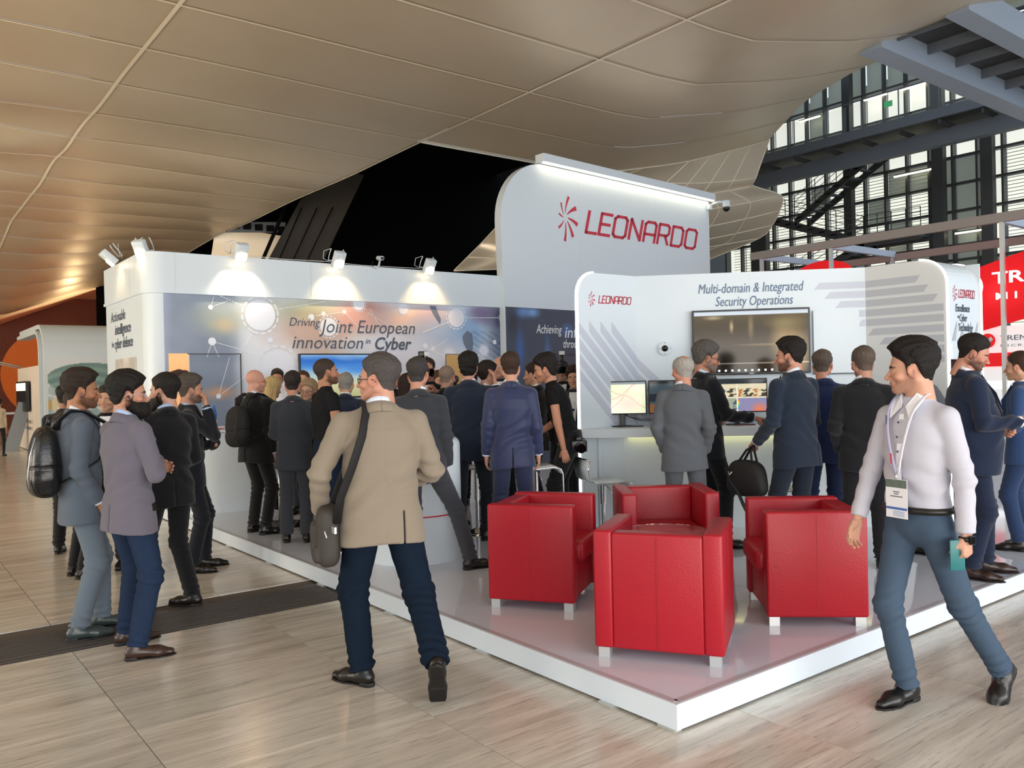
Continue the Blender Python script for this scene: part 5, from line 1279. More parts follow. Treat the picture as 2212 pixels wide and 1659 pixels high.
    def torso(Q):
        qz = Q[:, 2]; W_ = np.interp(qz, zs, wd); D_ = np.interp(qz, zs, dp); C_ = np.interp(qz, zs, cy)
        if flare: W_ = W_+flare*np.clip(-qz-.02, 0, 1)
        n = 2.3; rr = (np.abs(Q[:, 0]/W_)**n+np.abs((Q[:, 1]-C_)/D_)**n)**(1/n); return (rr-1)*np.minimum(W_, D_)*.95
    def topf(P):
        Q = (P-HPf)@RTf; d = torso(Q)
        tw_ = 1 if top in ('jacket', 'coat') else .75
        d = d+.0045*tw_*wob(Q*np.array([1, 1, .8], F4), 17, seed)
        # drag folds at waist and under the arms
        g = (np.exp(-((Q[:, 2]-.14)/.13)**2)*.0085+.0010)*tw_+np.exp(-((Q[:, 2]-.36)/.06)**2)*np.clip((np.abs(Q[:, 0])-.08)/.08, 0, 1)*.010*tw_
        d = d+g*folds(Q, 58, (.75*(1 if seed % 2 else -1), .3, 1), seed+3)
        d = smax(d, hemz-Q[:, 2]+.012*np.sin(Q[:, 0]*9+seed), .006); d = smax(d, Q[:, 2]-.585, .01)
        for i in (0, 1):
            sg = -1 if i == 0 else 1; shq = sh[i]
            d = smin(d, cap(P, T2P((sg*.045, -.01, .540)), T2P((sg*(shw-.01), -.005, .484)), .036, .052 if top != 'tee' else .045), .035)
            if sleeve_end == 0:
                m = sh[i]+(el[i]-sh[i])*.45; a = cap(P, shq, m, ra[0]*1.03, ra[1]*1.18); tt = capt(P, shq, el[i]); a = smax(a, (tt-.42)*.285, .006)
            else:
                a = cap(P, shq, el[i], ra[0], ra[1]); tt = capt(P, shq, el[i]); a2 = cap(P, el[i], wr[i], ra[1], ra[2]); t2 = capt(P, el[i], wr[i])
                a2 = smax(a2, (t2-.985)*.255, .004); a = smin(a, a2, .02)
                g = (np.exp(-((tt-1.0)/.30)**2)*.9+np.exp(-((t2-.75)/.3)**2)*(t2 > 0)*.5*(.75+.5*wob(P, 14, seed+5))+.12)*.0105*tw_
                a = a+g*folds(P, 78, el[i]-sh[i]+(wr[i]-el[i])*.8+np.array((.0, .02, 0)), seed+7+i)+.0025*wob(P, 30, seed+9)
            d = smin(d, a, .016)
        if vent and top == 'jacket':
            slot = np.maximum(np.abs(Q[:, 0]-.002-(.10 if vent == 2 else 0))-.0035, Q[:, 2]-.02); slot = np.maximum(slot, Q[:, 1]); d = smax(d, -slot, .003)
            sl = np.abs(Q[:, 0])-.0016; sl = np.maximum(np.maximum(sl, Q[:, 1]), Q[:, 2]-.5); d = np.where(sl < .002, d+.0012, d)
        return d
    allp = np.array([*sh, *el, *wr, T2P((0, 0, .6)), T2P((0, 0, hemz)), HP]); lo = allp.min(0)-.10; hi = allp.max(0)+.10
    lo = np.minimum(lo, T2P((0, 0, hemz))-np.array((.28, .24, .05))); hi = np.maximum(hi, HP+np.array((.27, .24+belly, .1)))
    v, f = surfnet(topf, lo, hi, h); nm = {'jacket': 'jacket', 'shirt': 'shirt', 'tee': 'tee_shirt', 'coat': 'coat', 'top': 'blouse'}[top]
    mesh_obj(nm, [(sc(v), f)], cloth(topcol, topkind), t)
    # ---------- trousers
    if legs:
        rt_, rk, ra_ = .092*wl*slim, .066*wl*slim, .060*wl*slim
        if legkind == 'denim': rk *= 1.06
        if fem: rt_, rk, ra_ = .078, .050, .036
        def legf(P):
            Qp = P-HPf; d = ell(Qp, (0, -.008, -.03), (.155*wl*(1 if not fem else 1.0), .112*wl, .125)); d = smin(d, ell(Qp, (0, 0, .06), (.155*w, .115*w+belly, .10) if top not in ('jacket', 'top') else (.130*w, .085*w+belly*.8, .08)), .04)
            for i in (0, 1):
                a = cap(P, hipj[i]-np.array((0, 0, .02)), knee[i], rt_, rk); b = cap(P, knee[i]+np.array((0, -.012, 0)), ank[i], rk, ra_+flare*.25)
                tk = capt(P, hipj[i], knee[i]); ta = capt(P, knee[i], ank[i])
                g = np.exp(-((tk-1)/.20)**2)*.008+np.exp(-((ta-.95)/.20)**2)*.014+.0010
                l = smin(a, b, .035); ax = knee[i]-ank[i]; l = l+g*folds(P, 120, (ax[0]+.25*(1 if i else -1)*np.linalg.norm(ax), ax[1], ax[2]), seed+20+i)
                l = smax(l, (ta-.985)*.42, .006); d = smin(d, l, .018)
            d = d+np.exp(-((Qp[:, 2]+.10)/.07)**2)*.0045*folds(P, 85, (.5, .2, 1), seed+31)+.003*wob(P, 22, seed+32)
            return smax(d, Qp[:, 2]-(.05 if top == 'shirt' else .095), .006)
        pts = np.array([*ank, *knee, *hipj]); lo = pts.min(0)-.12; hi = pts.max(0)+.12; lo[:2] = np.minimum(lo[:2], HP[:2]-.22); hi[:2] = np.maximum(hi[:2], HP[:2]+.22+belly); hi[2] = HP[2]+.12
        lo[2] = min(ank[0][2], ank[1][2])-.03
        v, f = surfnet(legf, lo, hi, h); mesh_obj('trousers', [(sc(v), f)], cloth(legcol, legkind), t)
    # ---------- shoes
    if shoes:
        for i in (0, 1):
            fx, fy, fz, fyaw, fp = feet[i]; yw = math.radians(fyaw if i == 0 else fyaw); (vu, fu), (vs_, fs2) = shoe_mesh(shoe)
            Rz = np.array(Matrix.Rotation(yw, 3, 'Z'))@np.array(Matrix.Rotation(math.radians(fp), 3, 'X')); piv = np.array((0, 0, .075))
            g_ = lambda v: ((v*np.array((1.02, 1.06, 1))-piv)@Rz.T+piv+np.array((fx, fy, fz)))
            o = mesh_obj('shoe', [(sc(g_(vu)), fu)], cloth(shoecol, 'leather') if shoe != 'sneaker' else cloth(shoecol, 'wool'), t)
            mesh_obj('sole', [(sc(g_(vs_)), fs2)], mat('black_sole', '100e0d', .6) if shoe != 'sneaker' else mat('white_sole', 'e8eef0', .5), o)
            if shoe == 'sneaker':
                gm = MB()
                for a, b in (((-.0, -.0), (.0, .1)),):
                    for side_ in (-1, 1):
                        for q in ([(.030, .00, .045), (.036, .05, .05), (.034, .09, .062)], [(.034, .03, .030), (.040, .06, .05), (.030, .085, .07)], [(.036, .07, .028), (.040, .085, .045), (.028, .11, .062)], [(.030, -.05, .04), (.036, -.0, .05), (.038, .03, .045)]):
                            gm.tube([tuple(sc(g_(np.array([(side_*(p[0]+.004), p[1], p[2])])))[0]) for p in q], .0045)
                gm.build('stripes', mat('neon_green', '4fe03a', .5, emit='3fd030', es=.15), o, smooth=True)
                MB().tube([tuple(sc(g_(np.array([p])))[0]) for p in ((-.026, -.055, .02), (0, -.075, .022), (.026, -.055, .02))], .012).build('heel_patch', MATS['neon_green'], o, smooth=True)
    # ---------- body: head and neck, hands, plain limbs under the clothes - one mesh
    hv, hf = head_mesh(fem, .0032 if fine else .0045)
    body = [(sc(H2P(hv)), hf)]
    bare = top == 'tee' or fem
    def bodyf(P):
        Q = (P-HPf)@RTf; d = torso(Q)+.030; d = smax(d, Q[:, 2]-.56, .01); d = smax(d, -Q[:, 2]-.05, .01)
        d = smin(d, cap(P, T2P((0, -.01, .48)), T2P((0, .0, .62)), .052, .050), .03)
        for i in (0, 1):
            bl = .6 if fem else 1.0; d = smin(d, cap(P, sh[i], el[i], .046*(.7+.3*w)*bl, .040*bl), .02); d = smin(d, cap(P, el[i], wr[i], .040*bl, .027), .015)
            d = smin(d, cap(P, hipj[i], knee[i], .060*bl, .040*bl), .03); d = smin(d, cap(P, knee[i], ank[i], .038*bl, .028), .02)
        return d
    pts = np.array([*ank, *knee, *hipj, *sh, *el, *wr, T2P((0, 0, .62))]); lo = pts.min(0)-.09; hi = pts.max(0)+.09; lo[:2] = np.minimum(lo[:2], HP[:2]-.2); hi[:2] = np.maximum(hi[:2], HP[:2]+.2)
    v, f = surfnet(bodyf, lo, hi, .012 if bare else .024); body.append((sc(v), f))
    for i in (0, 1):
        if not visible_hands[i]: continue
        sg = -1 if i == 0 else 1; hv2, hf2 = hand_mesh(hands[i], .0032 if fine else .0045); fd = unit(wr[i]-el[i])
        hd = handdir[i]
        if hd is not None and len(hd) == 2: fd = unit(RT@np.array(hd[1])); hd0 = hd[0]
        else: hd0 = hd
        pal = np.array(hd0, float) if hd0 is not None else np.array((-sg, .15, 0.)); pal = RT@pal; pal = unit(pal-fd*(pal@fd)); xa = np.cross(pal, fd)   # x = y cross z
        Rh = rotm(xa, pal, fd); vv = hv2.copy(); fl = hf2
        # thumb should point forward/up: choose mirror
        want = RT@np.array((0, 1, .3)) if abs(fd[2]) > .5 else np.array((0, 0, 1.))
        if xa@want < 0: vv = vv*np.array((-1, 1, 1)); fl = hf2[:, ::-1]
        body.append((sc(vv@Rh.T+wr[i]+fd*.012), fl))
    bo = mesh_obj('body', body, skinm(skin), t)
    base = np.array(lin(skin)[:3]); nV = sum(len(q[0]) for q in body); Cc = np.ones((nV, 4), F4); Cc[:, :3] = base
    x_, y_, z_ = hv.T; ax_ = np.abs(x_); tint = np.zeros(len(hv))
    lip = np.exp(-((z_+.0160)/.0065)**2)*(ax_ < .021)*(y_ > .085); hc = Cc[:len(hv), :3]
    hc[:] = hc*(1-.55*lip[:, None])+np.array(lin('a85a50')[:3])*(.55*lip[:, None])
    chk = np.exp(-((ax_-.05)/.02)**2-((z_-.01)/.03)**2)*(y_ > .03)*.18+np.exp(-(ax_/.013)**2-((z_-.012)/.015)**2)*(y_ > .09)*.2+(ax_ > .078)*.25
    hc[:] = hc*(1-chk[:, None])+np.array(lin('c8705c')[:3])*chk[:, None]
    top_ = np.interp(y_, [-.03, -.012, .012, .03, .06, .10], [.03, .05, .035, .006, -.004, -.001])
    reg = 1/(1+np.exp((z_-top_)/.004)); reg = reg*(1/(1+np.exp(-(y_+.008)/.006)))*(1/(1+np.exp(-(z_+.072+.3*np.clip(y_-.04, -.1, .05))/.005)))*(1-lip)
    reg = reg*(1-np.exp(-(np.maximum(ax_-.0, 0)/.018)**2-((z_+.034)/.006)**2)*.4*(y_ > .08))
    am = {'full': .9, 'short': .78, 'stubble': .30, None: .07 if not fem else 0}[beard]; am = am*(.85+.3*np.random.RandomState(seed).rand(len(hv)))
    reg = np.clip(reg*am, 0, 1)[:, None]; bc_c = np.array(lin(beardcol or (haircol if beard else '5a4a42'))[:3]); hc[:] = hc*(1-reg)+bc_c*reg
    brow = np.exp(-((z_-.0655+.12*np.abs(ax_-.030))/.0045)**2)*(ax_ > .010)*(ax_ < .052)*(y_ > .06)*.75; hc[:] = hc*(1-brow[:, None])+np.array(lin(haircol)[:3])*brow[:, None]
    if hair not in (None, 'ring'):
        sc_ = (z_ > .10)*(y_ < .06)*1.0; hc[:] = hc*(1-.6*sc_[:, None])+np.array(lin(haircol)[:3])*.6*sc_[:, None]
    ca = bo.data.color_attributes.new('Col', 'FLOAT_COLOR', 'POINT'); ca.data.foreach_set('color', Cc.ravel())
    # eyes
    if fine or facez:
        for sx_ in (-1, 1):
            mb = MB(); c = sc(H2P(np.array([(sx_*.031, .0805, .042)])))[0]; mb.sph(tuple(c), .0125*s, n=14); mb.build('eye', M_eye, t, smooth=True)
            mb = MB(); c = sc(H2P(np.array([(sx_*.031, .0872, .042)])))[0]; mb.sph(tuple(c), .0068*s, n=12); mb.build('iris', M_iris, t, smooth=True)
            mb = MB(); mb.tube([tuple(sc(H2P(np.array([p])))[0]) for p in ((sx_*.014, .0965, .062), (sx_*.030, .0945, .068), (sx_*.048, .080, .062))], .0042*s, rad=[.003*s, .0045*s, .002*s]); mb.build('eyebrow', hairm(beardcol or haircol), t, smooth=True)
    if hair:
        v, f = hair_mesh(hair, .0034 if fine else .0048); mesh_obj('hair', [(sc(H2P(v)), f)], hairm(haircol), t)
    if beard == 'full':
        v, f = beard_mesh(beard, .003 if fine else .004); mesh_obj('beard', [(sc(H2P(v)), f)], hairm(beardcol or haircol), t)
    if glasses:
        gm = MB()
        P_ = lambda p: tuple(sc(H2P(np.array([p])))[0])
        for sx_ in (-1, 1):
            gm.tube([P_((sx_*.033+.022*math.cos(a), .101-.25*abs(.022*math.cos(a)+0), .043+.015*math.sin(a))) for a in np.linspace(0, 2*PI, 13)], .0018, n=5)
            gm.tube([P_((sx_*.056, .094, .048)), P_((sx_*.079, .05, .050)), P_((sx_*.085, -.005, .046)), P_((sx_*.083, -.02, .03))], .0020, n=5)
        gm.tube([P_((-.011, .104, .046)), P_((.011, .104, .046))], .0018, n=5); g = gm.build('glasses', mat('glasses_'+glasses, glasses, .3), t, smooth=True)
        if fine:
            ln_ = MB()
            for sx_ in (-1, 1): ln_.poly([P_((sx_*.033+.021*math.cos(a), .100-.25*abs(.021*math.cos(a)), .043+.014*math.sin(a))) for a in np.linspace(0, 2*PI, 13)[:-1]])
            ln_.build('lens', mat('dark_lens', '303840', .05, alpha=.45), g)
    # ---------- collars
    C3 = lambda p: tuple(sc([T2P(p)])[0])
    if top in ('jacket', 'coat'):
        vs_ = []; n = 40
        def ringband(name, r0, r1, z0, z1, m, tilt=.03, open_=0.0, yo=.0, th=.006):
            vs = []; fs = []
            for k in range(n+1):
                a = -PI/2+(k/n)*2*PI; fr = .5+.5*math.sin(a)
                for r, z_ in ((r0, z0), (r1, z1)):
                    vs.append(sc([T2P((r*w**.5*math.cos(a)*1.04, yo+r*math.sin(a)*.98, z_-tilt*2.2*fr))])[0])
            for k in range(n):
                fs.append([2*k, 2*k+1, 2*k+3, 2*k+2])
            o = bpy.data.objects.new(name, newmesh(name, vs, fs, m, True)); link(o, t); md = o.modifiers.new('s', 'SOLIDIFY'); md.thickness = th; md.offset = 0; return o
        ringband('jacket_collar', .100, .073, .545, .600, cloth(topcol, topkind), th=.011)
        if collar: ringband('shirt_collar', .069, .062, .585, .625, cloth(collar, 'cotton'), th=.005)
        if tie or collar:
            # shirt front seen between the lapels
            sv = [C3((-.045, dp[8]+.010+cy[8], .44)), C3((.045, dp[8]+.010+cy[8], .44)), C3((.02, dp[5]+.010+belly, .20)), C3((-.02, dp[5]+.010+belly, .20)), C3((-.055, .075, .55)), C3((.055, .075, .55))]
            MB().poly([sv[4], sv[5], sv[1], sv[0]]).poly([sv[0], sv[1], sv[2], sv[3]]).build('shirt_front', cloth(collar or 'eef2f8', 'cotton'), t)
            if tie: MB().poly([C3((-.014, .086, .545)), C3((.014, .086, .545)), C3((.030, dp[5]+.016+belly, .24)), C3((0, dp[5]+.016+belly, .21)), C3((-.030, dp[5]+.016+belly, .24))]).build('tie', cloth(tie, 'shiny'), t)
            for sg in (-1, 1):
                MB().poly([C3((sg*.058, .060, .575)), C3((sg*.10, .088, .50)), C3((sg*.095, dp[8]+.014, .42)), C3((sg*.03, dp[5]+.015+belly, .19)), C3((sg*.048, dp[8]+.012, .42))], ext=tuple(sc([RT@np.array((0, .006, 0))])[0])).build('lapel', cloth(topcol, topkind), t)
        # cuffs
        if collar:
            for i in (0, 1):
                if visible_hands[i]:
                    d_ = unit(wr[i]-el[i]); a = wr[i]+d_*-.012; b = wr[i]+d_*.008; MB().cyl(tuple(a*s), tuple(b*s), .040*s*(.6+.4*w), .039*s*(.6+.4*w), 20).build('cuff', cloth(collar, 'cotton'), t, smooth=True)
    if lanyard:
        mb = MB()
        mb.tube([C3((.07*math.cos(a)*1.08, .0+.073*math.sin(a), .585-.03*(.5+.5*math.sin(a)))) for a in np.linspace(PI*1.0, PI*2.0, 9)], .0075*s, n=6, flat=1.0); mb.build('lanyard', cloth(lanyard, 'cotton'), t, smooth=True)
    t['_s'] = s
    info = dict(root=t, s=s, sh=sh, el=el, wr=wr, HP=HP, RT=RT, T2P=T2P, ank=ank, knee=knee, dp=dp, wd=wd, H2P=H2P, C3=C3)
    return info
def world_pt(info, p):
    """person-local normalised point -> world"""
    t = info['root']; a = t.rotation_euler.z; q = np.array(p, float)*info['s']; c, s_ = math.cos(a), math.sin(a)
    return Vector((t.location.x+q[0]*c-q[1]*s_, t.location.y+q[0]*s_+q[1]*c, t.location.z+q[2]))
def va(x, y): return math.degrees(math.atan2(y, x))
def P(label, x, y, h, **k):
    """h: 0 = back to the viewer, 90 = towards the right, 180 = towards the viewer"""
    hd = k.pop('hd', h); yaw_ = -(hd-h); pit = k.pop('pit', -3)
    return person(label, x, y, va(x, y)-h, head=(yaw_, pit), **k)
Z = PZ
HANG = ((.10, -.06, -1), (.02, .25, -1)); POCK = ((.22, -.16, -1), (-.22, .55, -.85)); FRONT = ((.14, .05, -1), (-.35, .85, -.25))
# --- group at the left
p1 = P('person in slate suit with leather backpack, leftmost of the front group', 1.07, 6.33, 82, hd=94, H=1.79, topcol='5b6572', legcol='66727e', shoecol='3c4746', hair='quiff', haircol='2c211b', beard='short', beardcol='4a3426', skin='b5805f', fine=True,
       collar='f0f2fa', arms=(FRONT, ((.10, -.12, -1), (-.05, .50, -.9))), feet=((-.12, .20, 0, 0, 0), (.10, .02, 0, -4, 0)), hip=(0, .07, .945), seed=4, facez=1)
p2 = P('person in purple-grey blazer with full black beard and dark glasses, arms crossed', 1.30, 5.71, 58, hd=92, H=1.76, topcol='6b6673', legcol='26344c', legkind='denim', shoecol='3a2620', hair='thick', haircol='14110f', beard='full', beardcol='130e0c', glasses='b8bcc4', skin='c08c74',
       fine=True, collar='b4c8ea', arms=(((.20, .35, -1), (-1.0, .45, .05)), ((.34, .12, -1), (-.85, .62, .30))), hands=('relax', 'fist'), feet=((-.19, .08, 0, -14, 0), (.17, -.07, 0, -32, 0)), lanyard='5a3a86', seed=2, slim=1.02)
p3 = P('person in black suit seen from behind with light blue collar, right of the blazer', 1.80, 6.66, -22, hd=-62, H=1.77, topcol='101114', legcol='111215', hair='short', haircol='1b1613', skin='c99a84', collar='a9c2e4', fine=True, arms=(FRONT, ((.16, .02, -1), (-.2, .9, -.4))),
       feet=((-.12, .14, 0, 10, 0), (.14, -.08, 0, 30, 0)), seed=7, beard='full', beardcol='1a1410')
p4 = P('person with greying hair holding a hand to the chin, behind the black suit', 2.32, 7.85, 92, hd=88, H=1.77, topcol='10141c', legcol='11151e', hair='quiff', haircol='4c443d', beard='short', beardcol='5c534b', skin='b98870', collar='a8c0e0', fine=True,
       arms=(((.1, .3, -1), (-.8, .6, 0)), ((.10, .80, -.62), (-.30, -.25, 1))), hands=('relax', 'relax'), handdir=(None, ((-.3, -1, .2), (-.25, -.05, 1))), feet=((-.12, .1, 0, 8, 0), (.12, 0, 0, -8, 0)), seed=9, visible_hands=(False, True))
P('person in black jacket partly hidden behind the slate suit', 1.47, 8.34, 60, H=1.66, topcol='0f0f12', legcol='121216', haircol='3a2a22', collar='e8eaf0', visible_hands=(False, False), seed=3)
P('person in black jacket farther back, only head and shoulder showing at the far left', 1.61, 9.62, 20, H=1.72, topcol='101013', legcol='131317', haircol='141210', skin='9a6e56', visible_hands=(False, False), seed=5)
P('person in black jacket with white collar between the slate suit and the blazer', 1.80, 8.59, 200, H=1.70, topcol='0d0d10', legcol='101013', haircol='2a211c', collar='f4f6fa', visible_hands=(False, False), seed=6)
# --- people on the platform, left part
p6 = P('bald person in black suit wearing a black backpack', 3.20, 8.55, 48, hd=62, z=Z, H=1.70, w=1.08, belly=.05, topcol='131315', legcol='141416', shoecol='0c0c0c', hair=None, skin='cf9a84', glasses='a8202c', collar='dfe6f4', fine=True,
       arms=(FRONT, ((.08, .0, -1), (.0, .28, -1))), feet=((-.14, .06, 0, -2, 0), (.12, .0, 0, -30, 0)), seed=8)
p7 = P('blonde person in black with high heels at the bar counter', 3.87, 9.80, 72, hd=60, z=Z, H=1.62, fem=1, top='top', topcol='131316', topkind='cotton', legcol='0e0e10', hair='long', haircol='c3a874', skin='c79578', arms=(((.1, .3, -1), (-.1, .9, .1)), ((.12, .25, -1), (-.2, 1, .15))),
       feet=((-.09, .06, .06, 0, -22), (.08, .0, .06, -6, -22)), hands=('relax', 'relax'), shoecol='0b0a0b', pit=-12)
for i in (0, 1):   # block heels and platform soles
    a = p7['ank'][i]; mb = MB(); mb.box((a[0]*.91, a[1]*.91-.055, .045), (.04, .035, .09)); mb.box((a[0]*.91, a[1]*.91+.10, .014), (.075, .11, .028), bev=.006); mb.build('heel', M_dark, p7['root'])
P('person in white shirt serving behind the bar counter', 4.56, 11.30, 185, z=Z, H=1.76, top='shirt', topcol='eceef6', topkind='cotton', haircol='1d1612', arms=(((.1, .1, -1), (-.2, .9, .1)), ((.1, .1, -1), (-.2, .9, .1))), skin='b98468')
p9 = P('person in dark pinstripe suit with flared trousers, seen from behind with lanyard', 3.30, 7.80, 4, hd=8, z=Z, H=1.66, w=.98, topcol='34383f', legcol='383b42', haircol='2b2422', skin='bf8a72', collar='eaeef8', lanyard='d8dcf0', vent=False, flare=.05, arms=(FRONT, FRONT), visible_hands=(False, False), feet=((-.10, .05, 0, 5, 0), (.11, 0, 0, -5, 0)), seed=11)
p10 = P('bearded person with shaved head in black tee shirt and green-striped trainers', 3.36, 7.19, 66, hd=80, z=Z, H=1.77, top='tee', topcol='131418', topkind='cotton', legcol='1b2536', legkind='denim', shoe='sneaker', shoecol='16181c', hair='buzz', haircol='3a2e28', beard='short', beardcol='2a1c16', skin='b07c60', fine=True,
        arms=(((.2, .2, -1), (-.5, .8, .1)), ((.12, .05, -1), (-.5, .8, -.1))), feet=((-.12, .12, 0, -4, 0), (.13, -.08, 0, -20, 0)), pit=4, seed=12)
P('person with glasses and light brown hair glimpsed between the pinstripe suit and the black tee', 3.85, 8.65, 205, z=Z, H=1.58, fem=1, top='top', topcol='2a2a33', hair='long', haircol='a08868', glasses='30343c', skin='c79a82', visible_hands=(False, False), facez=1)
P('person with reddish brown hair whose head shows behind the one with glasses', 4.17, 9.54, 190, z=Z, H=1.70, topcol='2c3038', haircol='4a3024', hair='receding', collar='f0f0f4', visible_hands=(False, False), facez=1)
# --- the walker with the beige jacket
p13 = P('person in beige jacket and blue jeans walking away with a shoulder bag', 2.22, 4.14, -6, hd=-68, H=1.83, w=1.14, belly=.03, topcol='8e8272', topkind='wool', legcol='14202f', legkind='denim', shoecol='15120f', hair='short', haircol='4b4644', glasses='1c1c20', skin='c48f78', collar='dfe8f8', fine=True,
        arms=(((.52, -.12, -1), (-.02, .55, -.85)), ((.34, .02, -1), (-.42, .85, -.30))), hands=('grip', 'relax'), visible_hands=(True, False), feet=((-.09, .03, 0, 42, 0), (.25, -.36, .12, -10, -62)), hip=(.03, 0, .935), wl=1.08, vent=2, seed=14, pit=0, slim=1.05)
# --- centre crowd
P('person in navy jacket bending behind the beige jacket', 3.88, 7.87, 10, z=Z, H=1.66, topcol='1a2538', legcol='1a2030', hair='receding', haircol='8c8880', lean=.2, visible_hands=(False, False), seed=15)
P('person with grey wavy hair in profile right of the beige jacket', 5.22, 9.23, 95, z=Z, H=1.71, topcol='15161a', legcol='15161a', hair='thick', haircol='77736c', skin='c9937a', visible_hands=(False, False), seed=16)
P('person with long dark brown hair behind the grey flared suit', 4.40, 7.47, 10, z=Z, H=1.60, fem=1, top='top', topcol='131316', hair='long', haircol='2b1c18', visible_hands=(False, False), seed=17)
p16 = P('person in dark grey suit standing with legs wide apart', 3.56, 5.80, 4, hd=14, z=Z, H=1.76, topcol='35383f', legcol='3b3d44', shoecol='131110', hair='short', haircol='3f3b3a', skin='c58f78', collar='f0f3fa', fine=True, arms=(FRONT, ((.14, -.06, -1), (-.02, .40, -1))), visible_hands=(False, False),
        feet=((-.09, .02, 0, 8, 0), (.36, .06, 0, -62, 0)), hip=(-.02, 0, .905), side=-.03, seed=18, wl=1.02)
p17 = P('photographer raising a camera with flash in the middle of the crowd', 4.99, 8.02, 195, z=Z, H=1.80, topcol='121216', hair='receding', haircol='2c1f19', skin='c58d74', arms=(((.35, .5, -.7), (-.5, .5, .9)), ((.35, .5, -.7), (-.5, .5, .9))), hands=('grip', 'grip'), facez=1, seed=19)
P('person with brown hair half hidden beside the photographer with the flash', 5.51, 8.63, 150, z=Z, H=1.66, topcol='18181c', haircol='5a3c2a', visible_hands=(False, False), seed=20, facez=1)
P('person with closely shaved head next to the navy suit', 4.88, 7.47, 30, z=Z, H=1.70, topcol='121317', legcol='131417', hair='buzz', haircol='8a7768', skin='b98f78', collar='f0f2f6', visible_hands=(False, False), seed=21)
p19 = P('person with thick black hair in navy suit holding a hand to the ear', 4.58, 6.62, 2, hd=6, z=Z, H=1.79, topcol='1b2537', legcol='1a1f28', hair='slick', haircol='130f0e', skin='c08c78', collar='dfe4ee', fine=True, arms=(FRONT, ((.30, .55, -.55), (-.12, .05, 1))), hands=('relax', 'relax'), handdir=(None, ((-1, .2, 0), (-.1, 0, 1))),
        visible_hands=(False, True), feet=((-.12, .0, 0, 5, 0), (.14, .05, 0, -40, 0)), seed=22, shoecol='1c1412', w=1.04, vent=False)
P('person with dark wavy hair behind the hand-to-ear suit', 5.46, 7.54, 70, z=Z, H=1.73, topcol='16181d', hair='thick', haircol='211814', skin='c4917a', visible_hands=(False, False), seed=23)
P('person with curly black hair between the two navy suits', 5.95, 8.55, 10, z=Z, H=1.70, topcol='15161a', haircol='17120f', hair='thick', collar='f4f4f6', visible_hands=(False, False), seed=24)
P('person with white hair looking forward beside the royal-blue suit', 6.01, 7.99, 205, z=Z, H=1.82, topcol='2a2c33', hair='ring', haircol='d8d4cc', skin='d2a08a', collar='f4f4f8', visible_hands=(False, False), seed=25, facez=1)
p23 = P('person in shiny royal-blue suit seen from behind, hands in pockets', 4.45, 5.79, 0, hd=-4, z=Z, H=1.765, topcol='1b2750', topkind='shiny', legcol='1a2548', legkind='shiny', hair='short', haircol='3a2a22', skin='c9957e', collar='e8ecf8', fine=True, arms=(((.17, -.10, -1), (.05, .30, -1)), ((.17, -.10, -1), (.05, .30, -1))), w=1.0,
        feet=((-.13, 0, 0, 6, 0), (.13, 0, 0, -6, 0)), seed=26)
p24 = P('photographer in black tee shirt leaning left with a camera on the hip', 5.36, 6.15, -84, hd=-92, z=Z, H=1.80, top='tee', topcol='111214', topkind='cotton', legcol='17181a', hair='slick', haircol='171210', beard='stubble', skin='c08a70', fine=True, lean=.30,
        arms=(((.12, .15, -1), (-.05, .10, -1)), ((.2, .3, -1), (-.2, .7, -.2))), feet=((-.11, .05, 0, 8, 0), (.11, -.05, 0, -8, 0)), hip=(0, -.06, .94), pit=-8, seed=27, wl=1.05)
P('person in black jacket behind the leaning photographer', 5.88, 7.21, -70, z=Z, H=1.71, topcol='121215', haircol='2e211a', collar='eef0f4', visible_hands=(False, False), seed=28)
P('person with dark curly hair at the edge of the corner booth', 6.15, 6.85, 190, z=Z, H=1.66, topcol='1c2430', hair='thick', haircol='2a1c16', visible_hands=(False, False), seed=29, facez=1)
P('person in dark cap raising a flash camera near the corner booth edge', 6.85, 7.85, 185, z=Z, H=1.76, topcol='101114', hair='buzz', haircol='15151a', visible_hands=(False, False), seed=30, facez=1)
# --- booth visitors
p27 = P('elderly person in grey suit with bald crown and wavy grey hair', 5.46, 4.72, 6, hd=-28, z=Z, H=1.70, topcol='5b6067', legcol='5d6167', hair='ring', haircol='a8a39b', skin='c99079', collar='e8ecf4', fine=True, arms=(POCK, POCK), visible_hands=(False, False), feet=((-.12, 0, 0, 8, 0), (.13, .03, 0, -10, 0)), seed=31, vent=False)
p28 = P('person with grey beard and black glasses pointing at the monitor', 5.96, 4.90, 62, hd=80, z=Z, H=1.82, topcol='11141b', legcol='12151b', hair='thick', haircol='56524f', beard='short', beardcol='6a6460', glasses='101014', skin='b9836a', collar='cddcf4', tie='10141e', fine=True, arms=(FRONT, ((.10, .40, -1), (-.05, 1, -.12))),
        hands=('relax', 'point'), handdir=(None, (0, 0, -1)), visible_hands=(False, True), feet=((-.12, 0, 0, 5, 0), (.12, .1, 0, -20, 0)), seed=32, pit=-10)
p29 = P('bearded person in dark navy suit holding a black shoulder bag', 5.90, 3.93, -48, hd=-80, z=Z, H=1.80, topcol='1c2839', legcol='172130', hair='quiff', haircol='15110f', beard='short', beardcol='1f1713', skin='c28d76', collar='e4ecf8', fine=True, w=1.06, arms=(((.18, .10, -1), (-.1, .70, -.55)), FRONT), hands=('grip', 'relax'), visible_hands=(True, False),
        feet=((-.13, .05, 0, 6, 0), (.13, -.05, 0, -6, 0)), seed=33, vent=2, lean=.04)
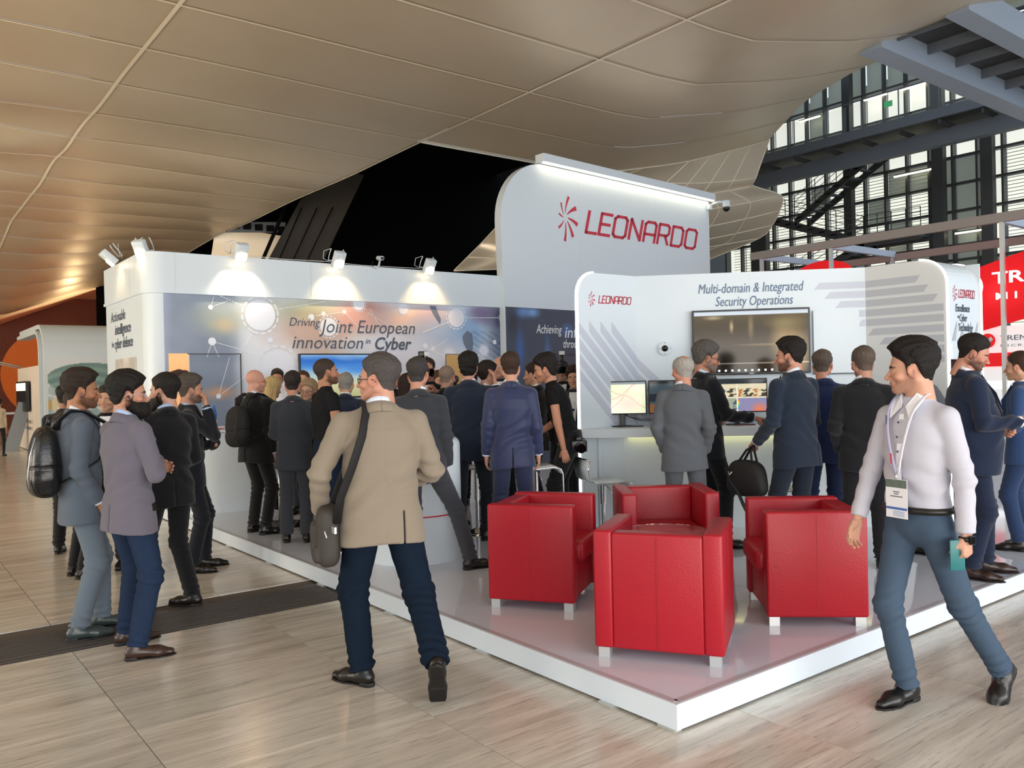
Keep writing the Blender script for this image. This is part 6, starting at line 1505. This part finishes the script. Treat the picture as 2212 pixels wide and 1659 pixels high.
P('person in bright navy suit with lanyard behind the bag carrier', 6.62, 4.13, -14, hd=10, z=Z, H=1.72, topcol='18274f', legcol='182649', hair='short', haircol='5b4f46', skin='c38a74', glasses='30323a', collar='c8d8f0', lanyard='24459a', w=1.04, arms=(FRONT, POCK), visible_hands=(False, False), seed=34)
p31 = P('person in black suit with short grey hair and thin glasses at the counter', 6.22, 3.53, -6, hd=-22, z=Z, H=1.72, topcol='16181d', legcol='14161b', shoecol='0e0e0e', hair='short', haircol='5c5048', skin='b98a76', glasses='8a8e96', collar='eceff6', lanyard='e0e4f4', w=1.02, arms=(POCK, POCK), visible_hands=(False, False), feet=((-.11, .0, 0, 4, 0), (.11, -.02, 0, -6, 0)), seed=35)
p32 = P('person in grey suit leaning forward behind the white-shirted walker', 7.08, 3.42, -62, hd=-78, z=Z, H=1.78, topcol='4b5057', legcol='3c4046', hair='short', haircol='191412', skin='b07a60', collar='eef2f8', tie='2a3038', lean=.42, arms=(FRONT, FRONT), visible_hands=(False, False), hip=(0, -.10, .92), seed=36, pit=-14)
# --- the walker with the white shirt
p33 = P('person in white shirt and blue trousers striding left, wearing a name badge', 4.16, 2.07, -140, hd=-94, H=1.82, top='shirt', topcol='c2c1cc', topkind='cotton', legcol='435468', legkind='cotton', shoecol='100f10', hair='quiff', haircol='120d0c', skin='c99880', fine=True, collar='f2f2f8', beard='stubble',
        arms=(((.20, -.10, -1), (.06, .05, -1)), ((.24, .20, -1), (.0, .42, -1))), hands=('grip', 'relax'), feet=((-.13, -.38, .07, 10, -46), (.07, .04, 0, 4, 0)), hip=(0, .02, .93), pit=-4, seed=40, slim=.92, facez=1)
p34 = P('stout bearded person in navy suit looking down at a phone at the right edge', 6.50, 2.86, 74, hd=92, z=Z, H=1.78, w=1.16, belly=.06, topcol='18243c', legcol='17223a', shoecol='2a1a16', hair='short', haircol='1a1411', beard='short', beardcol='2a1d18', skin='c08a76', collar='eef0f8', fine=True,
        arms=(FRONT, ((.12, .12, -1), (-.22, 1.0, .05))), hands=('grip', 'grip'), feet=((-.13, .13, 0, -4, 0), (.12, -.05, 0, -24, 0)), pit=-22, seed=41, vent=False)
P('person in mid-blue suit cut off by the right edge, facing the phone reader', 7.75, 2.98, -80, z=Z, H=1.66, topcol='2f4873', legcol='25395c', haircol='3a2a20', collar='f0f0f8', arms=(FRONT, FRONT), visible_hands=(False, False), seed=42)
P('distant person in striped top at the left edge', 2.72, 25.6, 10, H=1.5, fem=1, top='top', topcol='b8a890', legcol='15151a', haircol='1a1412', hair='thick', visible_hands=(True, True), seed=43)

# ================================================================== carried things
def wp(i, p): return world_pt(i, p)
def lp(i, p): return i['T2P'](p)        # torso coords -> person coords
def follow(info, name, label, cat):
    r = info['root']; o = thing(name, label, cat, tuple(r.location), r.rotation_euler.z); return o
def softbag(name, fn, lo, hi, h, m, parent, s, frame=None):
    v, f = surfnet(fn, lo, hi, h)
    if frame: v = frame(v)
    return mesh_obj(name, [(v*s, f)], m, parent)
M_blk_leather = mat('black_bag_leather', '17181a', .32, spec=.5, noise=.15, nscale=(9, 9, 9), bump=.25, bscale=40)
M_blk_nylon = mat('black_nylon', '121214', .75, noise=.1, nscale=(40, 40, 40), bump=.1, bscale=200)
def backpack(info, label, m, size=(.165, .095, .235), drop=.0, metal=True):
    o = follow(info, 'backpack', label, 'backpack'); s = info['s']; dpt = info['dp'][6]
    c = np.array((.0, -dpt-size[1]*.92, .27-drop)); sx_, sy_, sz_ = size
    def f(P):
        q = P-c.astype(F4); t = np.clip((q[:, 2]/sz_+1)/2, 0, 1); wd = sx_*(1.02-.12*t**3); dp_ = sy_*(1.15-.36*t)
        e = ((np.abs(q[:, 0])/wd)**3.2+(np.abs(q[:, 1]+.012*(1-t))/dp_)**2.6+(np.abs(q[:, 2])/sz_)**3.4)
        d = (e**(1/3.1)-1)*sy_
        d = d+.0045*wob(P, 22, 5)+.003*folds(P, 60, (.3, 0, 1), 9)*np.exp(-((q[:, 2]+.05)/.12)**2)
        sl = np.abs(q[:, 2]+.045-.02*np.sin(q[:, 0]*9)); d = d+.006*np.exp(-(sl/.006)**2)
        sl = np.abs(np.abs(q[:, 0])-wd*.60); d = d+.005*np.exp(-(sl/.005)**2)*(q[:, 1] < -.01)
        return d
    fr = lambda v: v@info['RT'].T+info['HP']
    softbag('bag_body', f, c-np.array(size)*1.45-.02, c+np.array(size)*1.3+.02, .008, m, o, s, fr)
    T = lambda p: tuple(info['C3'](p)); mb = MB()
    for sg in (-1, 1):
        zt = .575; xx = .088
        mb2 = MB(); mb2.tube([T((sg*.07, -dpt-.02, .46)), T((sg*xx, -dpt-.005, .53)), T((sg*xx, -.06, .585)), T((sg*xx, .02, .575)), T((sg*(xx+.015), info['dp'][8]+.012, .50)), T((sg*(xx+.045), info['dp'][7]+.020, .38)), T((sg*(xx+.085), info['dp'][6]*.7, .25)), T((sg*(xx+.07), -.05, .16)), T((sg*.10, -dpt-.03, .10))], .026, n=8, flat=.30)
        mb2.build('strap', m, o, smooth=True)
    mb.tube([T((-.03, -dpt-.07, .49)), T((-.028, -dpt-.06, .545)), T((.028, -dpt-.06, .545)), T((.03, -dpt-.07, .49))], .013, flat=.5); mb.build('carry_handle', m, o, smooth=True)
    MB().tube([T((sx_*.6, -dpt-.15, .42)), T((sx_*.62, -dpt-.185, .30)), T((sx_*.58, -dpt-.20, .16)), T((sx_*.5, -dpt-.19, .09))], .004).build('zip', M_silver if metal else M_dark, o, smooth=True)
    return o
backpack(p1, 'black leather backpack on the back of the slate-suited person', M_blk_leather, drop=.02)
backpack(p6, 'black nylon backpack on the back of the bald person', M_blk_nylon, size=(.15, .085, .22), drop=.03, metal=False)
# beige walker: strap and bag at the left side
o = follow(p13, 'shoulder_bag', 'dark grey-brown shoulder bag with silver buckles carried by the beige-jacketed walker', 'bag'); s = p13['s']; T = p13['C3']
bc_ = np.array((-.285, .05, -.11))
M_bag = mat('brown_grey_nylon', '3b3632', .7, noise=.12, nscale=(50, 50, 50), bump=.12, bscale=250)
def fbag(P):
    q = P-bc_.astype(F4); e = (np.abs(q[:, 0])/.062)**3+(np.abs(q[:, 1])/.135)**4+(np.abs(q[:, 2])/.165)**5; d = (e**(1/4)-1)*.06
    r = q-np.array((-.062, .02, -.035), F4); e2 = (np.abs(r[:, 0])/.028)**3+(np.abs(r[:, 1])/.085)**4+(np.abs(r[:, 2])/.105)**4; d = np.minimum(d, (e2**(1/3.6)-1)*.026)
    r = q-np.array((-.05, -.01, -.09), F4); e2 = (np.abs(r[:, 0])/.034)**3+(np.abs(r[:, 1])/.10)**4+(np.abs(r[:, 2])/.05)**4; d = np.minimum(d, (e2**(1/3.6)-1)*.03)
    return d+.003*wob(P, 30, 3)
softbag('bag_body', fbag, bc_-.2, bc_+.2, .007, M_bag, o, s, lambda v: v@p13['RT'].T+p13['HP'])
dpt = p13['dp'][7]
MB().tube([T((-.245, -.07, -.04)), T((-.225, -.12, .10)), T((-.165, -dpt-.014, .26)), T((-.11, -dpt-.012, .42)), T((-.082, -.095, .535)), T((-.078, -.03, .588)), T((-.076, .05, .565)), T((-.11, .14, .40)), T((-.22, .16, .10)), T((-.27, .12, -.05))], .026, n=8, flat=.22).build('strap', M_blk_nylon, o, smooth=True)
MB().box(T((-.262, -.10, -.065)), (.012, .055, .035), rz=.3).build('buckle', M_silver, o)
MB().tube([T((-.30, -.12, -.10)), T((-.31, -.06, -.06)), T((-.31, .06, -.055)), T((-.30, .12, -.09))], .004).build('zip', M_silver, o, smooth=True)
# black shoulder bag of the navy suit
hw = p29['wr'][0]; o = follow(p29, 'briefcase_bag', 'black nylon briefcase bag hanging in front of the bearded navy suit', 'bag'); s = p29['s']
bc2 = np.array(hw)+np.array((-.02, .10, -.30))
def fb2(P):
    q = P-bc2.astype(F4); t = np.clip((q[:, 2]/.15+1)/2, 0, 1); e = (np.abs(q[:, 0])/.075)**3+(np.abs(q[:, 1])/(.215-.045*t))**3.5+(np.abs(q[:, 2])/.15)**3.2; return (e**(1/3.2)-1)*.07+.003*wob(P, 26, 6)
softbag('bag_body', fb2, bc2-.26, bc2+.26, .008, M_blk_nylon, o, s)
q = lambda a, b, c: tuple((bc2+np.array((a, b, c)))*s)
for sg in (-1, 1): MB().tube([q(sg*.03, -.09, .12), q(sg*.02, -.07, .22), q(0, -.10+.0, .285), q(sg*.02, -.02, .23), q(sg*.03, .07, .12)], .010).build('carry_handle', M_blk_nylon, o, smooth=True)
MB().tube([q(-.07, .17, .08), q(-.085, .10, -.02), q(-.085, .02, -.10), q(-.07, -.02, -.2), q(-.02, -.12, -.42), q(.02, -.2, -.48), q(.02, -.3, -.40)], .018, flat=.2).build('hanging_strap', M_blk_nylon, o, smooth=True)
MB().tube([q(-.078, .13, .05), q(-.084, .11, .02), q(-.078, .09, .05)], .006).build('clasp', M_silver, o, smooth=True)
# photographer gear
def camera_thing(label, c, d, up_=(0, 0, 1), flash=True, sc_=1.0, lens=.09):
    d = Vector(d).normalized(); u = Vector(up_); r = d.cross(u).normalized(); u = r.cross(d)
    M = Matrix(((r.x, d.x, u.x, c[0]), (r.y, d.y, u.y, c[1]), (r.z, d.z, u.z, c[2]), (0, 0, 0, 1))) @ Matrix.Scale(sc_, 4)
    t = thing('photo_camera', label, 'camera'); MB().box((0, 0, 0), (.14, .065, .10), bev=.012, M=M).box((0, .0, .06), (.06, .06, .035), bev=.01, M=M).build('camera_body', M_dark, t, angle=40)
    MB().cyl(M @ Vector((0, .03, -.005)), M @ Vector((0, .03+lens, -.005)), .036*sc_, .040*sc_, 24).cyl(M @ Vector((0, .03, -.005)), M @ Vector((0, .06, -.005)), .042*sc_, n=24).build('lens', MATS['black_gloss'], t, angle=40)
    if flash:
        MB().box((0, 0, .115), (.04, .045, .07), bev=.006, M=M).box((0, .02, .175), (.07, .075, .05), bev=.008, M=M).build('flash', M_dark, t, angle=40); MB().box((0, .06, .175), (.06, .01, .04), M=M).build('flash_window', mat('flash_white', 'e8ecf0', .4), t)
    return t
fd = lambda x, y: Vector((-x, -y, 0)).normalized()
hp_ = wp(p17, p17['H2P'](np.array([(0.0, .22, .03)]))[0]); camera_thing('camera with upright flash held in front of a face in the crowd', hp_, (.35, -.9, .0), sc_=1.15)
camera_thing('second black camera held up to the right of the flash camera', Vector((5.08, 7.72, 1.60+Z-.05)), (.6, .4, .1), flash=False, sc_=1.15, lens=.12)
camera_thing('camera with white flash unit held high near the corner booth', Vector((6.62, 7.60, 1.66+Z)), (-.6, -.8, 0), sc_=1.1)
lw_ = p24['T2P']; c = wp(p24, p24['wr'][0]+np.array((.03, -.14, .02)))
ct = camera_thing('black camera hanging at the hip of the leaning photographer', c, Vector((-.5, -.85, -.1)), flash=False, sc_=1.1, lens=.08)
MB().tube([c+Vector((.06, -.02, .06)), wp(p24, lp(p24, (-.12, .10, .30))), wp(p24, lp(p24, (-.10, .07, .52))), wp(p24, lp(p24, (-.04, -.07, .58))), wp(p24, lp(p24, (.07, -.05, .56)))], .009, flat=.5).build('neck_strap', M_blk_nylon, ct, smooth=True)
# phone readers
def phone(label, info, i, m, off=(0, .02, 0), rot=(0, 0, 0)):
    s = info['s']; fdir = unit(info['wr'][i]-info['el'][i]); c = info['wr'][i]+fdir*.085+np.array(off); o = follow(info, 'mobile_phone', label, 'phone')
    M = Matrix.Translation(tuple(c*s)) @ Matrix.Rotation(rot[2], 4, 'Z') @ Matrix.Rotation(rot[0], 4, 'X') @ Matrix.Rotation(rot[1], 4, 'Y')
    MB().box((0, 0, 0), (.072, .009, .145), bev=.004, M=M).build('phone_case', m, o, angle=40); MB().box((0, -.0048, 0), (.066, .0006, .138), M=M).build('phone_screen', MATS['black_gloss'], o); return o
phone('teal phone in the left hand of the white-shirted walker', p33, 0, mat('teal_case', '1f6e70', .4), off=(.015, .045, -.01), rot=(0, 0, 1.2))
phone('white phone held by the stout navy suit at the right edge', p34, 1, mat('white_case', 'dfe3ea', .3), off=(-.03, .03, .05), rot=(-.6, 0, 0))
# white-shirt walker: collar, placket, buttons, belt, watch, lanyard and badge
T = p33['C3']; s = p33['s']; rootp = p33['root']; dpA = p33['dp']; zz_ = [-.30, -.20, -.10, 0, .08, .16, .26, .36, .44, .49, .53, .56, .60]
def fy(z): return float(np.interp(z, zz_, dpA))+.004
wm = cloth('f4f4fa', 'cotton')
for sg in (-1, 1):
    MB().poly([T((sg*.012, .082, .535)), T((sg*.055, .112, .478)), T((sg*.088, .060, .560)), T((sg*.060, -.01, .605)), T((sg*.045, .045, .598))], ext=tuple(np.array((0, .004, 0)))).build('collar_wing', wm, rootp)
MB().tube([T((.066*math.cos(a), -.004+.066*math.sin(a), .598)) for a in np.linspace(PI*.9, PI*2.1, 9)], .014, n=8, flat=1.4).build('collar_band', wm, rootp, smooth=True)
MB().poly([T((-.014, fy(.50)+.001, .50)), T((.014, fy(.50)+.001, .50)), T((.014, fy(.3)+.006, .3)), T((.014, fy(.06)+.006, .06)), T((-.014, fy(.06)+.006, .06)), T((-.014, fy(.3)+.006, .3))]).build('placket', wm, rootp)
for z_ in (.46, .39, .32, .25, .18): c = T((0, fy(z_)+.010, z_)); MB().sph(c, .0055, (1, .6, 1), 10).build('button', mat('navy_button', '2a3558', .3), rootp)
bl = MB(); pts = [T((.178*math.cos(a)*.93, (.119 if math.sin(a) > 0 else .124)*math.sin(a)*1.02, .040)) for a in np.linspace(0, 2*PI, 33)]; bl.tube(pts, .019, n=8, flat=.9); b_ = bl.build('belt', mat('black_belt', '141210', .4), rootp, smooth=True)
MB().box(T((0, .125, .040)), (.045, .012, .036), bev=.004).build('belt_buckle', M_silver, b_)
w0 = p33['wr'][0]; d0 = unit(w0-p33['el'][0]); wt_ = MB(); wt_.cyl(tuple((w0+d0*.012)*s), tuple((w0+d0*.034)*s), .033*s, n=24); w_ = wt_.build('wrist_watch', mat('black_rubber', '161616', .5), rootp, smooth=True)
MB().box(tuple((w0+d0*.023+np.array((-.034, .004, 0)))*s), (.012, .038, .042), bev=.005).build('watch_face', MATS['black_gloss'], w_)
o = follow(p33, 'name_badge', 'white and blue name badge hanging from a printed white lanyard on the walker', 'badge')
bx, bz_ = -.015, .085; by = fy(.12)+.05
for sg in (-1, 1):
    pts_ = [(sg*.072, -.02, .600), (sg*.082, .045, .578), (sg*.070, fy(.50)+.016, .50), (sg*.042+bx*.3, fy(.36)+.020, .36), (bx+sg*.006, by-.005, .215)]
    for a, b in zip(pts_[:-1], pts_[1:]): pass
    MB().tube([T(p) for p in catmull(pts_, 4)], .0085*s, n=6, flat=.3).build('lanyard', cloth('e6e8f4', 'cotton') if sg < 0 else mat('pale_violet_lanyard', 'b9b8dc', .6), o, smooth=True)
    if sg > 0:
        for k, p in enumerate(catmull(pts_, 4)[9:15:5]): MB().box(T((p[0], p[1]+.006, p[2])), (.006, .004, .05), rz=.1).build('lanyard_print', M_logored if k % 2 else M_ink, o)
MB().tube([T((bx, by, .215)), T((bx, by+.002, .19))], .006).build('metal_clip', M_silver, o, smooth=True)
def bb(name, z0, z1, x0, x1, m, off): MB().poly([T((bx+x0, by+off, z0)), T((bx+x1, by+off, z0)), T((bx+x1, by+off, z1)), T((bx+x0, by+off, z1))], ext=(0, .0015, 0)).build(name, m, o)
bb('badge_card', .005, .190, -.062, .062, mat('badge_white', 'f2f4fa', .3), 0); bb('badge_picture', .150, .188, -.060, .060, mat('badge_green_grey', '5f6f66', .4, noise=.4, nscale=(60, 60, 60)), .002); bb('badge_band', .045, .056, -.060, .060, mat('badge_blue', '3f6fb8', .4), .002)
for z_, a in ((.128, .018), (.118, .012), (.106, .035)): bb('badge_text', z_, z_+.004, -a, a, M_ink, .002)
for k in range(4): bb('badge_text', .014+k*.007, .0165+k*.007, -.045, .02, mat('badge_lightblue', '8fa6d0', .4), .002)
# lanyard print on collar, wrist watch of the chin holder, shoulder strap bag of the hidden person
w1 = p4['wr'][1]; d1 = unit(w1-p4['el'][1]); MB().cyl(tuple((w1+d1*.01)*p4['s']), tuple((w1+d1*.03)*p4['s']), .033, n=20).build('wrist_watch', M_dark, p4['root'], smooth=True)
# jacket pocket flaps
for inf in (p2, p29, p34):
    T = inf['C3']; wd_ = inf['wd'][3]; dd = inf['dp'][3]
    MB().poly([T((wd_*.72, dd*.70, .02)), T((wd_*.96, dd*.34, .015)), T((wd_*1.0, dd*.34, -.03)), T((wd_*.78, dd*.76, -.03))], ext=(.004, .004, 0)).build('pocket_flap', inf['root'].children[0].data.materials[0], inf['root'])
